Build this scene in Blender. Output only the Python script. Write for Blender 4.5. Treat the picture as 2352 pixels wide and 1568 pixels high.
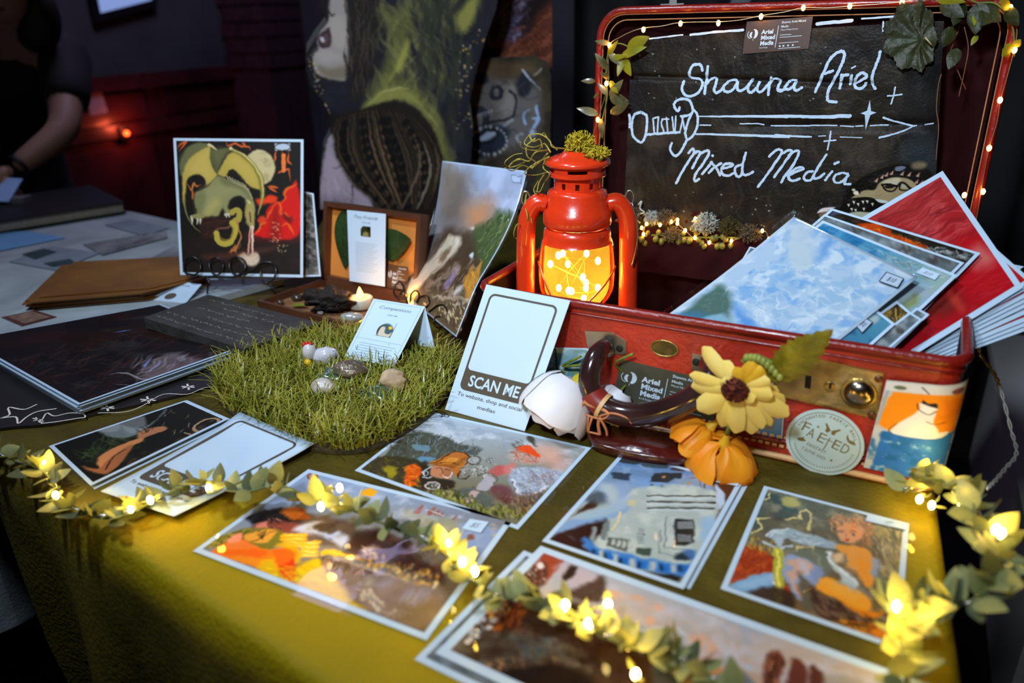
import bpy, math, random
import numpy as np
from mathutils import Matrix, Vector, Euler, Quaternion

for _o in list(bpy.data.objects): bpy.data.objects.remove(_o)
SC = bpy.context.scene
COL = SC.collection
random.seed(7); RNG = np.random.default_rng(7)
TZ = 0.75                                   # height of the table top

# ------------------------------------------------------------------ camera
FPX, PITCH, ROLL = 1750.0, math.radians(23), math.radians(-1.5)
_c, _s = math.cos(ROLL), math.sin(ROLL)
_R0 = np.array([1., 0, 0]); CF = np.array([0, math.cos(PITCH), -math.sin(PITCH)]); _U0 = np.array([0, math.sin(PITCH), math.cos(PITCH)])
CR = _c*_R0 + _s*_U0; CU = -_s*_R0 + _c*_U0
CP = np.array([0, 0, TZ+.42])
cam = bpy.data.cameras.new('camera'); camo = bpy.data.objects.new('camera', cam); COL.objects.link(camo)
camo.matrix_world = Matrix(((CR[0], CU[0], -CF[0], CP[0]), (CR[1], CU[1], -CF[1], CP[1]), (CR[2], CU[2], -CF[2], CP[2]), (0, 0, 0, 1)))
cam.sensor_width = 36; cam.lens = 36*FPX/2352; cam.clip_start = .02; cam.clip_end = 60
cam.dof.use_dof = True; cam.dof.focus_distance = .93; cam.dof.aperture_fstop = 3.2
SC.camera = camo

# ------------------------------------------------------------------ world, lights, exposure
w = bpy.data.worlds.new('world'); SC.world = w; w.use_nodes = True
w.node_tree.nodes['Background'].inputs[0].default_value = (.25, .45, .8, 1)
w.node_tree.nodes['Background'].inputs[1].default_value = .008
def area(name, loc, to, size, power, col):
    l = bpy.data.lights.new(name, 'AREA'); l.shape = 'SQUARE'; l.size = size; l.energy = power; l.color = col
    o = bpy.data.objects.new(name, l); COL.objects.link(o); o.location = loc
    o.rotation_euler = (Vector(to)-Vector(loc)).to_track_quat('-Z', 'Y').to_euler(); return o
def spot(name, loc, to, power, col, ang, size):
    kl = bpy.data.lights.new(name, 'SPOT'); kl.energy = power; kl.color = col; kl.spot_size = math.radians(ang); kl.spot_blend = 1.0; kl.shadow_soft_size = size
    ko = bpy.data.objects.new(name, kl); COL.objects.link(ko); ko.location = loc; ko.rotation_euler = (Vector(to)-Vector(loc)).to_track_quat('-Z', 'Y').to_euler()
spot('stall_light', (-.75, .50, 2.35), (-.05, 1.0, .75), 70, (.74, .86, 1.0), 110, .10)     # overhead, from the left
spot('flash_light', (-.35, -.15, 1.75), (.22, 1.25, .98), 76, (.74, .86, 1.0), 74, .07)     # the photographer's flash, aimed high
area('wall_fill', (-.9, 3.0, 2.85), (-2.0, 3.6, .7), .7, 17, (.66, .56, 1.0))  # unseen fill lamp added to brighten the left wall
SC.view_settings.view_transform = 'Standard'; SC.view_settings.look = 'None'
SC.view_settings.exposure = 0.0; SC.view_settings.gamma = 1.0; SC.view_settings.use_curve_mapping = False
SC.cycles.use_denoising = True; SC.cycles.use_adaptive_sampling = True; SC.cycles.adaptive_threshold = .02
SC.cycles.max_bounces = 6; SC.cycles.transparent_max_bounces = 24; SC.cycles.diffuse_bounces = 2; SC.cycles.glossy_bounces = 3
SC.cycles.sample_clamp_indirect = 4.0; SC.cycles.caustics_reflective = False; SC.cycles.caustics_refractive = False

# ------------------------------------------------------------------ measuring: a pixel's sight line meets a real plane
def ray(u, v): return (u-1176)*CR-(v-784)*CU+FPX*CF
def G(u, v, z=TZ):
    d = ray(u, v); return CP+d*((z-CP[2])/d[2])
def PL(u, v, P, n):
    d = ray(u, v); n = np.asarray(n, float); return CP+d*(n@(np.asarray(P)-CP))/(n@d)
def DEP(u, v, d): return CP+ray(u, v)*(d/FPX)
def nrm(v): v = np.asarray(v, float); return v/np.linalg.norm(v)
def A(*a): return np.array(a, float)
def lin(h):
    if not isinstance(h, str): return np.array(h, float)
    c = np.array([int(h[i:i+2], 16)/255 for i in (0, 2, 4)])
    return np.where(c <= .04045, c/12.92, ((c+.055)/1.055)**2.4)
WHITE = 'a9cdf0'
LITE = np.array((.74, .86, 1.0))                             # tint of the flash: a surface's own colour is its look divided by it
def seen(h, g=1.):
    c = lin(h)/LITE*g; return np.clip(c*min(1, .92/max(c.max(), 1e-6)), .002, .92)   # colour of a surface from its look beside white paper
def pts(st): return [tuple(float(q) for q in p.split(',')) for p in st.split()]
def smooth(P, closed=False, k=5):
    P = np.asarray(P, float); n = len(P)
    if n < 3: return P
    out = []
    for i in range(n if closed else n-1):
        p0 = P[(i-1) % n] if closed or i > 0 else 2*P[0]-P[1]
        p1 = P[i]; p2 = P[(i+1) % n]
        p3 = P[(i+2) % n] if closed or i+2 < n else 2*P[-1]-P[-2]
        for j in range(k):
            t = j/k
            out.append(.5*((2*p1)+(-p0+p2)*t+(2*p0-5*p1+4*p2-p3)*t*t+(-p0+3*p1-3*p2+p3)*t**3))
    if not closed: out.append(P[-1])
    return np.array(out)

# ------------------------------------------------------------------ materials (all node based)
MATS = {}
def mat(name, col, rough=.6, metal=0, var=.15, vs=40, bump=0, bs=60, spec=.5, emit=None, es=0, coat=0, trans=0, sheen=0, alpha=None, two=None, tr=0):
    if name in MATS: return MATS[name]
    c = seen(col) if isinstance(col, str) else np.array(col, float)
    m = bpy.data.materials.new(name); m.use_nodes = True; nt = m.node_tree; N = nt.nodes; L = nt.links; b = N['Principled BSDF']
    tc = N.new('ShaderNodeTexCoord')
    if var or two is not None:
        nz = N.new('ShaderNodeTexNoise'); nz.inputs['Scale'].default_value = vs; nz.inputs['Detail'].default_value = 4
        L.new(tc.outputs['Object'], nz.inputs['Vector'])
        r = N.new('ShaderNodeValToRGB'); L.new(nz.outputs['Fac'], r.inputs[0]); L.new(r.outputs[0], b.inputs['Base Color'])
        r.color_ramp.elements[0].position = .3; r.color_ramp.elements[1].position = .7
        c2 = (seen(two) if isinstance(two, str) else np.array(two)) if two is not None else np.clip(c*(1+var), 0, 1)
        c1 = c if two is not None else c*(1-var)
        r.color_ramp.elements[0].color = (*c1, 1); r.color_ramp.elements[1].color = (*c2, 1)
    else: b.inputs['Base Color'].default_value = (*c, 1)
    b.inputs['Roughness'].default_value = rough; b.inputs['Metallic'].default_value = metal
    b.inputs['Specular IOR Level'].default_value = spec; b.inputs['Coat Weight'].default_value = coat; b.inputs['Coat Roughness'].default_value = .08
    b.inputs['Sheen Weight'].default_value = sheen
    if trans: b.inputs['Transmission Weight'].default_value = trans
    if emit is not None:
        b.inputs['Emission Color'].default_value = (*(lin(emit)), 1); b.inputs['Emission Strength'].default_value = es
    if alpha is not None: b.inputs['Alpha'].default_value = alpha
    if bump:
        n2 = N.new('ShaderNodeTexNoise'); n2.inputs['Scale'].default_value = bs; n2.inputs['Detail'].default_value = 5
        L.new(tc.outputs['Object'], n2.inputs['Vector'])
        bp = N.new('ShaderNodeBump'); bp.inputs['Strength'].default_value = bump; bp.inputs['Distance'].default_value = .01
        L.new(n2.outputs['Fac'], bp.inputs['Height']); L.new(bp.outputs['Normal'], b.inputs['Normal'])
    if tr:                                                     # thin leaf or petal: light passes through
        t = N.new('ShaderNodeBsdfTranslucent'); mx = N.new('ShaderNodeMixShader'); mx.inputs[0].default_value = tr
        src = b.inputs['Base Color'].links[0].from_socket if b.inputs['Base Color'].links else None
        if src: L.new(src, t.inputs[0])
        else: t.inputs[0].default_value = (*c, 1)
        L.new(b.outputs[0], mx.inputs[1]); L.new(t.outputs[0], mx.inputs[2]); L.new(mx.outputs[0], N['Material Output'].inputs[0])
    MATS[name] = m; return m
def mat_print(name, rough=.5, coat=0, bump=.03):              # pigment read from the colour attribute of the print itself
    if name in MATS: return MATS[name]
    m = bpy.data.materials.new(name); m.use_nodes = True; N = m.node_tree.nodes; L = m.node_tree.links; b = N['Principled BSDF']
    a = N.new('ShaderNodeAttribute'); a.attribute_name = 'Pigment'; L.new(a.outputs['Color'], b.inputs['Base Color'])
    b.inputs['Roughness'].default_value = rough; b.inputs['Coat Weight'].default_value = coat; b.inputs['Specular IOR Level'].default_value = .10
    tc = N.new('ShaderNodeTexCoord'); n2 = N.new('ShaderNodeTexNoise'); n2.inputs['Scale'].default_value = 300
    L.new(tc.outputs['Object'], n2.inputs['Vector']); bp = N.new('ShaderNodeBump'); bp.inputs['Strength'].default_value = bump; bp.inputs['Distance'].default_value = .002
    L.new(n2.outputs['Fac'], bp.inputs['Height']); L.new(bp.outputs['Normal'], b.inputs['Normal'])
    MATS[name] = m; return m
def mat_sleeve(name='clear_sleeve', rough=.05, base=.012, tint=(1, 1, 1), ws=9, wst=.25):
    if name in MATS: return MATS[name]
    m = bpy.data.materials.new(name); m.use_nodes = True; nt = m.node_tree; N = nt.nodes; L = nt.links; N.remove(N['Principled BSDF'])
    t = N.new('ShaderNodeBsdfTransparent'); t.inputs[0].default_value = (*tint, 1); g = N.new('ShaderNodeBsdfGlossy'); g.inputs['Roughness'].default_value = rough
    fr = N.new('ShaderNodeLayerWeight'); fr.inputs[0].default_value = .25; pw = N.new('ShaderNodeMath'); pw.operation = 'POWER'; pw.inputs[1].default_value = 3.5
    ml = N.new('ShaderNodeMath'); ml.operation = 'MULTIPLY'; ml.inputs[1].default_value = .5; ad = N.new('ShaderNodeMath'); ad.operation = 'ADD'; ad.inputs[1].default_value = base
    mx = N.new('ShaderNodeMixShader'); L.new(fr.outputs['Facing'], pw.inputs[0]); L.new(pw.outputs[0], ml.inputs[0]); L.new(ml.outputs[0], ad.inputs[0]); L.new(ad.outputs[0], mx.inputs[0]); L.new(t.outputs[0], mx.inputs[1]); L.new(g.outputs[0], mx.inputs[2])
    L.new(mx.outputs[0], N['Material Output'].inputs[0])
    tc = N.new('ShaderNodeTexCoord'); n2 = N.new('ShaderNodeTexNoise'); n2.inputs['Scale'].default_value = ws; n2.inputs['Detail'].default_value = 3
    L.new(tc.outputs['Object'], n2.inputs['Vector']); bp = N.new('ShaderNodeBump'); bp.inputs['Strength'].default_value = wst; bp.inputs['Distance'].default_value = .008
    L.new(n2.outputs['Fac'], bp.inputs['Height']); L.new(bp.outputs['Normal'], g.inputs['Normal'])
    MATS[name] = m; return m

# ------------------------------------------------------------------ objects
ORG = {}
def thing(name, label, cat, loc, group=None):
    o = bpy.data.objects.new(name, None); COL.objects.link(o); o.empty_display_size = .02
    o.location = [float(x) for x in loc]; ORG[o.name] = np.array(loc, float)
    o['label'] = label; o['category'] = cat
    if group: o['group'] = group
    return o
def tag(o, label, cat, group=None, kind=None):
    if label: o['label'] = label
    if cat: o['category'] = cat
    if group: o['group'] = group
    if kind: o['kind'] = kind
    return o
def mk(name, V, F, m, par=None, sm=False, loc=None, label=None, kind=None, me=None):
    """one mesh object; V are world coordinates"""
    V = np.asarray(V, float).reshape(-1, 3)
    org = ORG[par.name] if par is not None else (np.asarray(loc, float) if loc is not None else A(0, 0, 0))
    me = bpy.data.meshes.new(name)
    me.from_pydata((V-org).tolist(), [], [list(map(int, f)) for f in F]); 
    if sm: me.polygons.foreach_set('use_smooth', [True]*len(me.polygons))
    me.materials.append(m); me.update()
    o = bpy.data.objects.new(name, me); COL.objects.link(o); ORG[o.name] = org
    if par is not None: o.parent = par
    else: o.location = org
    if label: o['label'] = label
    if kind: o['kind'] = kind
    return o
def inst(name, me, par, M, label=None):
    """another object using mesh data me, placed by world matrix M"""
    o = bpy.data.objects.new(name, me); COL.objects.link(o)
    if par is not None:
        o.parent = par; M = Matrix.Translation(Vector(-ORG[par.name]))@M
    o.matrix_basis = M
    if label: o['label'] = label
    return o
def basis(o, x, y, z):
    return Matrix(((x[0], y[0], z[0], o[0]), (x[1], y[1], z[1], o[1]), (x[2], y[2], z[2], o[2]), (0, 0, 0, 1)))

class MB:
    def __init__(s): s.V = []; s.F = []
    def add(s, V, F):
        n = len(s.V); s.V += [tuple(map(float, v)) for v in V]; s.F += [[i+n for i in f] for f in F]; return s
    def box(s, c, x, y, z):
        """centre and three half-extent vectors"""
        c, x, y, z = map(lambda q: np.asarray(q, float), (c, x, y, z))
        V = [c+a*x+b*y+d*z for a in (-1, 1) for b in (-1, 1) for d in (-1, 1)]
        return s.add(V, [(0, 1, 3, 2), (4, 6, 7, 5), (0, 4, 5, 1), (2, 3, 7, 6), (0, 2, 6, 4), (1, 5, 7, 3)])
    def slab(s, P, n, th):
        """polygon extruded by th along -n"""
        P = [np.asarray(p, float) for p in P]; n = nrm(n)*th; k = len(P)
        V = P+[p-n for p in P]
        F = [list(range(k)), list(range(2*k-1, k-1, -1))]+[(i, k+i, k+(i+1) % k, (i+1) % k) for i in range(k)]
        return s.add(V, F)
    def tube(s, P, r, n=8, caps=True, flat=1, up=None):
        P = np.asarray(P, float); m = len(P); r = np.broadcast_to(r, (m,)) if np.ndim(r) else np.full(m, r)
        T = np.gradient(P, axis=0); T /= np.linalg.norm(T, axis=1)[:, None]+1e-12
        u = np.asarray(up, float) if up is not None else (A(0, 0, 1) if abs(T[0][2]) < .9 else A(1, 0, 0))
        V = []
        for i in range(m):
            u = u-T[i]*(u@T[i]); u /= np.linalg.norm(u)+1e-12; b = np.cross(T[i], u)
            for j in range(n):
                a = 2*math.pi*j/n; V.append(P[i]+r[i]*(math.cos(a)*u*flat+math.sin(a)*b))
        F = [(i*n+j, i*n+(j+1) % n, (i+1)*n+(j+1) % n, (i+1)*n+j) for i in range(m-1) for j in range(n)]
        if caps: F += [list(range(n-1, -1, -1)), list(range((m-1)*n, m*n))]
        return s.add(V, F)
    def lathe(s, o, prof, n=32, ax=(0, 0, 1), caps=False, a0=0, a1=2*math.pi):
        """prof: list of (radius, height) about axis ax from o"""
        ax = nrm(ax); o = np.asarray(o, float); u = nrm(np.cross(ax, A(0, 1, 0) if abs(ax[1]) < .9 else A(1, 0, 0))); v = np.cross(ax, u)
        V = [o+ax*h+r*(math.cos(2*math.pi*j/n)*u+math.sin(2*math.pi*j/n)*v) for r, h in prof for j in range(n)]
        F = [(i*n+j, i*n+(j+1) % n, (i+1)*n+(j+1) % n, (i+1)*n+j) for i in range(len(prof)-1) for j in range(n)]
        if caps: F += [list(range(n-1, -1, -1)), list(range((len(prof)-1)*n, len(prof)*n))]
        return s.add(V, F)
    def ball(s, c, r, n=10, m=7, x=(1, 0, 0), y=(0, 1, 0), z=(0, 0, 1), f=None):
        """ellipsoid; r a scalar or three radii; f(unit)->scale"""
        r = (r, r, r) if np.ndim(r) == 0 else r; c, x, y, z = (np.asarray(q, float) for q in (c, x, y, z)); V = []
        for i in range(m+1):
            t = math.pi*i/m
            for j in range(n):
                p = 2*math.pi*j/n; d = (math.sin(t)*math.cos(p), math.sin(t)*math.sin(p), math.cos(t)); k = f(d) if f else 1
                V.append(c+k*(d[0]*r[0]*x+d[1]*r[1]*y+d[2]*r[2]*z))
        return s.add(V, [(i*n+j, (i+1)*n+j, (i+1)*n+(j+1) % n, i*n+(j+1) % n) for i in range(m) for j in range(n)])
    def ribbon(s, P, n, w, lift=0, jit=0):
        """flat stroke along P lying in surface with normal n"""
        P = np.asarray(P, float); m = len(P); T = np.gradient(P, axis=0); T /= np.linalg.norm(T, axis=1)[:, None]+1e-12
        w = np.broadcast_to(w, (m,)) if np.ndim(w) else np.full(m, w); N = np.broadcast_to(n, (m, 3)); V = []
        for i in range(m):
            b = nrm(np.cross(N[i], T[i])); j1 = 1+jit*(random.random()-.5); j2 = 1+jit*(random.random()-.5)
            V += [P[i]+b*w[i]/2*j1+N[i]*lift, P[i]-b*w[i]/2*j2+N[i]*lift]
        return s.add(V, [(2*i, 2*i+1, 2*i+3, 2*i+2) for i in range(m-1)])
    def mk(s, name, m, par=None, sm=False, **k): return mk(name, s.V, s.F, m, par, sm, **k)

def grid_obj(name, P, m, par=None, cols=None, sm=True, loc=None, label=None, kind=None):
    ny, nx = P.shape[0], P.shape[1]
    org = ORG[par.name] if par is not None else (np.asarray(loc, float) if loc is not None else A(0, 0, 0))
    me = bpy.data.meshes.new(name); nv = nx*ny; nf = (nx-1)*(ny-1)
    me.vertices.add(nv); me.vertices.foreach_set('co', (P.reshape(-1, 3)-org).astype(np.float32).ravel())
    i = np.arange(ny-1)[:, None]*nx+np.arange(nx-1)[None]; q = np.stack([i, i+nx, i+nx+1, i+1], -1).reshape(-1)
    me.loops.add(nf*4); me.loops.foreach_set('vertex_index', q.astype(np.int32))
    me.polygons.add(nf); me.polygons.foreach_set('loop_start', np.arange(0, nf*4, 4, dtype=np.int32)); me.polygons.foreach_set('loop_total', np.full(nf, 4, dtype=np.int32))
    me.update(calc_edges=True)
    if sm: me.polygons.foreach_set('use_smooth', np.ones(nf, dtype=bool))
    if cols is not None:
        a = me.color_attributes.new('Pigment', 'FLOAT_COLOR', 'POINT')
        c = np.ones((nv, 4), np.float32); c[:, :3] = cols.reshape(-1, 3); a.data.foreach_set('color', c.ravel())
    me.materials.append(m); me.update()
    o = bpy.data.objects.new(name, me); COL.objects.link(o); ORG[o.name] = org
    if par is not None: o.parent = par
    else: o.location = org
    if label: o['label'] = label
    if kind: o['kind'] = kind
    return o

# ------------------------------------------------------------------ lettering from the built-in font
def text2d(s, bold=0, shear=0, space=1):
    cu = bpy.data.curves.new('t', 'FONT'); cu.body = s; cu.offset = bold; cu.shear = shear; cu.space_character = space; cu.resolution_u = 3
    o = bpy.data.objects.new('t', cu); me = o.to_mesh(); V = np.array([v.co[:] for v in me.vertices]).reshape(-1, 3); F = [list(p.vertices) for p in me.polygons]
    o.to_mesh_clear(); bpy.data.objects.remove(o); bpy.data.curves.remove(cu)
    return V[:, :2], F
def text_on(mb, s, fmap, x, y, h, bold=0, shear=0, center=False, width=None, space=1):
    """lettering into mb; fmap(x,y) -> 3D; (x,y) baseline start, y up; h cap height"""
    V, F = text2d(s, bold, shear, space)
    if not len(V): return
    k = h/.7; kx = k
    if width: kx = width/(V[:, 0].max()-V[:, 0].min())
    off = (V[:, 0].max()+V[:, 0].min())/2*kx if center else 0
    mb.add([fmap(x+a*kx-off, y+b*k) for a, b in V], F)

# ------------------------------------------------------------------ pictures: pigment laid on the print's own grid
def vnoise(x, y, seed=0):
    xi = np.floor(x).astype(np.int64); yi = np.floor(y).astype(np.int64); fx = x-xi; fy = y-yi
    fx = fx*fx*(3-2*fx); fy = fy*fy*(3-2*fy)
    def h(a, b):
        n = (a*374761393+b*668265263+seed*974634777) & 0x7fffffff; n = (n ^ (n >> 13))*1274126177 & 0x7fffffff; return ((n ^ (n >> 16)) & 0xffff)/65535.
    return (h(xi, yi)*(1-fx)+h(xi+1, yi)*fx)*(1-fy)+(h(xi, yi+1)*(1-fx)+h(xi+1, yi+1)*fx)*fy
def fbm(x, y, seed=0, o=4):
    r = 0; a = .5; t = 0
    for i in range(o): r = r+a*vnoise(x*2**i, y*2**i, seed+i*17); t += a; a *= .55
    return r/t
def homog(src, dst):
    M = []; b = []
    for (x, y), (u, v) in zip(src, dst):
        M += [[x, y, 1, 0, 0, 0, -u*x, -u*y], [0, 0, 0, x, y, 1, -v*x, -v*y]]; b += [u, v]
    return np.append(np.linalg.solve(np.array(M, float), np.array(b, float)), 1).reshape(3, 3)
class Picture:
    def __init__(s, quad, W, H, res):
        s.W, s.H = W, H; s.ny = max(8, int(res*H/max(W, H))); s.nx = max(8, int(res*W/max(W, H)))
        s.o = (0, 0, 1); s.Hm = homog(quad, [(0, 0), (W, 0), (W, H), (0, H)])
        q = np.array(quad); ar = abs(sum(q[i][0]*q[(i+1) % 4][1]-q[(i+1) % 4][0]*q[i][1] for i in range(4)))/2
        s.k = math.sqrt(W*H/ar)
        s.X, s.Y = np.meshgrid(np.linspace(0, W, s.nx+1), np.linspace(0, H, s.ny+1)); s.X0, s.Y0 = s.X.copy(), s.Y.copy()
        s.C = np.zeros(s.X.shape+(3,)); s.pad = 0; s.sd = 1
    def at(s, x=0, y=0, k=1): s.o = (x, y, k); return s       # following points are read off an enlarged crop
    def T(s, P):
        P = np.asarray(P, float)/s.o[2]+np.array(s.o[:2]); q = np.c_[P, np.ones(len(P))]@s.Hm.T; return q[:, :2]/q[:, 2:]
    def warp(s, amp=0, sc=20):
        s.X, s.Y = s.X0.copy(), s.Y0.copy(); s.pad = 0
        if amp:
            a = amp*s.k*2; c = sc*s.k; s.sd += 5
            s.X += a*(fbm(s.X0/c, s.Y0/c, s.sd, 3)-.5); s.Y += a*(fbm(s.X0/c+31, s.Y0/c+7, s.sd+2, 3)-.5); s.pad = a
        return s
    def sl(s, Q, pad):
        pad += s.pad; x0, y0 = Q.min(0)-pad; x1, y1 = Q.max(0)+pad
        i0 = int(max(0, y0/s.H*s.ny)); i1 = int(min(s.ny, y1/s.H*s.ny+1))+1; j0 = int(max(0, x0/s.W*s.nx)); j1 = int(min(s.nx, x1/s.W*s.nx+1))+1
        return None if i1 <= i0 or j1 <= j0 else (slice(i0, i1), slice(j0, j1))
    def dist(s, Q, sl, closed):
        X, Y = s.X[sl], s.Y[sl]; d = np.full(X.shape, 1e9); ins = np.zeros(X.shape, bool); tt = np.zeros(X.shape); n = len(Q)
        for i in range(n if closed else n-1):
            ax, ay = Q[i]; bx, by = Q[(i+1) % n]; dx, dy = bx-ax, by-ay; L = dx*dx+dy*dy+1e-12
            t = np.clip(((X-ax)*dx+(Y-ay)*dy)/L, 0, 1); e = (X-ax-t*dx)**2+(Y-ay-t*dy)**2
            if closed: 
                if abs(dy) > 1e-9: ins ^= ((ay > Y) != (by > Y)) & (X < dx*(Y-ay)/dy+ax)
            else: tt = np.where(e < d, (i+t)/(n-1), tt)
            d = np.minimum(d, e)
        return np.sqrt(d), ins, tt
    def put(s, sl, m, col): s.C[sl] = s.C[sl]*(1-m[..., None])+lin(col)**(1/2.2)*m[..., None]
    def bg(s, col): s.C[:] = lin(col)**(1/2.2); return s
    def poly(s, col, st, soft=1.2, sm=1, a=1, tex=0, ts=6):
        Q = pts(st) if isinstance(st, str) else st
        Q = smooth(Q, True, 4) if sm else np.asarray(Q, float); Q = s.T(Q); soft = soft*s.k; sl = s.sl(Q, soft*2)
        if sl is None: return s
        d, ins, _ = s.dist(Q, sl, True); d = np.where(ins, -d, d); m = np.clip(.5-d/(2*soft+1e-9), 0, 1)*a
        if tex: m = m*np.clip(1-tex+2*tex*fbm(s.X[sl]/(ts*s.k), s.Y[sl]/(ts*s.k), s.sd), 0, 1)
        s.sd += 1; s.put(sl, m, col); return s
    def line(s, col, w, st, sm=1, taper=0, a=1, soft=.7):
        Q = pts(st) if isinstance(st, str) else st
        Q = smooth(Q, False, 4) if sm else np.asarray(Q, float); Q = s.T(Q); w = w*s.k/2; soft = soft*s.k; sl = s.sl(Q, w+soft*2)
        if sl is None: return s
        d, _, t = s.dist(Q, sl, False)
        if taper == 1: w = w*(1-t*.85)
        elif taper == 2: w = w*(np.sin(np.clip(t, .02, .98)*math.pi)*.9+.1)
        s.put(sl, np.clip(.5-(d-w)/(2*soft), 0, 1)*a, col); return s
    def ell(s, col, cx, cy, rx, ry, ang=0, soft=1.2, a=1, tex=0):
        c, q = math.cos(math.radians(ang)), math.sin(math.radians(ang))
        return s.poly(col, [(cx+rx*math.cos(t)*c-ry*math.sin(t)*q, cy+rx*math.cos(t)*q+ry*math.sin(t)*c) for t in np.linspace(0, 2*math.pi, 21)[:-1]], soft, 0, a, tex)
    def ring(s, col, w, cx, cy, rx, ry, ang=0, a=1, a0=0, a1=360):
        c, q = math.cos(math.radians(ang)), math.sin(math.radians(ang))
        return s.line(col, w, [(cx+rx*math.cos(t)*c-ry*math.sin(t)*q, cy+rx*math.cos(t)*q+ry*math.sin(t)*c) for t in np.radians(np.linspace(a0, a1, 22))], 0, 0, a)
    def grad(s, c0, c1, p0, p1):
        q = s.T([p0, p1]); d = q[1]-q[0]; t = np.clip(((s.X-q[0][0])*d[0]+(s.Y-q[0][1])*d[1])/(d@d), 0, 1)[..., None]
        s.C[:] = lin(c0)**(1/2.2)*(1-t)+lin(c1)**(1/2.2)*t; return s
    def noise(s, col, sc, lo=.5, hi=.7, a=1, st=None, ax=1):
        Q = s.T(smooth(pts(st), True, 4)) if st else s.T_all(); sl = s.sl(Q, 4*s.k) if st else (slice(None), slice(None))
        if sl is None: return s
        c = sc*s.k; n = fbm(s.X[sl]/c*ax, s.Y[sl]/c, s.sd, 4); s.sd += 3; m = np.clip((n-lo)/(hi-lo), 0, 1)*a
        if st:
            d, ins, _ = s.dist(Q, sl, True); d = np.where(ins, -d, d); m = m*np.clip(.5-d/(6*s.k), 0, 1)
        s.put(sl, m, col); return s
    def T_all(s): return np.array([[0, 0], [s.W, s.H]])
    def dabs(s, cols, n, L, w, ang, st, jit=20, a=.8, bend=.2, taper=2, seed=None):
        cols = cols.split(); R = random.Random(seed if seed is not None else s.sd); s.sd += 1
        Q = pts(st); xs = [q[0] for q in Q]; ys = [q[1] for q in Q]; k = 0; tries = 0
        while k < n and tries < n*12:
            tries += 1; x = R.uniform(min(xs), max(xs)); y = R.uniform(min(ys), max(ys)); c = False
            for i in range(len(Q)):
                (ax, ay), (bx, by) = Q[i], Q[(i+1) % len(Q)]
                if (ay > y) != (by > y) and x < (bx-ax)*(y-ay)/(by-ay)+ax: c = not c
            if not c: continue
            k += 1; t = math.radians(ang+R.uniform(-jit, jit)); l = L*R.uniform(.5, 1.3)/2; dx, dy = math.cos(t)*l, math.sin(t)*l; b = R.uniform(-bend, bend)*2
            s.line(R.choice(cols), w*R.uniform(.5, 1.3), [(x-dx, y-dy), (x-dy*b, y+dx*b), (x+dx, y+dy)], 1, taper, a*R.uniform(.6, 1), .6)
        return s
    def linear(s, white=None, g=1.):
        c = np.clip(s.C, 0, 1)**2.2/LITE*g; return np.clip(c*np.minimum(1, .92/np.maximum(c.max(-1, keepdims=True), 1e-6)), .003, .92)
def bil(q, nx, ny):
    """grid over quad TL,TR,BR,BL"""
    u = np.linspace(0, 1, nx+1)[None, :, None]; v = np.linspace(0, 1, ny+1)[:, None, None]; q = [np.asarray(p, float) for p in q]
    return (q[0]*(1-u)+q[1]*u)*(1-v)+(q[3]*(1-u)+q[2]*u)*v
def qn(q): 
    n = nrm(np.cross(np.asarray(q[1])-q[0], np.asarray(q[3])-q[0])); return n if n@(CP-q[0]) > 0 else -n
def inset(q, m):
    """move quad corners inward by m metres (negative: outward)"""
    q = [np.asarray(p, float) for p in q]; out = []
    for i in range(4):
        a = nrm(q[(i+1) % 4]-q[i]); b = nrm(q[(i-1) % 4]-q[i]); out.append(q[i]+(a+b)*m)
    return out
def qpx(q3):  # corners projected through the camera; picture outlines come from image pixels
    """photo pixels of 3D points: camera projection that maps pixel-traced shapes onto every picture"""
    o = []
    for p in q3:
        d = np.asarray(p)-CP; o.append((1176+FPX*(d@CR)/(d@CF), 784-FPX*(d@CU)/(d@CF)))
    return o
def picture_on(par, q3, fn, res=200, lift=.0003, bow=None, white=WHITE, name='picture', m=None, label=None):
    n = qn(q3); W = 1000*(np.linalg.norm(q3[1]-q3[0])+np.linalg.norm(q3[2]-q3[3]))/2; H = 1000*(np.linalg.norm(q3[3]-q3[0])+np.linalg.norm(q3[2]-q3[1]))/2
    pc = Picture(qpx(q3), W, H, res); fn(pc)
    P = bil(q3, pc.nx, pc.ny)+n*lift
    if bow is not None: P = bow(P, n)
    return grid_obj(name, P, m or mat_print('print_ink'), par, pc.linear(white), label=label)
def sheet(par, q3, n, th, m, name='paper', bow=None, lift=0, div=12, label=None):
    """thin sheet with thickness over quad q3"""
    P = bil(q3, div, div)+n*lift
    if bow is not None: P = bow(P, n)
    k = div+1; V = np.concatenate([P.reshape(-1, 3), (P-n*th).reshape(-1, 3)]); N = k*k; F = []
    for i in range(div):
        for j in range(div):
            a = i*k+j; F.append((a, a+k, a+k+1, a+1)); F.append((N+a, N+a+1, N+a+k+1, N+a+k))
    B = [j for j in range(k)]+[i*k+div for i in range(1, k)]+[div*k+j for j in range(div-1, -1, -1)]+[i*k for i in range(div-1, 0, -1)]
    for a, b in zip(B, B[1:]+B[:1]): F.append((a, b, N+b, N+a))
    return mk(name, V, F, m, par, bow is not None, label=label)
PAPER = mat('white_paper', (.55, .71, .87), .45, var=.02, vs=8)
SLEEVE = mat_sleeve()
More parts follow.
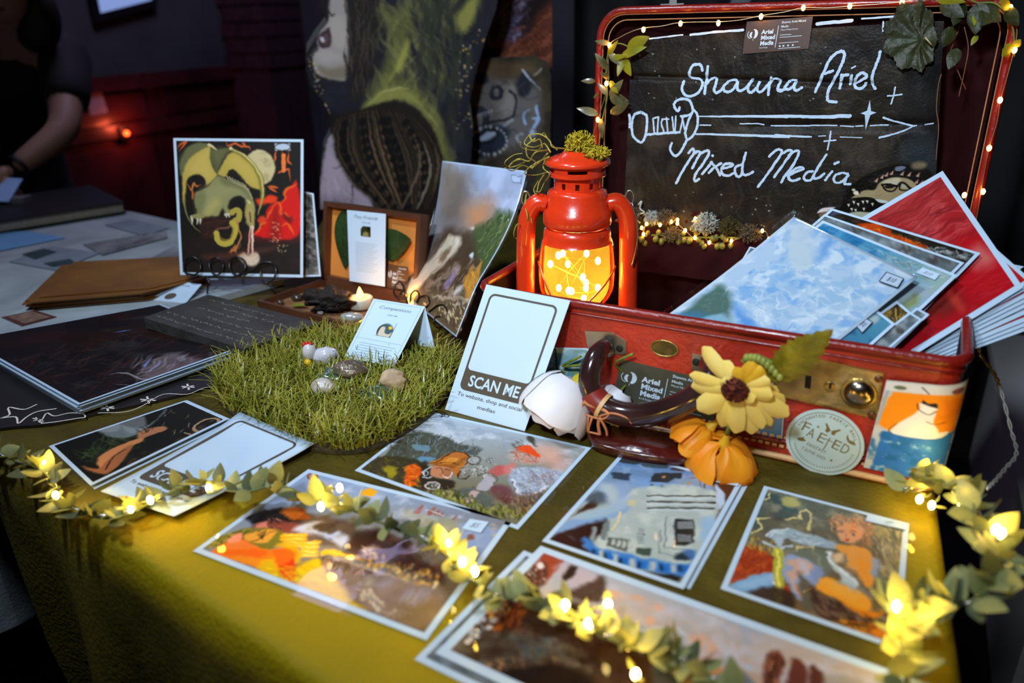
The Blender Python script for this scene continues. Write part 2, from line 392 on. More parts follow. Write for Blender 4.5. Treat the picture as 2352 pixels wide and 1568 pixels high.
def print_thing(label, q3, fn, border=.006, res=200, group='art prints laid on the tablecloth', sleeve=.006, bow=None, under=.0006, name='art_print', white=WHITE, borders=None, under_par=None):
    n = qn(q3); t = thing(name, label, 'art print', sum(q3)/4-n*under, group)
    sheet(t, q3, n, .0004, PAPER, 'paper', bow)
    qi = inset(q3, border)
    if fn: picture_on(t, qi, fn, res, bow=bow, white=white)
    if sleeve: sheet(t, inset(q3, -sleeve), n, .0002, SLEEVE, 'clear_sleeve', bow, lift=.0009)
    return t
# ================================================================== the setting
def struct(name, mb, m, sm=False):
    o = mb.mk(name, m, None, sm); o['kind'] = 'structure'; return o
M_FLOOR = mat('floor_boards', (.012, .010, .010), .5, var=.4, vs=3)
M_WALL = mat('painted_wall', (.075, .088, .090), .7, var=.5, vs=2.2, bump=.1, bs=6, two=(.030, .034, .040))
M_WOOD = mat('stained_panel', (.055, .012, .014), .38, var=.45, vs=5, coat=.2)
M_BRICK = mat('plum_brick', (.050, .018, .026), .8, var=.3, vs=20, bump=.3, bs=80)
struct('floor', MB().box((0, 2, -.02), (5, 0, 0), (0, 5, 0), (0, 0, .02)), M_FLOOR)
struct('ceiling', MB().box((0, 2, 3.12), (5, 0, 0), (0, 5, 0), (0, 0, .02)), M_WALL)
WL0, WL1 = A(-3.62, .55, 0), A(-1.40, 4.98, 0)              # the left wall runs away from the lens
WD = nrm(WL1-WL0); WN = A(WD[1], -WD[0], 0); UP = A(0, 0, 1)
LW = np.linalg.norm(WL1-WL0)
wl = struct('wall_left', MB().box((WL0+WL1)/2+UP*1.55-WN*.06, WD*LW/2, WN*.05, UP*1.55), M_WALL)
BD = A(.93, -.367, 0); BN = A(-BD[1], BD[0], 0)*-1
wb = struct('wall_back', MB().box(WL1+BD*2.6+UP*1.55-BN*-.06, BD*2.7, BN*.05, UP*1.55), M_WALL)
struct('wall_right', MB().box((3.6, 1.4, 1.55), (.05, 0, 0), (0, 2.9, 0), UP*1.55), M_WALL)
struct('wall_front', MB().box((0, -2.4, 1.55), (4.2, 0, 0), (0, .05, 0), UP*1.55), M_WALL)
def on_wall(s, z, off=0): return WL0+WD*s+UP*z+WN*off
PW, NW = on_wall(0, 0), WN
tr = mk('trim_1', *(lambda m: (m.V, m.F))(MB().box(on_wall(LW/2, .925, .015), WD*LW/2, WN*.03, UP*.035)), M_WOOD, None); tr['kind'] = 'structure'
tr = mk('trim_2', *(lambda m: (m.V, m.F))(MB().box(on_wall(LW/2, .70, .0), WD*LW/2, WN*.025, UP*.03)), M_WOOD, None); tr['kind'] = 'structure'
tr = mk('baseboard_left', *(lambda m: (m.V, m.F))(MB().box(on_wall(LW/2, .09, .0), WD*LW/2, WN*.02, UP*.09)), M_WOOD, None); tr['kind'] = 'structure'
ws = struct('trim_3', MB().box(on_wall(LW/2, .45, -.006), WD*LW/2, WN*.006, UP*.46), M_WOOD)
for i in range(6):                                          # raised wainscot panels
    s = .5+i*.78
    o = MB().box(on_wall(s, .81, .006), WD*.33, WN*.008, UP*.06).mk('panel', M_WOOD, ws)
    o = MB().box(on_wall(s, .42, .006), WD*.33, WN*.008, UP*.2).mk('panel', M_WOOD, ws)
# plum brick pillar before the corner
pc = on_wall(LW-.22, 0, .15); pil = struct('wall_pillar', MB().box(pc+UP*1.55, WD*.17, WN*.15, UP*1.55), M_BRICK)
for r in range(26):
    z = .98+r*.082
    for j in range(2):
        w_ = .078; o = (.5 if r % 2 else 0)
        c = pc-WD*.172+WN*(-.075+.15*j+(.02 if r % 2 else -.02))+UP*z
        MB().box(c, WD*.01, WN*.068, UP*.036).mk('brick', M_BRICK, pil)
        c = pc+WN*.152+WD*(-.085+.17*j+(.02 if r % 2 else -.02))+UP*z
        MB().box(c, WD*.078, WN*.01, UP*.036).mk('brick', M_BRICK, pil)
# television on the left wall
def onw(u, v, off=.03): return PL(u, v, PW+WN*off, NW)
q = [onw(196, -70), onw(352, -95), onw(362, 14), onw(221, 52)]
t = thing('television', 'small lit wall screen high in the dim far corner of the room', 'television', q[3])
MB().slab(q, WN, .03).mk('screen_housing', mat('black_plastic', (.01, .01, .012), .35, var=0), t)
MB().slab([p+WN*.002 for p in inset(q, .035)], WN, .004).mk('screen', mat('lit_screen', (.1, .1, .1), .4, var=0, emit='8fa8ea', es=.75), t)
# paper notice under the rail, red glow lamp
q = [onw(196, 200, .03), onw(228, 196, .03), onw(248, 258, .03), onw(208, 266, .03)]
o = mk('paper_notice', *(lambda m: (m.V, m.F))(MB().slab(q, WN, .002)), mat('dim_paper', (.22, .24, .3), .7, var=.3, vs=4), None, loc=q[3])
tag(o, 'pale creased notice hanging just below the dark wall rail', 'notice')
gl = onw(291, 306, .05)
t = thing('glow_lamp', 'small red indicator lamp glowing low on the panelled wall', 'lamp', gl)
MB().ball(gl, .012).mk('lens', mat('red_glow', (.3, .02, .01), .4, var=0, emit='ff4a1c', es=9), t)
MB().box(gl-WN*.02, WD*.025, WN*.012, UP*.03).mk('housing', mat('black_plastic', 0), t)
l = bpy.data.lights.new('lamp_glow', 'POINT'); l.energy = 1.1; l.color = (1, .12, .05); l.shadow_soft_size = .03
lo = bpy.data.objects.new('lamp_glow', l); COL.objects.link(lo); lo.location = gl+WN*.06+UP*.03

# ================================================================== the tables
def mat_cloth(name, c1, c2, rough=.62, bs=1.0, met=0, edge_glow=None):
    m = bpy.data.materials.new(name); m.use_nodes = True; N = m.node_tree.nodes; L = m.node_tree.links; b = N['Principled BSDF']
    tc = N.new('ShaderNodeTexCoord'); n1 = N.new('ShaderNodeTexNoise'); n1.inputs['Scale'].default_value = 7; n1.inputs['Detail'].default_value = 6; n1.inputs['Distortion'].default_value = 1.2
    r = N.new('ShaderNodeValToRGB'); r.color_ramp.elements[0].position = .35; r.color_ramp.elements[1].position = .68
    r.color_ramp.elements[0].color = (*c1, 1); r.color_ramp.elements[1].color = (*c2, 1)
    for n in (n1,): L.new(tc.outputs['Object'], n.inputs['Vector'])
    L.new(n1.outputs['Fac'], r.inputs[0]); L.new(r.outputs[0], b.inputs['Base Color'])
    if edge_glow:                                                 # golden light painted into the cloth colour along its front and right edges
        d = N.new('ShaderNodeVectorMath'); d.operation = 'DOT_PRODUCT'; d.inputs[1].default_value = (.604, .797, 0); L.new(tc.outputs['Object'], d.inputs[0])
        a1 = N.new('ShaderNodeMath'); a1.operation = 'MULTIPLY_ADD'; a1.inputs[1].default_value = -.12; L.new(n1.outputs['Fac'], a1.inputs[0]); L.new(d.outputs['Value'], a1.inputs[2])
        mr = N.new('ShaderNodeMapRange'); mr.interpolation_type = 'SMOOTHSTEP'; mr.inputs[1].default_value = edge_glow[0]; mr.inputs[2].default_value = edge_glow[1]; L.new(a1.outputs[0], mr.inputs[0])
        mx = N.new('ShaderNodeMix'); mx.data_type = 'RGBA'; mx.inputs[6].default_value = (*edge_glow[2], 1); d2 = N.new('ShaderNodeVectorMath'); d2.operation = 'DOT_PRODUCT'; d2.inputs[1].default_value = (.915, -.403, 0); L.new(tc.outputs['Object'], d2.inputs[0])
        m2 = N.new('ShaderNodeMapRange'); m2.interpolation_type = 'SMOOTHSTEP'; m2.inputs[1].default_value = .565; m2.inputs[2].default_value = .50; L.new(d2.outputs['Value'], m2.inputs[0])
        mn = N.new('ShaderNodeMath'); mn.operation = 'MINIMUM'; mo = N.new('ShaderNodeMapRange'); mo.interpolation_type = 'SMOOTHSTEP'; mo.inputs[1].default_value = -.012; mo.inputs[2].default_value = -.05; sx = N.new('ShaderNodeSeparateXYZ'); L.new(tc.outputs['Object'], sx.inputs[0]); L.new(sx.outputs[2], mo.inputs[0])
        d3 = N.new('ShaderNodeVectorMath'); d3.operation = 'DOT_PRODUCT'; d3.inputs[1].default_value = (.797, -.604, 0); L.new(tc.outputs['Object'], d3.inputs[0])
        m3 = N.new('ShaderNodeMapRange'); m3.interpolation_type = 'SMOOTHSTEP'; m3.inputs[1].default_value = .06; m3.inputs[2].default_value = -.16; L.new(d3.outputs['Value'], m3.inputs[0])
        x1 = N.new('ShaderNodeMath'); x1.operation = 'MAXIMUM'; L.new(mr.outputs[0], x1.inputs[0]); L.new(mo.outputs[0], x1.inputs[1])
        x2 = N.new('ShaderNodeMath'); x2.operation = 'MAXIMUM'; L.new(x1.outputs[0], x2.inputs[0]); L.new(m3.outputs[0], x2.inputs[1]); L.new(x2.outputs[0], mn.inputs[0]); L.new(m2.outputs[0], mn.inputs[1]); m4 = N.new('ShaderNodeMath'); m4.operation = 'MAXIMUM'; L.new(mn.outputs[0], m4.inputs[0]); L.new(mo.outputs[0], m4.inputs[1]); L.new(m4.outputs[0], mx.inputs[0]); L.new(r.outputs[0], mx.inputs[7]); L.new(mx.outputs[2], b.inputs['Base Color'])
    b.inputs['Roughness'].default_value = rough; b.inputs['Specular IOR Level'].default_value = .18; b.inputs['Metallic'].default_value = met
    wv = N.new('ShaderNodeTexWave'); wv.inputs['Scale'].default_value = 500; wv.inputs['Distortion'].default_value = 2
    n2 = N.new('ShaderNodeTexNoise'); n2.inputs['Scale'].default_value = 12; n2.inputs['Detail'].default_value = 7; n2.inputs['Distortion'].default_value = 2.5
    n3 = N.new('ShaderNodeTexVoronoi'); n3.inputs['Scale'].default_value = 190
    for n in (wv, n2, n3): L.new(tc.outputs['Object'], n.inputs['Vector'])
    b1 = N.new('ShaderNodeBump'); b1.inputs['Strength'].default_value = .3*bs; b1.inputs['Distance'].default_value = .005
    b2 = N.new('ShaderNodeBump'); b2.inputs['Strength'].default_value = .35*bs; b2.inputs['Distance'].default_value = .002
    b3 = N.new('ShaderNodeBump'); b3.inputs['Strength'].default_value = .25*bs; b3.inputs['Distance'].default_value = .001
    L.new(n2.outputs['Fac'], b1.inputs['Height']); L.new(n3.outputs['Distance'], b2.inputs['Height']); L.new(wv.outputs['Fac'], b3.inputs['Height'])
    L.new(b1.outputs['Normal'], b2.inputs['Normal']); L.new(b2.outputs['Normal'], b3.inputs['Normal']); L.new(b3.outputs['Normal'], b.inputs['Normal'])
    return m
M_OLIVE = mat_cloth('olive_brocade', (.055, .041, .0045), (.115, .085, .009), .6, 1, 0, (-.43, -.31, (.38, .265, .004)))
K_ = [A(-.86, .935), A(.196, .141), A(.30, .38), A(.385, .573), A(.73, 1.34), A(.15, 1.80), A(-.44, 1.98), A(-.40, 1.30)]
tt = thing('folding_table', 'long folding table under an olive brocade cloth', 'table', (-.1, .9, 0))
MB().slab([(*(p*.985+A(0, .012)), TZ-.02) for p in K_], UP, .03).mk('table_top', mat('grey_table', (.2, .2, .21), .5), tt)
for p in (A(-.62, .90), A(.17, .26), A(.60, 1.22), A(.05, 1.68)):
    MB().tube([(*p, TZ-.04), (*p, 0)], .014).mk('leg', mat('leg_steel', (.15, .15, .16), .35, .8), tt)
tc_ = thing('tablecloth', 'olive brocade cloth draped over the stall table, yellow glow painted along its front edge', 'tablecloth', (-.1, .9, TZ))
P2 = [A(p[0], p[1], TZ) for p in K_]
# top: triangulated fan kept flat; drape follows the free edges
def subdiv_edge(a, b, n): return [a+(b-a)*i/n for i in range(n)]
ring = []
for i, n in zip(range(8), (64, 14, 14, 40, 6, 6, 6, 6)): ring += subdiv_edge(P2[i], P2[(i+1) % 8], n)
nr = len(ring); cen = sum(ring)/nr; V = []; F = []
outn = []
for i in range(nr):
    d = ring[(i+1) % nr]-ring[i-1]; outn.append(nrm(A(d[1], -d[0], 0)))
for _ in range(6): outn = [nrm(outn[i-1]+outn[i]*2+outn[(i+1) % nr]) for i in range(nr)]
V.append(cen)
rad = .012
for i in range(nr): V.append(ring[i]+(cen-ring[i])*.07)
for i in range(nr): V.append(ring[i]-outn[i]*rad)
lev = [(.3, .05), (.6, .2), (.85, .5), (1, 1)]
for a, b in lev:
    for i in range(nr): V.append(ring[i]-outn[i]*rad*(1-a)-UP*rad*b)
import itertools
acc = np.cumsum([0]+[np.linalg.norm(ring[(i+1) % nr]-ring[i]) for i in range(nr)])
for z in (.06, .14, .26, .40, .55, .70):
    for i in range(nr):
        s_ = acc[i]; fold = math.sin(s_*26+math.sin(s_*9)*1.3)*.5+math.sin(s_*47+1)*.25
        z_ = z*(.04+.96*min(1, max(0, (ring[i][0]+.575)/.15))) if i < 64 else z*(.04 if i > 64+14+14+46 else 1)
        V.append(ring[i]+outn[i]*(.006+z_*.05+fold*.05*min(1, z_*2))-UP*z_)
rows = 2+len(lev)+6
for i in range(nr): F.append((0, 1+i, 1+(i+1) % nr))
for r in range(rows-1):
    for i in range(nr): a = 1+r*nr; F.append((a+i, a+nr+i, a+nr+(i+1) % nr, a+(i+1) % nr))
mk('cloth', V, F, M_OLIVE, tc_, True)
# soft wrinkles: raised pressed creases on the cloth
cm = MB()
for st in ('530,1300 580,1285 640,1290 660,1330', '850,1410 905,1395 960,1402', '1560,1420 1650,1405 1740,1420'):
    Q = smooth([G(u, v, TZ) for u, v in pts(st)], False, 6); n = len(Q)
    cm.tube(Q-UP*.0012, np.sin(np.linspace(.05, math.pi-.05, n))*.0026+.0002, 8)
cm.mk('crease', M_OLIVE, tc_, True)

M_GREY = mat_cloth('pale_cloth', (.27, .31, .33), (.40, .45, .47), .8, .5)
NP = [A(-1.9, .90), A(-.84, .935), A(-.385, 1.31), A(-.70, 1.70), A(-.93, 1.87), A(-1.7, 2.35), A(-2.6, 1.5)]
t2 = thing('side_table', 'neighbouring stall table under a pale grey cloth with scattered papers', 'table', (-1.4, 1.4, 0))
MB().slab([(*(p*.98+A(-.02, .03)), TZ-.03) for p in NP], UP, .03).mk('table_top', mat('grey_table', 0), t2)
for p in (A(-1.4, .75), A(-.62, 1.42), A(-1.1, 1.88), A(-2.2, 1.6)): MB().tube([(*p, TZ-.06), (*p, 0)], .014).mk('leg', mat('leg_steel', 0), t2)
m_ = MB(); top = [A(*p, TZ+.001) for p in NP]; m_.slab(top, UP, .012)
k = len(NP); acc2 = 0; V = []; F = []
for i in range(k):
    a, b = top[i], top[(i+1) % k]; d = nrm(b-a); o_ = A(d[1], -d[0], 0); n = max(4, int(np.linalg.norm(b-a)/.04)); n0 = len(V)
    for j in range(n+1):
        p = a+(b-a)*j/n; f = math.sin(j*1.3+i)*.012
        V += [p, p+o_*(.004+f*.3)-UP*.05, p+o_*(.01+f)-UP*.45]
    for j in range(n):
        for r in range(2): q0 = n0+j*3+r; F.append((q0, q0+1, q0+4, q0+3))
m_.add(V, F)
o = m_.mk('pale_tablecloth', M_GREY, None, loc=(-1.4, 1.4, TZ)); tag(o, 'pale grey cloth covering the neighbouring table on the far side', 'tablecloth')

# grey tote on the floor to the right of the table
M_TOTE = mat('grey_plastic', (.48, .48, .46), .55, var=.12, vs=3)
a_, b_ = G(2272, 775, .36), G(2365, 1250, .36); d_ = nrm(b_-a_); o_ = A(-d_[1], d_[0], 0)
t = thing('storage_tote', 'grey plastic tote standing on the dark floor at the table end', 'tote', (*(a_+o_*.25)[:2], 0))
MB().slab([a_-d_*.05, b_+d_*.1, b_+d_*.1+o_*.45, a_-d_*.05+o_*.45], UP, .025).mk('lid', M_TOTE, t)
MB().slab([a_+o_*.02-UP*.025, b_+o_*.02+d_*.05-UP*.025, b_+d_*.05+o_*.42-UP*.025, a_+o_*.42-UP*.025], UP, .335).mk('tub', M_TOTE, t)
# grey floor mat seen beyond the cloth at the lower left
c0 = [G(-300, 1140, .02), G(0, 1262, .02), G(130, 1415, .02), G(-200, 1430, .02)]
o = mk('floor_mat', *(lambda m: (m.V, m.F))(MB().slab(c0, UP, .018)), mat('mat_grey', (.55, .52, .60), .9, var=.2, vs=30), None, loc=(*c0[0][:2], 0)); tag(o, 'worn grey floor mat lying below the hanging tablecloth', 'mat')
# ================================================================== the red suitcase
B0 = G(2120, 1132); ST = nrm(A(.876, -.482, 0)); SB = A(-ST[1], ST[0], 0)     # to the right, to the back
def S(s, d, z): return B0+ST*s+SB*d+UP*z
SL, SR, SD, SH = -.480, .012, .345, .134
M_RED = mat('red_leather', seen('93291d'), .38, var=.28, vs=14, bump=.25, bs=160, coat=.25)
M_REDD = mat('dark_red_rim', seen('6f1714'), .32, var=.2, vs=20, bump=.15, bs=120, coat=.3)
M_LINE = mat('burgundy_lining', seen('1f070b'), .85, var=.35, vs=9, bump=.4, bs=14, spec=.1)
M_CREAM = mat('cream_piping', seen('b59a70'), .5, var=.15, vs=60)
M_BRASS = mat('aged_brass', (.50, .34, .10), .34, .9, var=.4, vs=60, bump=.2, bs=90)
M_STEEL = mat('tarnished_steel', (.42, .40, .36), .3, .95, var=.2, vs=40)
M_DARKM = mat('dark_metal', (.05, .03, .02), .4, .7, var=.2)
def rr(s0, s1, d0, d1, r, n=6):
    """rounded rectangle path, counter-clockwise from the front left"""
    P = []
    for (cx, cy, a) in ((s0+r, d0+r, 180), (s1-r, d0+r, 270), (s1-r, d1-r, 0), (s0+r, d1-r, 90)):
        for i in range(n+1): t = math.radians(a+90*i/n); P.append((cx+r*math.cos(t), cy+r*math.sin(t)))
    return P
def wallring(f, path, levels, mb, flip=False):
    n = len(path); V = [f(p[0], p[1], z) for z in levels for p in path]
    F = [(i*n+j, i*n+(j+1) % n, (i+1)*n+(j+1) % n, (i+1)*n+j) for i in range(len(levels)-1) for j in range(n)]
    mb.add(V, [x[::-1] for x in F] if flip else F)
case = thing('suitcase', 'open vintage red leather suitcase with brass locks and stickers holding prints', 'suitcase', S((SL+SR)/2, SD/2, 0))
po, pi_ = rr(SL, SR, 0, SD, .022), rr(SL+.004, SR-.004, .004, SD-.004, .018)
m = MB(); wallring(S, po, [0, .02, .05, .09, SH], m); m.add([S(p[0], p[1], 0) for p in po], [list(range(len(po)))[::-1]])
n = len(po); k0 = len(m.V); m.add([S(*p, SH) for p in po]+[S(*p, SH) for p in pi_], [(i, (i+1) % n, n+(i+1) % n, n+i) for i in range(n)])
m.mk('body', M_RED, case, True)
m = MB(); wallring(S, pi_, [.006, .05, .1, SH], m, True); m.add([S(*p, .006) for p in pi_], [list(range(n))]); m.mk('lining', M_LINE, case, True)
m = MB(); q = [S(*p, SH+.001) for p in po]; m.tube(q+q[:2], .0052, 8, False); m.mk('rim', M_REDD, case, True)
m = MB(); q = [S(*p, SH-.010) for p in rr(SL-.0006, SR+.0006, -.0006, SD+.0006, .022)]; m.tube(q+q[:2], .0014, 6, False); m.mk('rim_seam', M_REDD, case, True)
m = MB(); q = [S(*p, .006) for p in rr(SL-.002, SR+.002, -.002, SD+.002, .024)]; m.tube(q+q[:2], .0034, 8, False); m.mk('piping', M_CREAM, case, True)
# stitched welt above the piping
m = MB(); q = [S(*p, .024) for p in rr(SL-.001, SR+.001, -.001, SD+.001, .023)]; m.tube(q+q[:2], .003, 6, False, .5); m.mk('welt', M_REDD, case, True)
m = MB()
for row, z in ((0, .019), (1, .029)):
    for i in range(64):
        s = -.44+i*.0069+row*.0034
        if s < -.02: m.box(S(s, -.0035, z), ST*.0021, SB*.0008, UP*.0011)
m.mk('stitching', M_CREAM, case, kind='stuff')
# lid
TL_ = math.radians(3); LU = UP*math.cos(TL_)+SB*math.sin(TL_); LN = -(SB*math.cos(TL_)-UP*math.sin(TL_)); H0 = S(0, SD, SH)
def LD(s, h, o=0): return H0+ST*s+LU*h+LN*o
LH, LDP = .292, .05
po, pi_, pj = rr(SL, SR, .004, LH, .034, 8), rr(SL+.005, SR-.005, .009, LH-.005, .03, 8), rr(SL+.012, SR-.012, .016, LH-.012, .026, 8)
n = len(po); m = MB(); wallring(lambda a, b, o: LD(a, b, o), po, [-LDP, -.02, 0], m); m.add([LD(*p, -LDP) for p in po], [list(range(n))[::-1]])
m.add([LD(*p, 0) for p in po]+[LD(*p, 0) for p in pi_], [(i, (i+1) % n, n+(i+1) % n, n+i) for i in range(n)]); m.mk('lid', M_RED, case, True)
m = MB(); wallring(lambda a, b, o: LD(a, b, o), pi_, [-LDP+.004, -.03, 0], m, True); m.mk('lid_lining', M_LINE, case, True)
m = MB(); q = [LD(*p, .001) for p in po]; m.tube(q+q[:2], .005, 8, False); m.mk('lid_rim', M_REDD, case, True)
for k, pth in enumerate((pi_, pj)):
    m = MB(); q = [LD(*p, .001-.002*k) for p in pth]; m.tube(q+q[:2], .0008, 6, False); m.mk('piping', mat('dull_piping', seen('8a6a4c'), .6, var=.2), case, True, label='thin cream piping inside the lid edge')
# gathered pocket cloth on the back of the lid
def lined(a, b): return .0035*math.sin(a*150+math.sin(b*30)*1.5)*(.4+.6*abs(math.sin(a*20)))+.004*math.sin(b*25)*math.sin(a*8)
V = np.array([[LD(s, h, -LDP+.012+lined(s, h)) for s in np.linspace(SL+.006, SR-.006, 150)] for h in np.linspace(LH-.006, .01, 60)])
grid_obj('pocket_cloth', V, M_LINE, case)
m = MB()
for s in (-.36, -.1): m.tube([S(s-.03, SD+.006, SH), S(s+.03, SD+.006, SH)], .004, 8); m.box(S(s, SD+.006, SH-.012), ST*.026, SB*.0012, UP*.012)
m.mk('hinge', M_STEEL, case, True)
V = np.array([[LD(s, .03-.03*k, .0066+lined(s, k)*.4) if k <= 1 else S(s, SD-.012-.004*k+lined(s, k)*.6, SH-.002-.03*(k-1)) for s in np.linspace(SL+.012, SR-.012, 90)] for k in np.linspace(0, 3, 14)])
grid_obj('hinge_flap', V, M_LINE, case)
# top latch hardware on the lid edge
q = PL(1547, 22, LD(0, LH, -.02), LN)
MB().box(q+UP*.004, ST*.016, LN*.008, LU*.003).box(q+UP*.011, ST*.005, LN*.004, LU*.007).mk('latch', M_STEEL, case)

# ---- the front: fittings measured on its plane
def FR(u, v, off=0): return PL(u, v, B0-SB*off, SB)
def fpoly(st, off, th, sm=False): 
    P = [FR(u, v, off) for u, v in (smooth(pts(st), True, 4) if sm else pts(st))]
    return MB().slab(P, -SB, th)
def disc(u, v, r, off, h, m=None, n=20, dome=False):
    c = FR(u, v, 0)
    prof = [(r, 0), (r, h*.6), (r*.85, h), (.0001, h)] if not dome else [(r, 0)]+[(r*math.cos(t), h*math.sin(t)) for t in np.linspace(.15, math.pi/2-.01, 7)]
    return MB().lathe(c-SB*off, prof, n, -SB)
lock = fpoly('1790,806 2030,857 2014,963 1772,905', .0016, .0022).mk('lock_plate', M_BRASS, case)
fpoly('1798,812 2024,860 2009,957 1781,902', .0021, .0006).mk('plate_field', mat('worn_brass', (.42, .30, .12), .45, .75, var=.55, vs=45, bump=.4, bs=70), lock)
disc(1973, 901, .0135, .002, .008, dome=True).mk('push_button', mat('brown_nickel', (.30, .24, .19), .22, 1, var=.1), lock, True)
disc(1973, 901, .0158, .0018, .0012).mk('button_collar', M_BRASS, lock, True)
disc(1906, 886, .0052, .002, .0012).mk('keyhole_ring', M_BRASS, lock, True)
MB().box(FR(1907, 886, .0036), ST*.0011, SB*.0004, UP*.0030).mk('keyhole', M_DARKM, lock)
fpoly('1850,861 1864,864 1861,893 1848,890', .0025, .001).mk('slot', mat('slot_black', (.006, .005, .004), .6, var=0), lock)
for u, v in ((2018, 868), (2003, 951), (1795, 818), (1783, 897)): disc(u, v, .0036, .002, .002, dome=True).mk('rivet', mat('rust_rivet', (.16, .06, .03), .4, .7), lock, True)
# handle mounts
mt = fpoly('1343,760 1403,763 1438,784 1438,815 1398,812 1350,800', .0014, .002).mk('handle_mount', M_STEEL, case)
disc(1424, 799, .0042, .0014, .0007).mk('hole', mat('slot_black', 0), mt, True)
disc(1402, 804, .0062, .004, .006, dome=True).mk('pivot', M_STEEL, mt, True)
mt = fpoly('1590,812 1650,826 1648,862 1588,848', .0014, .002).mk('handle_mount', M_STEEL, case)
disc(1600, 830, .0042, .0014, .0007).mk('hole', mat('slot_black', 0), mt, True)
# maker's oval
o = MB().add([FR(1526+31*math.cos(a)+0*math.sin(a), 800+18*math.sin(a)+4*math.cos(a), .0009) for a in np.linspace(0, 2*math.pi, 29)[:-1]], [list(range(28))]).mk('oval_badge', mat('green_enamel', seen('4a3f1c'), .4, .3, var=.6, vs=120), case)
m = MB(); q = [FR(1526+31*math.cos(a), 800+18*math.sin(a)+4*math.cos(a), .001) for a in np.linspace(0, 2*math.pi, 29)]; m.tube(q, .0009, 6, False); m.mk('badge_rim', M_BRASS, o, True)
# bakelite handle
M_HAND = mat('dark_bakelite', (.030, .012, .012), .16, var=.3, vs=25, coat=.6)
HP = [(1392, 792, .006), (1372, 812, .022), (1356, 850, .034), (1356, 893, .040), (1382, 930, .043), (1430, 950, .044), (1485, 952, .044), (1540, 938, .043), (1592, 912, .040), (1628, 880, .033), (1636, 850, .022), (1622, 832, .006)]
hp = smooth([FR(*p) for p in HP], False, 5); nh = len(hp); tt_ = np.linspace(0, 1, nh)
hr = .0085+.0045*np.sin(np.clip(tt_, 0, 1)*math.pi)**.8
MB().tube(hp, hr, 16, True).mk('handle', M_HAND, case, True)
i0, i1 = int(nh*.29), int(nh*.41)
MB().tube(hp[i0:i1], hr[i0:i1]+.0014, 16, False).mk('handle_wrap', mat('oxblood_leather', seen('6a1e18'), .42, var=.3, vs=30), case, True)
MB().tube(hp[i1-2:i1], hr[i1-2:i1]+.0022, 16, False).mk('wrap_edge', M_CREAM, case, True)

# ---- stickers, each with its own print
def quadmap(q, n, lift=.0004):
    q = [np.asarray(p, float) for p in q]
    return lambda x, y: (q[0]*(1-x)+q[1]*x)*y+(q[3]*(1-x)+q[2]*x)*(1-y)+n*lift
M_INKW = mat('white_ink', seen('aecbe6'), .5, var=.04)
def business_card(par, q, n, name, mcard, full=True):
    o = MB().slab([p+n*.0006 for p in q], n, .0005).mk(name, mcard, par)
    f = quadmap(q, n, .0009); asp = np.linalg.norm(q[1]-q[0])/np.linalg.norm(q[3]-q[0])
    m = MB()
    for (cx, cy, rx, ry, a0, a1, w0) in ((.14, .60, .062, .15, 0, 360, 0),):
        R = [f(cx+rx*math.cos(a)*1, cy+ry*math.sin(a)) for a in np.radians(np.linspace(-75, 100, 14))]
        I = [f(cx-.008+rx*.35*math.cos(a), cy+ry*.85*math.sin(a)) for a in np.radians(np.linspace(100, -75, 14))]
        m.add(R+I, [(i, i+1, 27-i-1, 27-i) for i in range(13)])
        R = [f(cx-.012+rx*.9*math.cos(a), cy-.02+ry*.72*math.sin(a)) for a in np.radians(np.linspace(120, 250, 10))]
        I = [f(cx-.012+rx*.35*math.cos(a), cy-.02+ry*.6*math.sin(a)) for a in np.radians(np.linspace(250, 120, 10))]
        m.add(R+I, [(i, i+1, 19-i-1, 19-i) for i in range(9)])
        m.ribbon([f(cx-.03+rx*1.1*math.cos(a), cy+ry*.9*math.sin(a)) for a in np.radians(np.linspace(140, 255, 10))], n, .0008)
        m.ribbon([f(cx-.005, cy-ry), f(cx-.005, cy-ry-.05)], n, .0006)
    for s_, y in (('Ariel', .575), ('Mixed', .40), ('Media', .225)):
        text_on(m, s_, f, .255, y, .13, bold=.035, width=(.185, .215, .205)[('Ariel', 'Mixed', 'Media').index(s_)])
    text_on(m, 'Art & Design', f, .25, .13, .045, width=.13)
    m.ribbon([f(.505, .80), f(.495, .12)], n, .0007)
    text_on(m, 'Shawna Ariel Mixed', f, .545, .86, .07, bold=.012, width=.36)
    text_on(m, 'Media', f, .545, .73, .07, bold=.012, width=.11)
    text_on(m, 'Mixed Media Painter', f, .545, .635, .05, width=.26)
    for y, w_ in ((.50, .17), (.43, .33), (.25, .29), (.08, .33)): m.ribbon([f(.545, y), f(.545+w_, y)], n, .0006)
    for x in (.565, .62, .69, .76): m.add([f(x+.014*math.cos(a), .155+.032*math.sin(a)) for a in np.linspace(0, 2*math.pi, 9)[:-1]], [list(range(8))])
    m.mk('lettering', M_INKW, o); return o
q = [FR(1425, 824), FR(1655, 878), FR(1640, 968), FR(1410, 912)]
business_card(case, q, -SB, 'card_sticker', mat('graphite_card', seen('3c4038'), .42, var=.15))
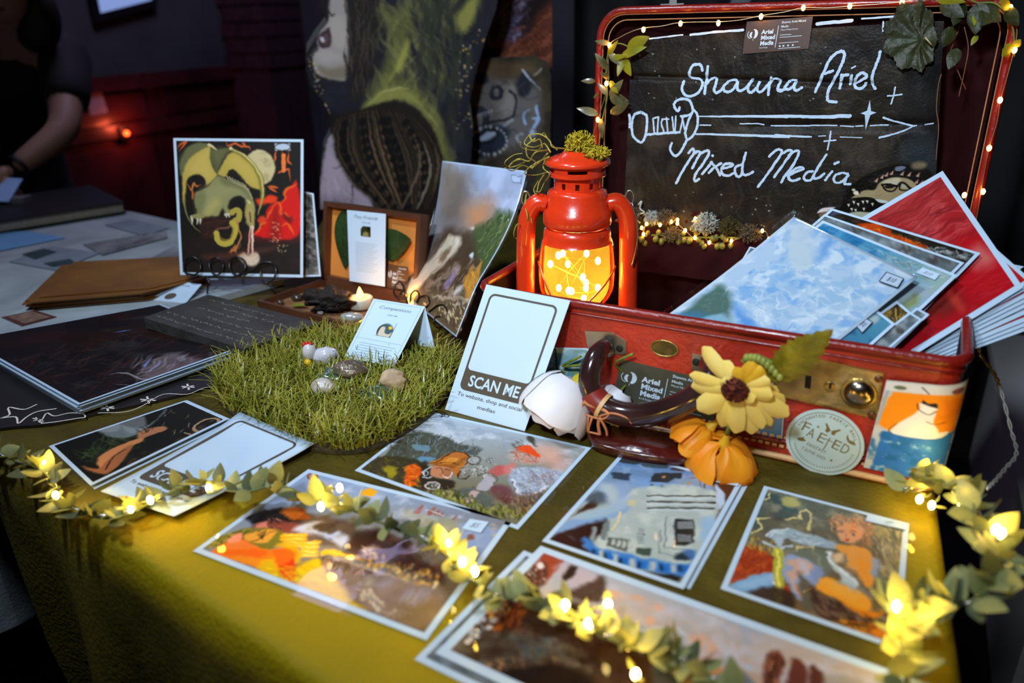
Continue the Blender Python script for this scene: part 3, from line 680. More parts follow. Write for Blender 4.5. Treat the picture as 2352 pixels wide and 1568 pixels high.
# photo stickers half hidden behind the blooms
def pic_sticker(par, stq, fn, name, res=60, off=.0008):
    q = [FR(u, v, off) for u, v in pts(stq)]
    o = MB().slab(q, -SB, .0005).mk(name, PAPER, par); picture_on(o, inset(q, .0015), fn, res); return o
def a_(p): p.grad('8fb4cc', '3f7f9c', (1280, 800), (1300, 870)).noise('cfe0ea', 14, .5, .7, .9); p.line('30503a', 4, '1275,800 1282,870'); p.noise('6a8a50', 18, .55, .7, .8)
pic_sticker(case, '1262,797 1352,800 1344,874 1256,868', a_, 'photo_sticker')
def a_(p): p.grad('9fb8dc', '4a78b0', (1760, 890), (1770, 1010)); p.warp(8, 14).poly('7a6a58', '1745,930 1780,950 1775,985 1750,975', 3, a=.7); p.poly('d6deec', '1760,880 1800,895 1790,930', 3, a=.8)
pic_sticker(case, '1742,868 1806,882 1796,1016 1728,1003', a_, 'photo_sticker')
# round cream sticker
c = FR(1893, 1016, .0064); rad_ = .0355
ro = MB().lathe(c, [(rad_, -.0003), (rad_, 0), (.0001, 0)], 48, -SB).mk('round_sticker', mat('pale_sticker', seen('a3c4d2'), .4, var=.03), case)
rf = lambda x, y: c+ST*x*rad_+UP*y*rad_-SB*.0004
rot = math.radians(-17); rg = lambda x, y: rf(x*math.cos(rot)-y*math.sin(rot), x*math.sin(rot)+y*math.cos(rot))
m = MB(); m.ribbon([rf(.9*math.cos(a), .9*math.sin(a)) for a in np.linspace(0, 2*math.pi, 60)], -SB, .0005)
for s_, x, y, h in (('F', -.72, .06, .30), ('A', -.50, -.04, .30), ('E', -.24, -.04, .30), ('E', .17, -.04, .30), ('D', .42, -.04, .30)): text_on(m, s_, rg, x, y, h, bold=-.006, width=h*.62)
for a0, a1, s_ in ((150, 20, 'ENCHANTED FAERIE BALL'), ):
    for i, ch in enumerate(s_):
        if ch == ' ': continue
        a = math.radians(a0+(a1-a0)*i/(len(s_)-1)); px_, py_ = .76*math.cos(a), .76*math.sin(a); b = a-math.pi/2
        text_on(m, ch, lambda x, y: rf(px_+x*math.cos(b)-y*math.sin(b), py_+x*math.sin(b)+y*math.cos(b)), 0, 0, .085, center=True)
for a0, a1 in ((195, 345),):
    for i in range(30): a = math.radians(a0+(a1-a0)*i/29); m.ribbon([rf(.74*math.cos(a), .74*math.sin(a)), rf(.80*math.cos(a+.03), .80*math.sin(a+.03))], -SB, .0005)
text_on(m, 'FANTASY', rg, -.10, -.30, .10, bold=-.01, center=True, width=.52)
text_on(m, '7 JUNE 2025', rg, -.10, -.48, .085, bold=-.012, center=True, width=.66)
for s in (-1, 1):                                            # dagger T and butterflies
    m.add([rg(.0+s*.01, .42+.0), rg(.0+s*.18, .58), rg(.0+s*.21, .55), rg(.0+s*.13, .44), rg(.0+s*.13, .34), rg(.0+s*.06, .32)], [(0, 1, 2, 3, 4, 5)])
m.ribbon([rg(.07, .22), rg(.07, -.22)], -SB, .0008); m.ribbon([rg(-.03, .13), rg(.19, .13)], -SB, .0007)
m.add([rg(x, y) for x, y in ((.40, .56), (.46, .46), (.52, .40), (.64, .42), (.72, .34), (.58, .31), (.49, .34), (.42, .42))], [tuple(range(8))])
m.add([rg(x, y) for x, y in ((-.66, -.22), (-.56, -.15), (-.51, -.10), (-.50, -.16), (-.42, -.19), (-.52, -.26), (-.62, -.28))], [tuple(range(7))])
for x, y in ((-.33, .36), (.38, -.40)): m.add([rg(x+d*r_, y+e*r_) for d, e, r_ in ((0, 1, .05), (.7, .7, .02), (1, 0, .05), (.7, -.7, .02), (0, -1, .05), (-.7, -.7, .02), (-1, 0, .05), (-.7, .7, .02))], [tuple(range(8))])
m.mk('lettering', mat('bronze_ink', seen('6b6238'), .4, var=.1), ro)
# cat card wrapped round the corner
def wrap(s, z, off=.0046):
    r = .022; s0 = SR-r
    if s <= s0: return S(s, -off, z)
    a = (s-s0)/r; return S(s0+(r+off)*math.sin(a), r-(r+off)*math.cos(a), z)
def cat_art(p):
    p.bg('a9b9c6'); p.warp(3, 10)
    p.poly('e08c1c', '2100,890 2180,883 2205,895 2190,985 2130,1010 2083,985 2092,920', 1.5, 0); p.poly('c8641a', '2170,900 2200,905 2196,950 2175,940', 4, a=.5)
    p.noise('c06a18', 26, .5, .75, .6, '2085,890 2210,885 2195,1000 2083,990')
    p.poly('2c6cc0', '2092,1000 2190,990 2178,1100 2080,1110', 1.5, 0); p.noise('1f5f9c', 18, .45, .7, .8, '2085,1000 2185,995 2170,1095 2085,1095'); p.noise('8fc0dc', 14, .6, .75, .8, '2085,1030 2170,1030 2160,1100 2085,1100')
    p.warp(0).poly('cdd8e0', '2132,945 2146,915 2160,930 2158,960 2165,985 2150,1000 2105,1003 2112,975', 1); p.poly('cdd8e0', '2120,1000 2175,985 2170,1000 2125,1006', 1)
    p.poly('dfe8ee', '2138,914 2143,905 2150,912 2160,909 2162,925 2152,939 2141,933', .8, 0)
    p.poly('1c1a20', '2140,912 2143,903 2150,911 2161,908 2162,922 2152,918', .7, 0); p.line('2a2420', 1.6, '2136,915 2137,928 2145,937 2153,940 2160,930'); p.line('2a2420', 1.4, '2150,960 2160,965 2172,960', 1); p.line('3a3020', 1.5, '2110,975 2100,995 2105,1003')
    p.poly('d8e0e8', '2088,862 2212,858 2208,884 2090,888', 1, 0, .5); p.ell('5a6a50', 2110, 876, 9, 6); p.ell('7a4a4a', 2190, 878, 12, 9); p.line('3a3020', 2, '2140,868 2150,884')
    p.line('3a2a20', 2, '2208,900 2200,960 2190,1000'); p.line('8fa0b0', 5, '2093,890 2083,985')
U0, V0 = np.meshgrid(np.linspace(0, 1, 81), np.linspace(0, 1, 121)); 
sl = lambda v: (-.0475-.006*v, .022-.010*v)
zt = lambda u: SH-.018-.006*(1-u)
P = np.array([[wrap(sl(v)[0]*(1-u)+sl(v)[1]*u, zt(u)*(1-v)+.016*v) for u in np.linspace(0, 1, 81)] for v in np.linspace(0, 1, 121)])
pc_ = Picture([(2090, 858), (2214, 855), (2178, 1105), (2072, 1100)], 60, 118, 120); 
class _P: pass
pc_.nx, pc_.ny = 80, 120; pc_.X, pc_.Y = np.meshgrid(np.linspace(0, 60, 81), np.linspace(0, 118, 121)); pc_.X0, pc_.Y0 = pc_.X.copy(), pc_.Y.copy(); pc_.C = np.zeros(pc_.X.shape+(3,)); cat_art(pc_)
grid_obj('cat_card', P, mat_print('print_ink'), case, pc_.linear(), label='torn paper card painted with a white cat on orange and blue')

# ================================================================== chalk sign hanging in the lid
SO = LD(0, 0, .009)
def crs(x, c, w): return math.exp(-((x-c)/w)**2)
def sgdisp(s, h):
    s1 = np.asarray(s, float); h1 = np.asarray(h, float)
    r = .006*(fbm((s1+1)*14, (h1+1)*9, 5, 4)-.5)+.003*(fbm((s1+1)*40, (h1+1)*30, 8, 3)-.5)
    r = r-.0045*np.exp(-((h1-.150-(s1+.2)*.05)/.006)**2)*(s1 > -.30)*(1-np.exp(-((s1+.30)/.05)**2))
    r = r-.0040*np.exp(-((h1-.205+(s1+.3)*.02)/.0035)**2)*(s1 < -.12)
    r = r+.004*np.exp(-((s1+.04+(h1-.1)*.3)/.018)**2)-.010*np.clip((s1+.06)/.08, 0, 1)
    return r
def SG(u, v, lift=.0):
    p = PL(u, v, SO, LN); d = p-H0; return p+LN*(float(sgdisp(d@ST, d@LU))+lift)
sign = thing('chalk_sign', 'black painted cloth sign with chalk lettering hung inside the open suitcase lid', 'sign', LD(-.2, .02, .009))
sq = [PL(u, v, SO, LN) for u, v in ((1452, 88), (2168, 48), (2140, 612), (1430, 562))]
def sign_art(p):
    p.bg('1f1e1a'); p.noise('17171a', 60, .4, .65, .9); p.noise('3a3630', 80, .5, .75, .8); p.noise('32251c', 50, .6, .8, .7, '1640,70 1900,60 1850,130 1600,140')
    p.dabs('3b3831 2f2d28 1b1b1c', 260, 60, 9, 80, '1460,100 2140,60 2120,560 1440,550', 14, .35)
    p.dabs('4a463e 3c3a36', 60, 46, 5, -8, '1640,120 2100,100 2060,500 1640,520', 12, .35)
    p.poly('14171c', '2090,130 2160,110 2160,400 2100,420 2070,260', 8, a=.75); p.poly('26323a', '2070,320 2150,300 2146,420 2080,400', 9, a=.6)
    p.noise('14181c', 40, .45, .7, .7, '1440,500 1800,510 1790,560 1440,560')
    for i in range(46):
        x, y = random.uniform(1450, 1900), random.choice([random.uniform(100, 230), random.uniform(430, 545)]); p.ell('9fb4c8', x, y, random.uniform(.8, 2.4), random.uniform(.8, 2), 0, .8, .8)
    # beast sketched at the lower right
    p.poly('0e0d0c', '1880,520 1890,490 1930,470 1945,430 1975,400 2015,380 2060,365 2110,368 2140,385 2146,430 2100,500 1990,560 1900,560', 3, 1, .9)
    p.poly('8a8468', '1955,446 1985,427 2010,425 2022,408 2050,396 2085,398 2105,412 2108,430 2090,445 2055,455 2010,446 1975,445 1955,448', 1.2); p.poly('aeb4a4', '2030,405 2055,397 2070,400 2060,412 2035,415', 2, 1, .8); p.poly('b0c2c4', '2000,446 2035,450 2040,456 2018,456', 1)
    p.poly('9aa898', '1948,486 1970,478 2010,478 2045,456 2075,445 2080,452 2030,490 1990,510 1950,520', 1.3)
    p.line('0d0b0a', 4.5, '2027,413 2045,412 2062,416 2070,408 2080,410 2092,422'); p.line('0d0b0a', 3.5, '2027,413 2036,426 2052,428 2062,418'); p.ell('15120e', 2045, 417, 12, 5, -8); p.line('0d0b0a', 3, '2070,410 2068,424 2085,426 2094,420'); p.ell('8f9a8a', 2077, 417, 7, 4, 20)
    p.line('0d0b0a', 7, '1950,450 1985,446 2005,448 2018,458 2040,460 2060,448 2080,438')
    for x, y in ((1962, 453), (1972, 458), (1983, 452), (1993, 451), (2005, 457), (1950, 460), (1957, 470), (1966, 472), (1985, 469)): p.poly('c2ccc8', [(x-3, y), (x+3, y-1), (x+1, y+7)], .7, 0)
    for x, y in ((2036, 389), (2048, 385), (2072, 386), (2088, 388), (2108, 389), (2026, 394), (2013, 402), (2105, 405), (2116, 407)): p.poly('b08f80', [(x-4, y+4), (x+6, y-6), (x+3, y+5)], .8, 0)
    p.poly('606a88', '2058,372 2072,369 2082,372 2070,380 2058,380', 1); p.poly('7a7058', '2094,366 2110,358 2128,362 2122,374 2100,376', 4, a=.8)
    p.poly('c2c8d8', '1878,482 1890,470 1920,467 1906,474 1896,482 1886,480', 1); p.poly('6a5848', '1882,484 1900,478 1905,492 1890,498', 1.5)
    p.ell('c0c4b8', 1962, 426, 4, 3); p.ell('c8c8c0', 1968, 433, 7, 5); p.line('0d0b0a', 3, '1972,425 1976,434')
pc_ = Picture(qpx(sq), 1000*np.linalg.norm(sq[1]-sq[0]), 1000*np.linalg.norm(sq[3]-sq[0]), 440); sign_art(pc_)
P = bil(sq, pc_.nx, pc_.ny); dd = P-H0; P = P+LN*sgdisp(dd@ST, dd@LU)[..., None]
grid_obj('cloth', P, mat_print('sign_cloth', .42, .0, .35), sign, pc_.linear())
CHS = {}; random.seed(3)
def use(name):
    global CH
    CH = CHS.setdefault(name, MB())
use('name_lettering')
def chalk(ox, oy, k, st, w=7.0, w1=None, jit=.5):
    for line in st.split('|'):
        Q = [(ox+x/k, oy+y/k) for x, y in pts(line)]; Q = smooth(Q, False, 6) if len(Q) > 2 else np.array([Q[0]+(np.array(Q[1])-Q[0])*i/8 for i in range(9)])
        P = np.array([SG(u, v, .0007) for u, v in Q]); kk = .86/FPX; n = len(P)
        dep = float((P[0]-CP)@CF); ww = np.linspace(w, w1 if w1 is not None else w, n)*.9*dep/FPX
        T = np.gradient(P, axis=0)
        CH.ribbon(P, LN, ww, 0, jit)
        for e in (0, -1):
            r = ww[e]/2; CH.add([P[e]+LN*.00005+(ST*math.cos(a)+LU*math.sin(a))*r for a in np.linspace(0, 2*math.pi, 9)[:-1]], [tuple(range(8))])
a6 = (1420, 100, 6)
chalk(*a6, '1160,370 1140,300 1090,285 1020,310 985,390 985,450 1040,475 1110,490 1160,540 1150,600 1110,670 1050,710 980,725 920,700 885,640 885,590 905,520|1235,315 1220,420 1205,560 1195,690|1212,560 1260,500 1320,465 1345,490 1345,560 1325,620 1330,665 1370,675 1420,640 1450,600|1630,520 1600,500 1530,520 1470,570 1450,620 1480,660 1540,660 1600,610 1640,530 1640,600 1650,640 1690,650 1750,620 1800,560 1850,490|1850,490 1800,570 1790,640 1820,675 1870,650 1920,590 1950,520 1920,600 1930,660 1980,660 2030,610 2080,540|2110,470 2090,560 2075,640 2070,705|2085,560 2130,490 2190,480 2230,510 2210,590 2200,640 2240,655 2300,630', 6.8)
use('sword_drawing')
chalk(*a6, '320,945 240,970 205,1050 195,1170 210,1270 260,1330 315,1360 360,1320 390,1210 400,1080 390,990 320,945|160,980 170,1060 165,1150|400,1255 540,1240 700,1230 850,1220|850,880 830,930 790,890 775,830 820,780 900,760 980,780 1020,850 1030,940 960,990 870,1000|1030,900 1090,970 1100,1080 1080,1180 1030,1270 960,1320 930,1240 950,1130 980,1040 1020,960|950,1330 900,1430 850,1510 790,1545 740,1500 720,1440 745,1370', 6.2)
chalk(*a6, '480,1030 500,1230|560,1020 540,1240|480,1030 560,1010|620,1040 600,1100 640,1230|670,1020 690,1230|610,1040 700,1040|750,1010 770,1200|800,1000 790,1200|880,1000 920,1180|900,1000 860,1200', 4)
chalk(*a6, '1110,1002 1400,1004 1700,1002 2340,1005', 3, 7); chalk(*a6, '1130,1122 1280,1124|1680,1105 1900,1105 2000,1120|2100,1135 2350,1135', 3); chalk(*a6, '1070,1245 1300,1250 1800,1265 2350,1285', 4, 7)
use('name_lettering')
b6 = (1780, 90, 6)
chalk(*b6, '60,700 120,690 170,620|290,560 230,560 170,610 140,670 190,690 250,650 295,570 270,640 280,700 320,700 375,665|560,725 620,580 680,440 760,280 840,200 920,165 960,200 940,300 880,440 800,580 750,680 725,790 740,850 850,865|690,475 800,435|920,490 910,590 895,675|915,560 950,500 1010,490|1060,500 1050,570 1035,620|1110,600 1180,570 1260,520 1250,480 1190,465 1130,520 1100,600 1110,660 1160,680 1220,660 1255,600|1450,170 1440,240 1400,340 1360,450 1340,540 1350,620 1385,680', 7)
chalk(*b6, '1060,400 1110,372', 4)
use('sparkle.b'); chalk(*b6, '1660,660 1640,760 1600,890|1555,780 1640,775 1750,760', 4)
use('sparkle.c'); chalk(*b6, '770,1270 755,1390 725,1520|680,1405 760,1395 840,1390', 4); use('sword_drawing')
chalk(*b6, '0,1065 300,1060 600,1070 1035,1055', 7, 9); chalk(*b6, '0,1195 480,1195|490,1190 850,1190|900,1195 1080,1205|1110,1200 1210,1195|1310,1195 1450,1185 1560,1185|2070,1175 2180,1160', 3); chalk(*b6, '0,1325 250,1335 500,1345', 6, 4); chalk(*b6, '600,1335 700,1330|900,1345 1200,1355', 2.4)
chalk(*b6, '1495,1080 1640,1130 1880,1190 1950,1190|1440,1355 1640,1305 1800,1250 1900,1200', 5, 3)
use('trade_lettering')
c6 = (1520, 320, 6)
chalk(*c6, '375,185 430,130 450,180 400,260 300,420 205,600|440,200 500,165 530,190 480,290 425,395|530,200 600,160 650,160 640,220 560,350 480,460 450,540 470,575 515,545|690,310 640,380 560,475|650,460 720,390 820,330|700,330 760,410 800,495|830,400 900,390 980,350 940,330 860,350 820,430 850,490 920,500 980,470|1090,350 1020,380 1010,460 1050,515 1100,480 1110,400|1160,185 1120,330 1110,440 1140,490 1200,480 1260,445|1480,235 1560,160 1620,140 1650,180 1560,330 1440,500 1330,650|1650,200 1750,150 1790,170 1700,310 1550,520|1750,220 1840,160 1890,170 1860,260 1780,400 1700,500 1650,590|1750,500 1840,450 1950,410 1920,385 1830,410 1750,490 1760,550 1820,570 1900,540|2080,440 2010,450 1960,510 1980,560 2050,560 2100,490|2270,210 2160,380 2100,490 2110,540 2180,520 2240,470|2350,440 2300,500 2255,560|700,222 706,226', 6.4)
chalk(1800, 340, 6, '800,340 720,370 690,430 730,475 800,460 870,400 890,360 830,340|885,350 860,430 840,490 920,495', 6); chalk(1800, 340, 6, '705,215 755,192', 7)
use('sparkle.a')
CH.add([SG(1780+x/6, 90+y/6, .0007) for x, y in pts('1310,835 1325,990 1400,1010 1315,1045 1250,1250 1240,1040 1180,1020 1270,985')], [tuple(range(8))])
use('border_dash.a'); chalk(0, 0, 1, '1586,80 1640,74 1707,69', 6); use('border_dash.b'); chalk(0, 0, 1, '1877,55 1957,47', 8); use('border_dash.c'); chalk(0, 0, 1, '1980,43 2060,38', 4.5); use('border_dash.d'); chalk(0, 0, 1, '2029,50 2028,72|1492,89 1568,80', 3.5)
for k_, CH in CHS.items(): CH.mk(k_.split('.')[0], mat('blue_white_chalk', seen('a4c6ea'), .9, var=.12, vs=700), sign)
q = [SG(u, v, .0012) for u, v in ((1716, 50), (1868, 38), (1858, 112), (1706, 124))]
business_card(sign, q, LN, 'card_sticker', mat('brown_card', seen('3b2a20'), .5, var=.15))
# ================================================================== pictures (each read off its own crop)
def art_wizard(p):
    p.at(800, 900, 4); p.grad('9fb6d2', '6a6a58', (1100, 250), (900, 900)); p.warp(6, 12)
    p.noise('b7c8dd', 30, .45, .7, .9, '700,260 2100,560 2000,760 1500,560 800,420'); p.noise('7f93ad', 24, .5, .7, .6, '900,260 1500,420 1400,500 800,400')
    p.poly('3c4238', '330,600 560,380 760,380 1000,470 1180,520 1060,600 780,620 560,640', 4, 1, .9, .3)
    p.dabs('2b3029 55604f 7d93a8 3f4a44 6d8a9c', 170, 90, 1.8, -55, '350,590 620,380 820,380 1200,520 1050,620 760,640', 25)
    p.poly('5f8296', '560,490 640,480 720,510 700,535 610,530', 1.5); p.poly('5a88a8', '640,590 760,595 700,630 600,625', 2)
    p.poly('33301f', '110,720 330,590 640,640 760,780 660,900 400,860', 3, 1, .95, .2); p.dabs('1e1f14 4a4422 60591f 2b2613 77701c', 120, 70, 2, 15, '130,710 330,600 620,650 650,880 420,850', 50)
    p.poly('8e861c', '310,690 400,680 415,740 390,790 330,760', 3, tex=.4); p.poly('c3500f', '490,690 560,660 630,690 620,760 560,800 600,850 480,840 500,760', 2, tex=.35); p.dabs('e07b1a a8300a d9a020', 50, 60, 2, 20, '480,680 630,680 620,860 480,860', 60)
    p.poly('1d1a12', '640,640 700,640 700,790 640,800', 3, a=.7)
    p.warp(3, 8)
    p.poly('a8662a', '700,650 800,600 920,545 980,545 1060,580 1050,650 990,700 960,770 900,720 800,680', 1.2); p.poly('c98a2c', '800,640 900,590 1000,620 960,680 880,660', 3, a=.7); p.poly('5a3512', '760,660 900,650 1000,600 1050,590 980,660 900,690', 3, a=.5)
    p.line('2a1c0e', 2.2, '640,650 760,640 860,580 960,540 1060,580 1040,650 980,720 960,780 1020,790 1060,760'); p.line('d8b070', 1, '860,620 900,600 950,610 900,640'); p.line('2a1c0e', 1.6, '740,660 820,640 900,640 960,660')
    p.poly('b07a5a', '720,690 790,670 880,690 910,740 880,790 780,780 720,760', 1.4); p.poly('8a5a40', '830,700 900,720 890,770 840,760', 3, a=.6); p.line('2b1a12', 1.6, '760,700 790,690 815,705|'.replace('|', '')); p.line('2b1a12', 1.6, '840,700 870,700 890,715'); p.line('7a3a30', 1.6, '790,755 820,765 850,755'); p.line('3a2418', 1.4, '815,700 825,735 805,745')
    p.line('bcd0e4', 2, '660,760 640,730 670,710 700,690 730,680'); p.ring('bcd0e4', 1.5, 670, 740, 22, 18); p.line('d8e4f0', 2, '830,760 860,780 890,760 905,730'); p.line('bcd0e4', 2.2, '640,775 690,780 720,770')
    p.poly('2a2418', '640,790 900,800 920,860 820,900 660,880', 2.5); p.ring('b8bcc0', 3, 730, 850, 62, 34, 5); p.dabs('d0d6dc 6a6f70', 26, 26, 1.4, 80, '690,830 770,830 770,870 690,870', 40)
    for cx, cy, r in ((1110, 620, 60), (1160, 680, 34), (1245, 620, 24), (1100, 700, 30), (1190, 730, 20)):
        p.ring('3a3a34', 3, cx, cy, r, r*.6); p.ring('b9c2c8', 1.6, cx, cy, r*.8, r*.46, 0, 1, 30, 330); p.ell('9aa4a8', cx+r*.1, cy, r*.3, r*.2)
    p.dabs('c8d0d6 3a3f3a 8a9088 e0e6ea', 110, 40, 1.6, 10, '1050,560 1330,600 1260,760 960,780', 80)
    p.poly('b8a29c', '1440,560 1560,500 1700,560 1760,640 1600,660 1460,620', 6, 1, .8, .3); p.poly('c89890', '1700,480 1900,520 2000,700 1800,680 1680,560', 18, 1, .75); p.poly('d8b0a0', '1700,520 1850,540 1900,620 1760,600', 14, 1, .6)
    p.dabs('a04028 c86848 e09070 7a5048', 60, 80, 2.4, 25, '1450,500 1700,560 1720,650 1480,640', 30, .8); p.poly('df4f1c', '1500,500 1600,480 1690,540 1730,595 1640,570 1540,540', 1.6); p.poly('3f4038', '1600,410 1650,400 1690,500 1640,460', 2.5); p.dabs('50584c 3a3a30', 22, 60, 2, 20, '1460,450 1560,440 1560,500 1480,520', 30)
    p.poly('a84a44', '1250,720 1330,670 1400,690 1380,750 1290,770', 3, tex=.3); p.poly('c86860', '1380,680 1480,650 1490,720 1410,760', 4, 1, .8, .3)
    p.poly('93a4c0', '1480,700 1600,690 1760,690 1960,760 1880,870 1700,900 1560,840 1440,780', 2.5, tex=.3); p.poly('8497b5', '1440,790 1620,880 1780,890 1700,950 1560,950 1480,880', 2.5)
    p.dabs('c2d0e2 5a5f6c 9ab0cc 6e7a90', 130, 80, 2, 20, '1450,700 1700,690 1940,770 1880,860 1700,930 1540,930', 60, .85); 
    for i in range(26): p.ring('7a6670', 1.4, random.uniform(1650, 1880), random.uniform(720, 860), random.uniform(8, 20), random.uniform(6, 12), 0, .8)
    p.line('bccbe0', 5, '1480,800 1520,900 1600,950 1700,930 1800,880'); p.line('565060', 2, '1470,820 1510,910 1600,965 1720,945'); p.line('565060', 3, '1400,860 1460,920 1440,980 1520,1000')
    p.poly('5a3030', '1260,850 1420,860 1500,960 1420,1020 1300,940', 5, tex=.35); p.poly('4e5a5a', '950,900 1080,870 1200,920 1300,1000 1200,1060 1000,1000', 4, tex=.3)
    p.poly('9a9eb0', '1130,870 1220,770 1310,800 1230,900 1160,900', 1.3); p.poly('a89a9c', '1060,940 1100,890 1170,900 1120,960', 1.2); p.poly('b09aa8', '1010,990 1060,950 1110,980 1060,1020', 1.2)
    for st in ('1150,760 1220,740 1300,760 1330,800 1290,830', '1100,860 1130,900 1230,910 1290,960 1250,1010 1150,990 1090,940', '1050,900 1060,950 1120,990 1010,1010 980,960'): p.line('25281e', 3.4, st); p.line('8a9488', 1.2, st)
    p.dabs('2c2f16 5e6a1e 7d8430 1c1e12 a0a860 44501e', 240, 80, 2.4, 70, '700,900 950,900 1200,1050 1400,1060 1700,1080 1640,1170 1100,1080 780,960', 45, .9, .6)
    p.dabs('4a2c22 6a4a3a 8a7a60 2c2018', 120, 90, 3, 60, '1400,960 1800,920 1700,1120 1500,1100', 40, .7, .5)
    for st in ('1440,1080 1500,1130 1560,1120 1580,1080', '1560,1060 1640,1080 1640,1130 1560,1150', '1300,1030 1360,1090 1440,1090 1420,1040', '1180,1040 1240,1090 1300,1080'): p.line('8d8a48', 2.2, st, taper=2)
def art_feast(p):
    p.at(430, 1060, 4); p.grad('7f9cc8', '6a6050', (1500, 250), (1300, 1200)); p.warp(5, 12)
    p.noise('a3b8da', 26, .5, .7, .8, '1100,100 2350,400 2700,500 1700,480'); p.ell('9aa6cc', 1260, 230, 120, 60, 10, 5, .8); p.ring('7a4a3a', 5, 1150, 140, 40, 28); p.ell('8a5a48', 1150, 140, 26, 16, 0, 2, .7)
    p.ell('d5a11a', 1640, 275, 70, 36, -4, 1.2); p.poly('54463c', '700,480 1000,440 1500,560 1400,760 1100,720 800,600', 6, 1, .8); p.poly('14110f', '560,500 800,420 1000,430 1060,520 800,560 600,560', 4, 1, .9)
    p.poly('a85a14', '860,440 980,400 1080,440 1100,510 960,520', 4); p.poly('7a3b30', '600,590 760,540 960,540 1040,590 860,640 640,630', 4, 1, .9, .2); p.poly('c0766a', '640,560 740,545 720,610 650,610', 3); p.dabs('2a1a14 50241a d09080', 26, 50, 2, 30, '740,520 840,520 820,620 740,620', 50)
    p.poly('9fb2e0', '960,600 1180,530 1500,700 1460,790 1340,740 1200,660 1050,640', 5); p.ell('4a4238', 1250, 590, 110, 48, 5, 4); p.ell('3a3028', 1560, 700, 120, 90, -25, 6, .9)
    p.poly('6b6a22', '120,800 300,690 560,600 800,610 900,700 700,800 400,760', 3, tex=.3); p.dabs('2e3012 8a8a34 b0a840 1f1e10', 90, 90, 2.4, -20, '130,800 330,670 560,600 620,680 300,760', 40)
    p.poly('c9953a', '540,660 700,610 800,620 760,700 620,740 520,700', 2); p.line('3a2c10', 2.4, '490,690 560,730 660,700 740,640 800,620'); p.dabs('1a1a14', 12, 60, 2.5, -50, '640,620 720,620 700,680 640,680', 20)
    p.poly('d2702f', '220,820 340,740 500,700 600,760 640,800 300,800', 2.5); p.poly('d98a70', '370,720 480,640 500,680 450,740', 2.5)
    p.poly('e07a10', '210,830 400,790 700,790 960,800 960,860 800,1000 500,930 300,890', 2.5); p.poly('e85a12', '230,830 420,800 700,800 660,860 440,880 320,850', 4, 1, .7); p.poly('f09a20', '300,870 500,860 700,900 760,990 560,930', 6, 1, .8); p.poly('ef6a0c', '760,800 960,770 980,870 900,940 820,950 790,880', 2)
    for k in range(4): p.poly('d0a018', [(860+k*6, 650+k*34), (1060-k*8, 640+k*34), (1060-k*10, 668+k*34), (850+k*4, 682+k*30)], 2); p.line('f0e080', 2, [(890, 664+k*32), (960, 656+k*34), (1040-k*6, 662+k*34)])
    for k in range(4): p.poly('d8b028', [(1060-k*14, 710+k*38), (1190-k*6, 716+k*36), (1160-k*6, 745+k*36), (1040-k*14, 744+k*36)], 2); p.line('f4ecb0', 2.4, [(1080-k*12, 724+k*38), (1160-k*8, 734+k*36)])
    p.poly('c8a010', '780,760 900,720 1000,800 1020,900 940,920 960,820 860,780', 3, 1, .8); p.poly('c03408', '805,960 900,900 960,880 940,1120 860,1080', 1.8); p.poly('d83a08', '930,1110 1140,1110 1130,1190 1000,1150', 2); p.dabs('a82a08 e05018', 26, 60, 2, 85, '940,1110 1140,1120 1120,1200 960,1150', 20); p.dabs('a03018 d0401a', 26, 40, 2, 60, '960,920 1130,930 1110,1000 960,990', 40)
    p.poly('c8a800', '640,920 760,880 800,980 860,1090 1000,1100 1180,1120 1700,1420 1560,1380 700,1060', 5); p.poly('cdb400', '980,960 1160,870 1340,1010 1480,1260 1600,1330 1200,1180 1000,1080', 5); p.dabs('e0cc20 b89800 c8b000', 170, 110, 5, 20, '700,960 1180,900 1400,1100 1600,1380 1000,1180 760,1080', 30, .5)
    p.line('e8be20', 13, '1230,810 1400,830 1590,865', 1, 0, 1, 1.4); p.line('f4e060', 4, '1260,812 1400,830 1560,856')
    p.line('9a9690', 7, '1330,860 1560,940 1800,1020 2000,1080'); p.poly('4e4238', '1190,850 1400,900 1800,1040 1700,1110 1400,1060 1240,960', 4, tex=.3)
    p.dabs('8a5648 b4a0a0 3a2c26 c89a90 6e6a78', 100, 150, 2.2, -45, '1200,880 1600,960 1640,1100 1400,1060 1250,960', 14, .8)
    p.poly('786a62', '1340,980 1700,1080 2300,1170 2250,1500 1900,1480 1560,1300 1400,1120', 10, 1, .95, .2); p.noise('8a7c78', 40, .45, .7, .7, '1400,1000 2300,1150 2200,1500 1700,1400'); p.poly('6a5a30', '2000,1300 2330,1280 2200,1560 1900,1480', 16, 1, .6)
    p.dabs('a8a498 d0ccb8 8a9098', 70, 60, 3.4, 50, '1520,1130 1700,1180 1780,1300 1740,1360 1560,1230', 40, .8); p.dabs('b0a898 8c8478', 40, 60, 3, -30, '1740,1340 2060,1340 2040,1420 1780,1440', 50, .6); p.dabs('8a8aa0 a0a0b4 7a7a90', 50, 130, 4, -45, '1980,1160 2260,1180 2160,1290 1950,1250', 16, .5)
    p.ell('8c8aa4', 1770, 1105, 70, 40, -20, 8, .8); p.ell('a0a098', 1640, 1080, 50, 40, -30, 7, .8)
    p.poly('3a241c', '1420,800 1500,680 1700,600 1900,700 2000,760 2150,900 2300,950 2350,1100 2100,1040 1800,900 1640,900', 8, 1, .85, .3); p.poly('8a7870', '1560,790 1660,740 1730,780 1700,850 1600,840', 5, 1, .9); p.dabs('b8b0b0 40342c d8d0d0', 30, 60, 2.6, 10, '1560,760 1720,760 1700,850 1570,850', 50)
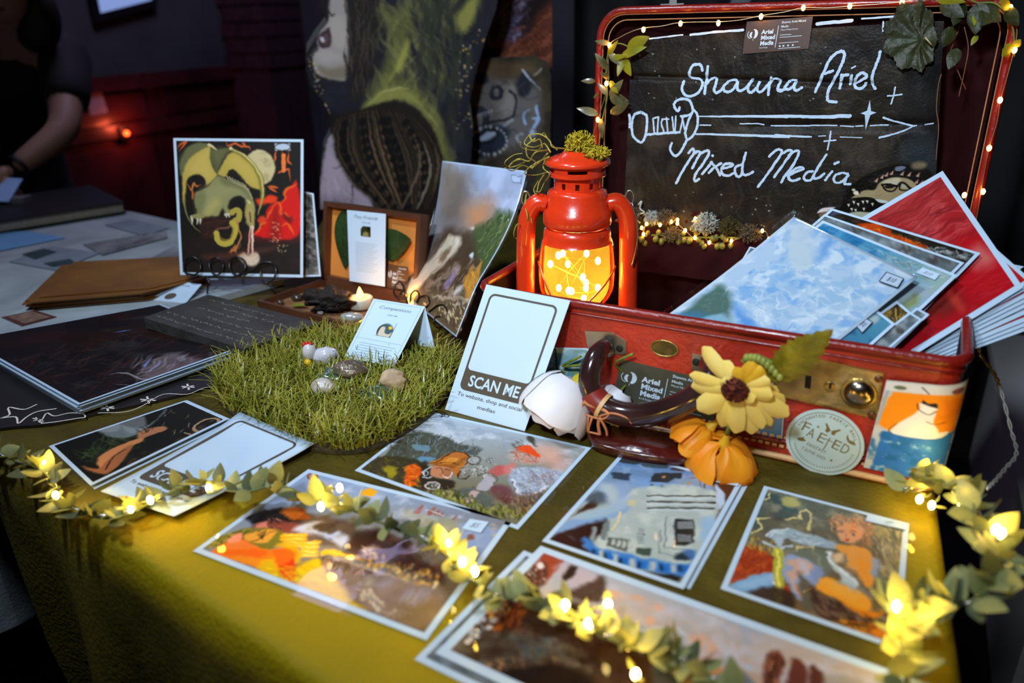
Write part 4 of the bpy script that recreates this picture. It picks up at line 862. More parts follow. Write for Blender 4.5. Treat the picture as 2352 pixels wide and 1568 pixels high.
    for i in range(60):
        x = random.uniform(1620, 2300); y = 860+(x-1620)*.32+random.uniform(-60, 90); p.ell(random.choice(['c8b070', 'e0d090', 'a88a50', 'd8a020', 'e8e0b8']), x, y, random.uniform(14, 30), random.uniform(10, 18), -50, 2.4, .75)
    p.dabs('5a2c1c 7a4a30 3a2018', 60, 90, 4, 60, '1700,640 2250,700 2350,1100 2000,950', 40, .6)
    p.at(780, 1130, 4); p.poly('7c96c4', '1050,280 1480,330 1380,520 1300,590 1150,600 1100,520', 8); p.poly('a0a070', '560,160 900,230 1030,250 1080,340 900,420 700,300', 14, 1, .6); p.noise('94a8d0', 20, .5, .7, .7, '1100,300 1500,330 1300,560'); 
    for st in ('640,180 700,130 735,110 700,180', '770,180 850,130 800,200', '820,190 880,150 870,200', '880,200 925,160 910,215', '1010,240 1050,200 1040,250'): p.poly('8a5a50', st, 1.6); 
    p.line('c8d0e0', 2, '760,160 830,170 930,210'); p.line('6a4a3a', 5, '1090,490 1160,440 1200,400'); p.poly('7a5040', '1150,400 1230,380 1240,420 1180,430', 3); p.dabs('9a8a40 c0b060', 14, 40, 3, 0, '1400,300 1450,300 1440,420 1380,420', 60, .6)
    p.poly('b0c8b8', '780,290 940,300 960,360 850,420 790,370', 5, 1, .5)
def art_console(p):
    p.at(1220, 1000, 4); p.grad('4a76b8', '8fa4a8', (1100, 200), (1000, 700)); p.warp(4, 14); p.noise('6d9ad8', 40, .45, .7, .8, '700,350 1700,480 1600,560 760,520'); p.noise('86a4d0', 26, .5, .7, .6)
    p.poly('2a1a14', '160,950 560,780 700,760 640,1000 480,1010 700,1140 450,1070', 4); p.poly('4a2c1c', '1640,380 1890,440 1700,820 1690,560', 4); p.poly('3a2418', '380,740 560,600 620,640 420,720', 3)
    p.poly('2d3640', '800,240 860,180 1010,230 970,270', 2); p.poly('3a4a56', '1030,240 1230,255 1250,300 1030,285', 2); p.poly('433a3e', '1300,290 1440,300 1400,330 1300,320', 3); p.poly('2f3c50', '740,330 920,350 900,415 740,390', 2, 0); p.poly('2e3238', '1130,340 1390,345 1380,390 1330,390 1260,430 1090,420', 2, 0); p.ell('b07a50', 1215, 378, 18, 10)
    p.poly('7c96b4', '1330,430 1500,390 1660,430 1680,510 1400,520', 7, 1, .8); p.line('5a5560', 2, '1460,390 1540,395 1560,480'); p.line('4f4a54', 4, '1570,400 1600,440 1590,480'); p.ell('a88858', 1450, 440, 20, 14); p.poly('35506a', '1080,445 1130,445 1120,480 1080,478', 1.5, 0); p.poly('35506a', '1195,455 1290,460 1270,500 1200,490', 2)
    p.poly('9cb0b4', '930,500 1690,520 1700,780 1640,1000 1500,1180 600,1040 700,860', 4); p.noise('b7c8c8', 30, .45, .68, .8, '930,500 1690,520 1640,1000 1480,1180 620,1040'); p.poly('8ab0d8', '1580,760 1700,760 1640,960 1560,980', 6)
    p.poly('6f9bd0', '160,930 420,740 700,660 860,600 900,560 930,640 830,720 600,790 400,840', 5, 1, .9); p.poly('a6bcc4', '380,740 700,640 880,560 900,640 700,740 480,770', 5, 1, .6); p.poly('86a6d4', '640,440 860,450 900,540 800,640 700,600 600,560', 9, 1, .7); p.poly('bccbc0', '640,450 760,460 800,560 760,620 700,560', 6, 1, .5); p.poly('3c4650', '500,590 560,520 660,520 690,590 620,630', 6, 1, .8)
    for y, x0 in ((550, 1080), (605, 1070), (658, 1070)): p.line('2c2a28', 4.5, [(x0, y), (1300, y+2), (1690, y+8)]); p.line('b4c6d4', 4, [(x0, y+20), (1690, y+28)])
    p.poly('a9c4e6', '1690,460 1740,480 1790,570 1760,640 1720,660', 3); p.poly('1d2228', '1320,760 1495,768 1500,980 1420,1015 1320,1000', 2, 0)
    for k in range(5): p.line('9aa8b0', 2.4, [(1350, 790+k*14), (1480, 794+k*14)]); p.line('8794a0', 2.4, [(1350, 915+k*14), (1470, 920+k*14)])
    p.line('5f7078', 2, '1240,740 1230,1030 1480,1050', 0); p.line('68787c', 2, '1180,870 1180,1080 1300,1100', 0); p.poly('4d5a5a', '720,930 920,960 880,1065 690,1020', 2, 0)
    for k in range(4): p.poly('a8b8b8', [(745+k*48, 950+k*8), (775+k*48, 955+k*8), (765+k*48, 1010+k*10), (738+k*48, 1005+k*10)], 1.6)
    for k in range(6): p.line('4a5a68', 2.4, [(990, 850+k*26), (1040, 854+k*26)])
    p.poly('3a4c44', '970,1030 1110,1040 1090,1105 975,1085', 2, 0); p.poly('7c8c90', '560,850 600,840 580,980 540,960', 2); p.poly('67787c', '670,790 720,800 700,950 650,940', 2); p.line('d8c890', 3, '740,860 790,800 820,700'); p.poly('d0c080', '900,580 960,590 950,640 900,630', 4, 1, .7)
    p.poly('3a78c8', '470,950 520,940 640,1040 900,1080 1000,1120 1400,1180 1480,1150 1390,1300 1100,1240 700,1140 520,1060', 4)
    for x, y in ((590, 1070), (700, 1110), (850, 1150), (1010, 1190), (1215, 1210), (1400, 1220)): p.poly('1f66c0', [(x-52, y-36), (x+56, y-26), (x+50, y+44), (x-50, y+30)], 3, 0); p.ell('14283c', x-24, y, 18, 30, 0, 3)
    for x, y in ((645, 1090), (775, 1125), (928, 1170), (1118, 1200), (1320, 1220)): p.poly('a4b4b8', [(x-24, y-40), (x+24, y-34), (x+18, y+40), (x-22, y+34)], 3, 0)
    p.poly('203040', '1310,1110 1380,1070 1470,1090 1460,1140 1340,1140', 3); p.poly('2c64a8', '1400,1060 1510,1050 1510,1130 1460,1120', 4); p.poly('1d1814', '1020,1255 1360,1290 1370,1340 1240,1320', 4)
def art_rider(p):
    p.at(1620, 1080, 4); p.grad('4a5a58', '6a5438', (700, 200), (900, 1300)); p.warp(6, 14); p.noise('2f4a54', 40, .4, .65, .8, '540,170 900,250 700,500 440,560'); p.noise('8a8c7a', 30, .5, .72, .7); p.noise('3a3430', 40, .5, .7, .8, '620,440 1000,480 960,620 640,600')
    p.ell('a4a868', 780, 290, 80, 42, 10, 5, .9); p.noise('a09a68', 26, .45, .7, .8, '1480,480 1800,520 1790,960 1600,920'); p.dabs('b0a070 8a7a50 c8bc90', 90, 90, 3, 70, '1500,480 1800,540 1780,980 1600,900', 30, .6)
    p.poly('8a2f18', '340,720 480,700 620,790 620,940 420,960 230,1050', 5, tex=.3); p.dabs('b0481c 6a1c10 c86a28 903018', 130, 70, 3, -40, '340,700 620,780 600,940 230,1040', 40, .7); p.dabs('b09a30 c8b458 7a7a48', 60, 60, 3, 80, '400,600 620,640 620,760 400,720', 40, .6)
    for st in ('520,265 590,260 575,225 600,215', '430,580 530,520 480,450 590,440', '740,455 800,430 870,440 860,380 910,350 975,400 955,540', '810,755 850,700 990,690 980,750 1040,780 1030,850 1070,900'): p.line('c8c48c', 3.4, st, 0)
    p.line('b8b878', 6, '955,540 975,420', 0, 1)
    p.poly('5e6e68', '740,740 1060,720 1160,860 1080,960 900,820', 6, 1, .8); p.poly('8aa4b8', '560,580 620,540 760,530 900,570 1080,620 1240,680 1180,720 1000,690 860,660 760,620 640,640', 2.4)
    p.dabs('c0d4e8 6a8294 94aec4', 46, 110, 2.4, 12, '600,550 780,540 1180,680 1100,710 760,620', 12, .9); p.line('c8dcec', 3, '560,590 600,560 700,540 760,535'); p.line('b8ccdc', 3, '590,600 640,570 720,560')
    p.line('a8c4dc', 6, '550,655 600,690 680,715 740,700 800,690'); p.poly('9ab4c8', '640,610 710,610 700,690 650,690', 2); p.poly('a8ac42', '630,725 715,735 722,960 716,1250 640,1230 622,900', 1.4); p.line('d0d060', 6, '668,740 672,980 675,1230', 0); p.line('8c9838', 3, '645,740 648,960 655,1220', 0); p.line('8c9838', 2.4, '700,750 700,980 700,1230', 0)
    p.poly('8098c0', '720,790 860,785 980,840 1070,920 1060,1040 980,1060 880,960 860,1100 900,1200 820,1160 780,1060 730,1000', 3); p.noise('c49a80', 22, .48, .6, .8, '730,800 980,850 940,960 880,960 900,1180 800,1060'); p.poly('a8b8d8', '830,830 920,850 960,950 900,940', 5, 1, .6); p.poly('6a80b0', '1000,880 1080,940 1050,1050 980,1040', 6, 1, .6)
    p.poly('6f9fd0', '210,1070 420,970 610,940 620,1060 500,1100 400,1130', 2.4); p.poly('8ab4dc', '300,1050 600,960 600,1010 400,1080', 5, 1, .7); p.poly('a83018', '720,1070 770,1080 775,1130 725,1120', 3); p.poly('2c201c', '400,1130 620,1060 800,1130 820,1230 760,1270 560,1200', 5, 1, .9, .2)
    p.poly('d8952a', '1080,980 1240,1010 1400,1090 1500,1170 1500,1300 1400,1310 1200,1190 1020,1090', 3); p.poly('e0a848', '1100,990 1300,1060 1440,1150 1300,1170 1120,1060', 8, 1, .7); p.poly('c87818', '1240,1190 1440,1280 1640,1290 1560,1360 1400,1330', 4)
    p.poly('50524a', '860,920 920,1000 1020,1090 1000,1280 900,1280 860,1080', 5, 1, .8); p.poly('38261e', '960,1060 1060,1110 1300,1260 1460,1350 1620,1370 1640,1420 1400,1440 1100,1360 1000,1280', 4, 1, .95); p.dabs('6a584a 241610 8a7a68 4a3024', 90, 160, 3.2, 38, '980,1080 1300,1270 1600,1380 1400,1430 1040,1310', 14, .7)
    p.dabs('b87818 d0901c 8a4410 301a0c', 120, 80, 4, 20, '1300,1380 1600,1400 1700,1540 1450,1500 1200,1400', 40, .8); p.poly('d87a1c', '1550,1450 1680,1480 1640,1550 1560,1530', 6, 1, .8)
    p.poly('cf9040', '1180,690 1320,680 1480,720 1540,820 1530,1050 1460,1050 1390,940 1290,880 1270,780', 3); p.poly('d88c28', '1380,820 1500,850 1510,1030 1440,1020 1390,920', 6, 1, .8); p.poly('b87838', '1270,780 1300,880 1380,930 1340,950 1260,860', 4, 1, .5)
    p.poly('a8bcc4', '1110,760 1150,740 1170,820 1240,890 1340,960 1420,1040 1380,1080 1260,1040 1220,940 1150,880', 3); p.poly('c8b090', '1160,760 1250,760 1260,830 1190,840', 5); p.line('d0e0e8', 4, '1130,750 1120,800 1180,860 1250,920 1400,1040'); p.line('6a746c', 3, '1280,760 1270,820 1320,890 1390,930'); p.poly('8aa6d0', '1530,800 1590,830 1580,980 1540,960', 5, 1, .8); p.dabs('98a8b8 6a7480', 30, 90, 2.6, 30, '1180,1000 1400,1060 1560,1120 1500,1160 1240,1060', 16, .7)
    p.poly('c4926c', '1200,560 1230,500 1330,470 1420,520 1430,620 1380,670 1300,660 1230,620', 3); p.poly('d08a54', '1300,500 1420,520 1400,600 1320,580', 9, 1, .6); p.dabs('c87a44 d8a878 a85a34 b89878 8a6a50', 150, 90, 2.6, 35, '1150,440 1300,410 1500,450 1560,620 1500,700 1440,640 1420,520 1300,470 1200,520 1160,620', 40, .7, .6)
    p.line('6a3c34', 2.2, '1320,560 1350,552 1390,566'); p.line('6a4c44', 2.2, '1215,560 1240,550 1265,556'); p.ell('3f5560', 1352, 580, 16, 8); p.ell('4a5a62', 1240, 568, 14, 7); p.poly('b03c30', '1275,632 1300,622 1330,632 1300,644', 1.2); p.line('a8745c', 2, '1290,580 1285,608 1300,612')
def art_cliff(p):
    p.at(980, 1230, 4); p.grad('93a9c8', 'a8927e', (1900, 300), (1700, 1300)); p.warp(7, 16); p.noise('aab6d0', 50, .45, .7, .8, '1650,420 4500,1500 2100,1500 1620,700'); p.noise('c39a80', 46, .5, .7, .75, '1650,500 2300,700 2900,1300 2050,950 1640,620'); p.noise('7f9ac2', 40, .55, .75, .7, '2200,500 4000,1300 2700,1300')
    p.poly('8a3a20', '1010,240 1080,155 1250,230 1180,330 1100,420 960,480 860,420', 5, 1, .95, .3); p.poly('3c2c26', '880,360 1080,240 1100,440 960,500 850,450', 6, 1, .8, .3); p.dabs('c8ccd4 5a4038 8a3420 a8b0b8', 60, 40, 3, 60, '900,330 1060,220 1100,440 900,480', 50, .8); p.ell('c8ccd8', 1035, 278, 34, 30, 0, 3)
    p.poly('a8a4b8', '1180,300 1330,250 1600,400 1480,470 1320,470 1240,380', 8, 1, .9); p.poly('2e211b', '1250,370 1330,270 1390,300 1300,410', 5); p.poly('3c2c20', '1330,500 1540,420 1580,370 1650,410 1610,590 1440,600 1330,560', 7, 1, .9, .2)
    p.poly('2c1d14', '540,700 760,540 1100,620 1340,600 1600,760 1880,860 2200,940 2300,1380 400,1380 240,1080', 14, 1, .95, .2); p.noise('5a5a50', 60, .45, .7, .85, '240,1060 600,800 1000,900 1500,1100 1400,1350 500,1350'); p.noise('6a6a66', 44, .5, .7, .7, '700,900 1400,1000 1400,1200 800,1200')
    p.dabs('a8551c c46a1c 6a3014 8a3c14', 80, 120, 5, -50, '560,640 900,640 880,900 700,900 560,800', 20, .7); p.dabs('c8923c e0b060 a06a20', 50, 50, 5, 60, '530,620 740,600 700,760 560,760', 50, .8)
    for i in range(90): x = random.uniform(330, 760); y = 1280-x*.95+random.uniform(-200, 130); p.ell(random.choice(['c0c6d4', '9aa4b4', 'd8dce4', '6a6c70']), x, y, random.uniform(10, 34), random.uniform(10, 26), 0, 2.5, .75)
    p.dabs('a8845c c89a68 8a6a48 201410', 50, 50, 6, 10, '520,1120 1200,1120 1150,1250 560,1250', 60, .6); p.poly('150c0a', '660,1250 1100,1180 1400,1240 1500,1400 600,1400', 10, 1, .9); p.dabs('2a3a48 3a4048 4a5650', 60, 110, 6, 50, '700,900 1200,950 1300,1150 900,1150', 30, .5)
    p.poly('7a8ea8', '1880,880 1960,820 2040,900 2060,1020 1960,1060 1880,960', 5); p.poly('4a4c50', '1900,960 2000,940 2080,1060 1960,1100', 6, 1, .8); p.poly('8a9ab4', '2200,900 2320,890 2380,1000 2350,1280 2200,1200', 7); p.poly('3c4a58', '2080,1100 2300,1060 2340,1360 2100,1360', 8, 1, .8); p.noise('a8b8cc', 18, .5, .65, .8, '1900,850 2400,900 2400,1300 2000,1100')
    p.at(1500, 1230, 4); p.poly('d59050', '450,1150 560,1180 640,1250 540,1300 470,1260', 9, 1, .9); p.poly('6c7c8a', '520,1290 760,1240 880,1300 920,1400 500,1400', 6); p.poly('6f4032', '1070,1070 1210,1120 1130,1400 1000,1400', 5); p.dabs('3a2018 9a6a50 2a140e', 40, 160, 4, 100, '1070,1080 1200,1130 1120,1380 1020,1380', 8, .8); p.poly('5a3028', '1280,1150 1400,1190 1380,1400 1220,1400', 5); p.poly('502c24', '1440,1200 1540,1240 1560,1400 1420,1400', 5); p.ell('8fb4dc', 885, 1205, 24, 22, 0, 5, .9); p.poly('8a8a88', '1600,1270 1900,1330 1900,1420 1580,1400', 9, 1, .7)
def art_fairy(p):
    p.grad('10130f', '1a1c1c', (250, 1000), (480, 950)); p.warp(4, 12); p.noise('24301c', 30, .45, .7, .9, '200,1020 340,970 330,1040 240,1060'); p.dabs('2c4420 1c3018 3c5030', 120, 26, 2.4, -10, '180,1030 330,965 360,1010 200,1060', 40, .7)
    p.noise('3c3228', 20, .5, .7, .8, '330,1040 480,970 520,965 400,1040'); p.dabs('4a3a2c 6a5040 2a2018', 70, 30, 2, -22, '300,1060 500,975 500,985 330,1060', 20, .7); p.warp(2, 8)
    p.poly('6f7f8c', '240,975 290,965 340,975 385,950 392,935 370,965 330,990 280,995', 3, 1, .8); p.poly('8494a0', '300,960 350,950 352,975 320,985', 3, 1, .6); p.poly('7d8d9a', '245,968 275,955 300,965 290,982 250,982', 3, 1, .7)
    p.poly('9a6c50', '338,987 360,975 395,970 400,978 360,992 345,1000', 2); p.poly('b07850', '250,1035 300,1010 345,995 350,1002 310,1022 300,1050 265,1076 240,1070 235,1050', 2); p.poly('8a5a3c', '190,1068 235,1070 262,1050 300,1022 330,1010 300,1050 250,1085', 2); p.line('2a1a12', 2, '255,1072 280,1040 310,1020'); p.dabs('1c160f 3a2418', 14, 14, 2.4, 0, '338,968 372,968 372,982 338,985', 40)
    p.ring('a08a6a', 5, 482, 972, 24, 12, -12, .9); p.line('8a7a60', 3, '440,985 470,992 500,985'); p.dabs('c8b898', 14, 10, 1.4, 0, '380,940 500,935 510,975 400,990', 80, .6)
def art_dark(p):
    p.bg('131215'); p.warp(8, 30); p.noise('221412', 60, .45, .7, .95); p.noise('26292c', 40, .55, .75, .8, '200,760 420,715 440,790 300,830'); p.noise('5c2a28', 30, .5, .7, .7, '330,830 480,780 520,820 420,860'); p.dabs('2e2a2a 3c2c28 40201c 262c30', 160, 60, 4, -15, '20,830 420,730 560,800 200,920', 20, .5)
    p.poly('6a6470', '360,835 420,805 470,815 485,830 400,860 350,862', 6, 1, .7, .3); p.line('8a8c98', 3, '275,855 310,850 350,862 380,860 345,880 290,876', 1, 2); p.dabs('8c90a0 6a6c78 a0a4b0', 36, 40, 2.6, -30, '340,820 480,800 470,840 340,865', 18, .7); p.line('7088c0', 2.4, '378,812 350,845', 0, 2); p.line('88a0d8', 2, '395,820 362,850', 0, 2); p.line('5a7ad0', 3, '290,758 325,752', 1, 2)
def art_dragon(p):
    p.at(380, 300, 4); p.bg('14100c'); p.warp(2, 10); p.poly('1d1510', '160,1000 1220,960 1210,1320 160,1290', 10, 1, .8); p.noise('2a1a14', 40, .5, .7, .8, '300,1050 1210,1000 1200,1310 300,1290')
    p.poly('7a1410', '830,960 1210,960 1220,1010 800,1010', 14, 1, .7); p.poly('c01208', '820,980 880,900 930,830 920,760 980,690 1040,680 1090,640 1100,570 1150,530 1215,500 1220,980', 3); p.poly('e03a10', '830,650 900,640 960,610 1020,630 1010,680 940,690 860,710', 3, 1, .95, .2); p.poly('d8401a', '850,830 890,800 930,830 900,880 850,860', 3, 1, .9, .3)
    p.dabs('6a7048 9a9e68 868b58 5a6040', 150, 46, 1.2, 60, '280,600 460,450 720,520 800,640 810,860 730,760 640,640 520,700 380,800 290,780', 30, .45); p.dabs('b4a855 998e40 c4b868', 90, 90, 1.6, 100, '180,420 300,230 410,170 430,350 370,510 220,430', 14, .35); p.dabs('b4a855 998e40 c4b868', 70, 90, 1.6, 60, '500,420 620,230 760,290 860,420 860,540 740,480 640,380', 14, .35)
    p.line('3a4028', 2.4, '330,570 380,620 370,700 330,760'); p.line('3a4028', 2.2, '520,680 500,700 450,770'); p.line('4a5034', 2, '640,600 570,620 530,700'); p.line('4a4a2c', 2, '760,560 790,660 800,800'); p.line('2c2f1c', 2, '815,800 805,860 790,880')
    for st in ('1060,690 1100,640 1090,600 1120,550 1170,530 1210,510', '980,720 1030,680 1060,720 1050,780 1100,780 1150,830 1180,820', '930,830 960,770 990,720', '820,970 860,930 880,880 930,860', '1060,900 1120,870 1160,930 1180,970'): p.line('f07020', 5, st, 1, 2, .85, 2)
    p.poly('4a0c08', '1080,770 1110,800 1170,820 1150,870 1110,850 1080,820', 4, 1, .8); p.poly('5a100c', '990,760 1030,760 1050,1000 960,1000', 10, 1, .6)
    for i in range(34): p.ell('e0b090', random.gauss(1015, 22), random.uniform(860, 1040), 5, 4, 0, 1, .8)
    for i in range(16): p.ell('d8c0a0', random.uniform(1030, 1130), random.uniform(1060, 1130), 5, 4, 0, 1, .7)
    p.ell('b9b48c', 865, 350, 140, 170, -8, 2); p.noise('8f8a64', 22, .5, .7, .6, '740,220 980,230 1000,450 860,520'); 
    for st in ('105,170 140,130 190,95 170,140 120,200', '550,100 570,140 640,120 700,150 770,150 780,185', '700,105 740,150', '1010,190 1005,300', '1070,200 1090,260 1080,380 1130,370 1150,480', '1130,200 1125,300 1160,330', '1080,380 1030,410', '940,530 1040,545', '940,535 1030,585', '200,510 240,560 265,500 280,530 320,510', '250,560 250,660'): p.line('c05a28', 5, st, 0, 2, .95)
    p.line('d8753a', 9, '1085,240 1085,380', 0); p.poly('2a2e1e', '110,300 170,180 280,110 400,120 460,170 400,160 240,240 170,420', 2)
    p.poly('5f6442', '130,330 180,190 290,115 400,125 420,160 270,230 160,430', 2.4); p.poly('a89c4c', '160,420 200,300 270,220 400,150 415,260 430,340 475,415 440,470 370,520 365,460 320,425 260,425 200,470 185,600 180,720 160,600', 2); p.poly('bdb05c', '220,330 380,190 400,300 440,420 380,480 330,430 240,420', 12, 1, .6)
    p.poly('4c5236', '415,170 460,180 560,160 620,180 560,220 510,300 480,410 430,330 410,250', 2.5); p.poly('656b45', '430,180 560,170 540,230 480,330', 8, 1, .6)
    p.poly('a69a46', '480,410 520,320 560,250 600,210 660,215 760,270 850,380 880,450 870,560 800,545 740,500 700,440 640,380 580,380 560,440 500,430', 2); p.poly('b8aa55', '560,280 620,225 740,290 830,420 840,520 760,480 680,400 600,350', 12, 1, .6); p.poly('7f7a34', '590,155 660,190 760,250 860,370 905,480 905,640 870,740 845,800 870,660 860,520 820,400 740,290 620,205', 2); p.line('c8c48a', 3, '590,160 640,190 740,250 840,370 890,500 890,640 850,790', 1, 2); p.line('c0bc90', 7, '400,130 470,180', 0, 1); p.ell('c8c498', 600, 168, 16, 18)
    p.ell('14100c', 285, 495, 84, 74, 0, 2); p.poly('14100c', '560,440 590,380 630,372 680,430 700,480 640,470', 2); p.line('7d7a4c', 4, '165,640 190,770 260,900 380,990', 1, 1); p.line('b07038', 4, '200,510 240,570 262,500 285,530 320,512', 0, 2)
    p.poly('7a8058', '275,590 330,565 400,520 470,440 520,440 600,480 700,500 760,550 800,640 820,720 815,800 805,900 780,905 740,860 735,720 720,640 650,620 600,640 540,680 520,740 440,790 370,810 300,800 285,740 270,680', 2); p.poly('8d9265', '330,590 460,500 620,520 720,580 640,600 520,660 460,760 370,790', 14, 1, .6); p.poly('535a3c', '500,440 600,480 700,520 790,640 740,600 640,540 540,520', 6, 1, .6)
    p.poly('a3a062', '400,680 480,640 500,700 440,790 350,795', 8, 1, .7); p.poly('7f855a', '520,680 560,610 640,600 660,625 600,650 570,720 590,770 560,790 530,740', 3); p.poly('6a7048', '270,620 340,570 370,640 330,760 290,790 275,700', 6, 1, .7); p.poly('8a8d5c', '440,800 450,740 500,715 500,780 470,810', 3)
    p.poly('100c0a', '620,650 660,622 720,650 740,720 720,760 660,760 620,740', 3); p.poly('9a9458', '745,690 800,680 815,760 805,905 780,905 745,850 730,780', 3); p.line('5a2418', 3, '775,770 780,860'); p.line('c8c8a0', 3, '770,690 750,660')
    for i in range(10): x = 560+i*24; y = 435+i*12+(max(0, i-6)**2)*7; p.poly('1a1612', [(x, y), (x+20, y+42), (x+24, y+12)], 1, 0); p.line('b0b088', 2, [(x+2, y-6), (x+22, y+36)], 0)
    p.poly('2c1812', '320,830 420,820 560,830 660,785 685,800 660,850 500,900 440,980 340,1000', 4, tex=.2); p.dabs('3f241c 1c0f0c', 40, 120, 4, -10, '320,840 660,800 480,900 360,980', 14, .6); p.line('6a4038', 5, '420,1000 480,920 560,910 640,860 680,830', 1, 2)
    for x in (245, 290, 320): p.line('c8ccc0', 7, [(x, 810), (x+4, 850), (x-2, 880)], 1, 1)
    for x in (555, 580): p.line('b8bca8', 7, [(x, 790), (x+6, 820)], 0, 1)
    p.ell('828656', 300, 805, 60, 26); p.line('9a9440', 13, '610,770 650,750 680,780 670,830 640,850'); p.line('a8a040', 13, '610,870 640,900 630,980 590,1040 530,1055 480,1020 470,960', 1); p.line('7a7030', 3, '600,890 620,930 600,1000 540,1020 500,990'); p.line('a87848', 3, '660,850 670,920 690,990 670,1060 640,1120', 1); p.dabs('c07838', 16, 60, 2.4, -60, '600,1070 680,1070 660,1150 610,1140', 30)
    p.line('e0c0b0', 3.4, '780,900 760,1140', 0); p.line('e8d8c8', 4.4, '798,900 797,1150', 0); p.line('c05040', 2, '783,920 768,1100', 0); p.poly('c8bcae', '670,1160 720,1130 760,1150 800,1130 850,1140 865,1190 840,1230 790,1250 730,1230 690,1200', 3, tex=.2); p.poly('7a4038', '340,1160 560,1140 700,1120 1000,1080 960,1110 700,1160 440,1190', 8, 1, .5)
    p.poly('a8c0dc', '1003,120 1150,120 1150,190 1003,190', 1, 0); p.ring('3a3028', 2, 1077, 155, 74, 36)
def art_path(p):
    p.at(900, 340, 3.409); p.grad('8ea9d8', '5a5040', (800, 150), (500, 1100)); p.warp(8, 20); p.noise('a3bce8', 50, .42, .65, .9, '400,110 1010,160 930,520 600,400'); p.poly('5c5650', '380,140 560,200 500,420 420,600 300,560 340,320', 22, 1, .8); p.noise('77726c', 40, .5, .7, .7, '380,130 560,200 420,600 300,600')
    p.poly('a87850', '470,480 560,420 640,400 700,480 640,600 520,620', 26, 1, .7); p.poly('c08a5a', '520,500 590,440 640,500 600,600 530,610', 20, 1, .6); p.poly('39502c', '520,660 660,580 760,480 830,540 840,640 760,880 700,1080 560,900', 9, 1, .9, .25); p.dabs('4a6038 2c4024 7a8c60 5a7048', 110, 100, 3, -65, '560,640 820,500 830,660 720,940 580,880', 16, .7)
    p.poly('3a2e20', '240,860 320,640 420,640 520,700 600,900 640,1040 500,1200 400,1160 200,1060', 10, 1, .85, .2); p.poly('a8a8a0', '340,720 380,700 430,700 445,760 400,860 300,960 230,1040 190,1100 130,1140 120,1050 180,940 240,880', 5); p.poly('c8ccd0', '400,720 430,720 440,780 400,800', 5, 1, .8); p.dabs('8a8474 c8c8c0', 40, 110, 3, -60, '340,720 430,720 300,960 160,1080', 12, .6); p.poly('5a4c38', '290,880 350,800 370,820 320,900', 4, 1, .8)
    p.noise('7a6c64', 26, .5, .65, .8, '240,1000 480,860 640,1060 560,1260 300,1200'); p.poly('8a80b8', '380,1100 400,1020 460,940 450,1020 410,1120', 4, 1, .7); p.poly('b0ccd8', '530,860 550,850 550,920 535,910', 2); p.dabs('8a7c68 4a3c2c a89c88', 120, 60, 3.4, -50, '240,1020 640,900 560,1400 300,1280', 40, .6)
    p.poly('a88038', '540,1060 570,960 590,1010 640,930 650,1040 660,1120 600,1260 550,1160', 3); p.dabs('c89a4c 8a6424', 30, 60, 3, 80, '550,1010 650,1010 620,1180 560,1150', 30, .7); p.ell('c8d4e4', 520, 640, 14, 14, 0, 4); p.poly('b0b4bc', '460,1140 530,1110 520,1160 470,1190', 4); p.line('b0a898', 7, '280,1170 440,1200 600,1240', 1, 2, .7); p.poly('4a4030', '300,1230 560,1250 500,1460 420,1400', 8, 1, .7); p.dabs('c0c0b8 d8d0a0 3a3020', 60, 40, 3, 60, '320,1240 580,1240 520,1440 420,1400', 40, .7); p.poly('7ab0b8', '560,1300 600,1280 580,1330 560,1350', 3, 1, .8)
    p.poly('9ab8e4', '885,185 970,195 955,262 880,250', 1, 0); p.line('4a6078', 1, '885,185 970,195 955,262 880,250 885,185', 0)
def art_cloud(p):
    p.at(1500, 380, 2.036); p.bg('93b2d2'); p.warp(9, 26); p.noise('5f94cc', 34, .46, .62, .95, '560,340 660,300 640,440 780,520 620,640 380,600 520,420'); p.noise('6c9cd0', 30, .48, .66, .9); p.noise('abc4dc', 34, .5, .64, .95)
    p.poly('9fb6ca', '640,280 760,300 780,480 700,520 640,400', 12, 1, .8); p.poly('4f86c8', '850,330 880,380 840,440 800,440', 8, 1, .7); p.noise('7ea6cc', 22, .5, .6, .8, '480,480 1000,520 1000,700 500,700')
    p.poly('3d5c58', '140,700 220,620 320,560 380,610 390,700 380,740 240,720', 7, 1, .95, .2); p.poly('2f6a94', '60,720 160,690 260,700 400,760 560,810 480,830 120,760', 12, 1, .85); p.poly('3f7ec8', '390,640 470,700 560,780 520,800 430,740', 9, 1, .8); p.poly('7aa8c8', '260,720 340,700 420,740 480,790 360,770', 6, 1, .8); p.dabs('c8d8e6 88aace a8c0d8', 90, 80, 5, 20, '380,600 900,560 1000,680 620,800 480,700', 50, .4, .8)
def art_sea(p):
    p.at(1500, 380, 2.036); p.grad('1f6ea8', '8aa8a8', (900, 300), (1250, 620)); p.warp(6, 16); p.noise('0f5a9c', 30, .45, .7, .8, '800,260 1100,400 1000,420'); p.noise('5a9cc8', 24, .5, .7, .6); p.poly('8aa0b8', '1180,560 1290,560 1300,620 1160,680', 9, 1, .7); p.poly('6a7a38', '1150,660 1230,600 1240,640 1170,680', 9, 1, .8); p.dabs('b0c4d0 5a6a60', 60, 60, 3, 25, '1000,380 1380,500 1300,560', 30, .5)
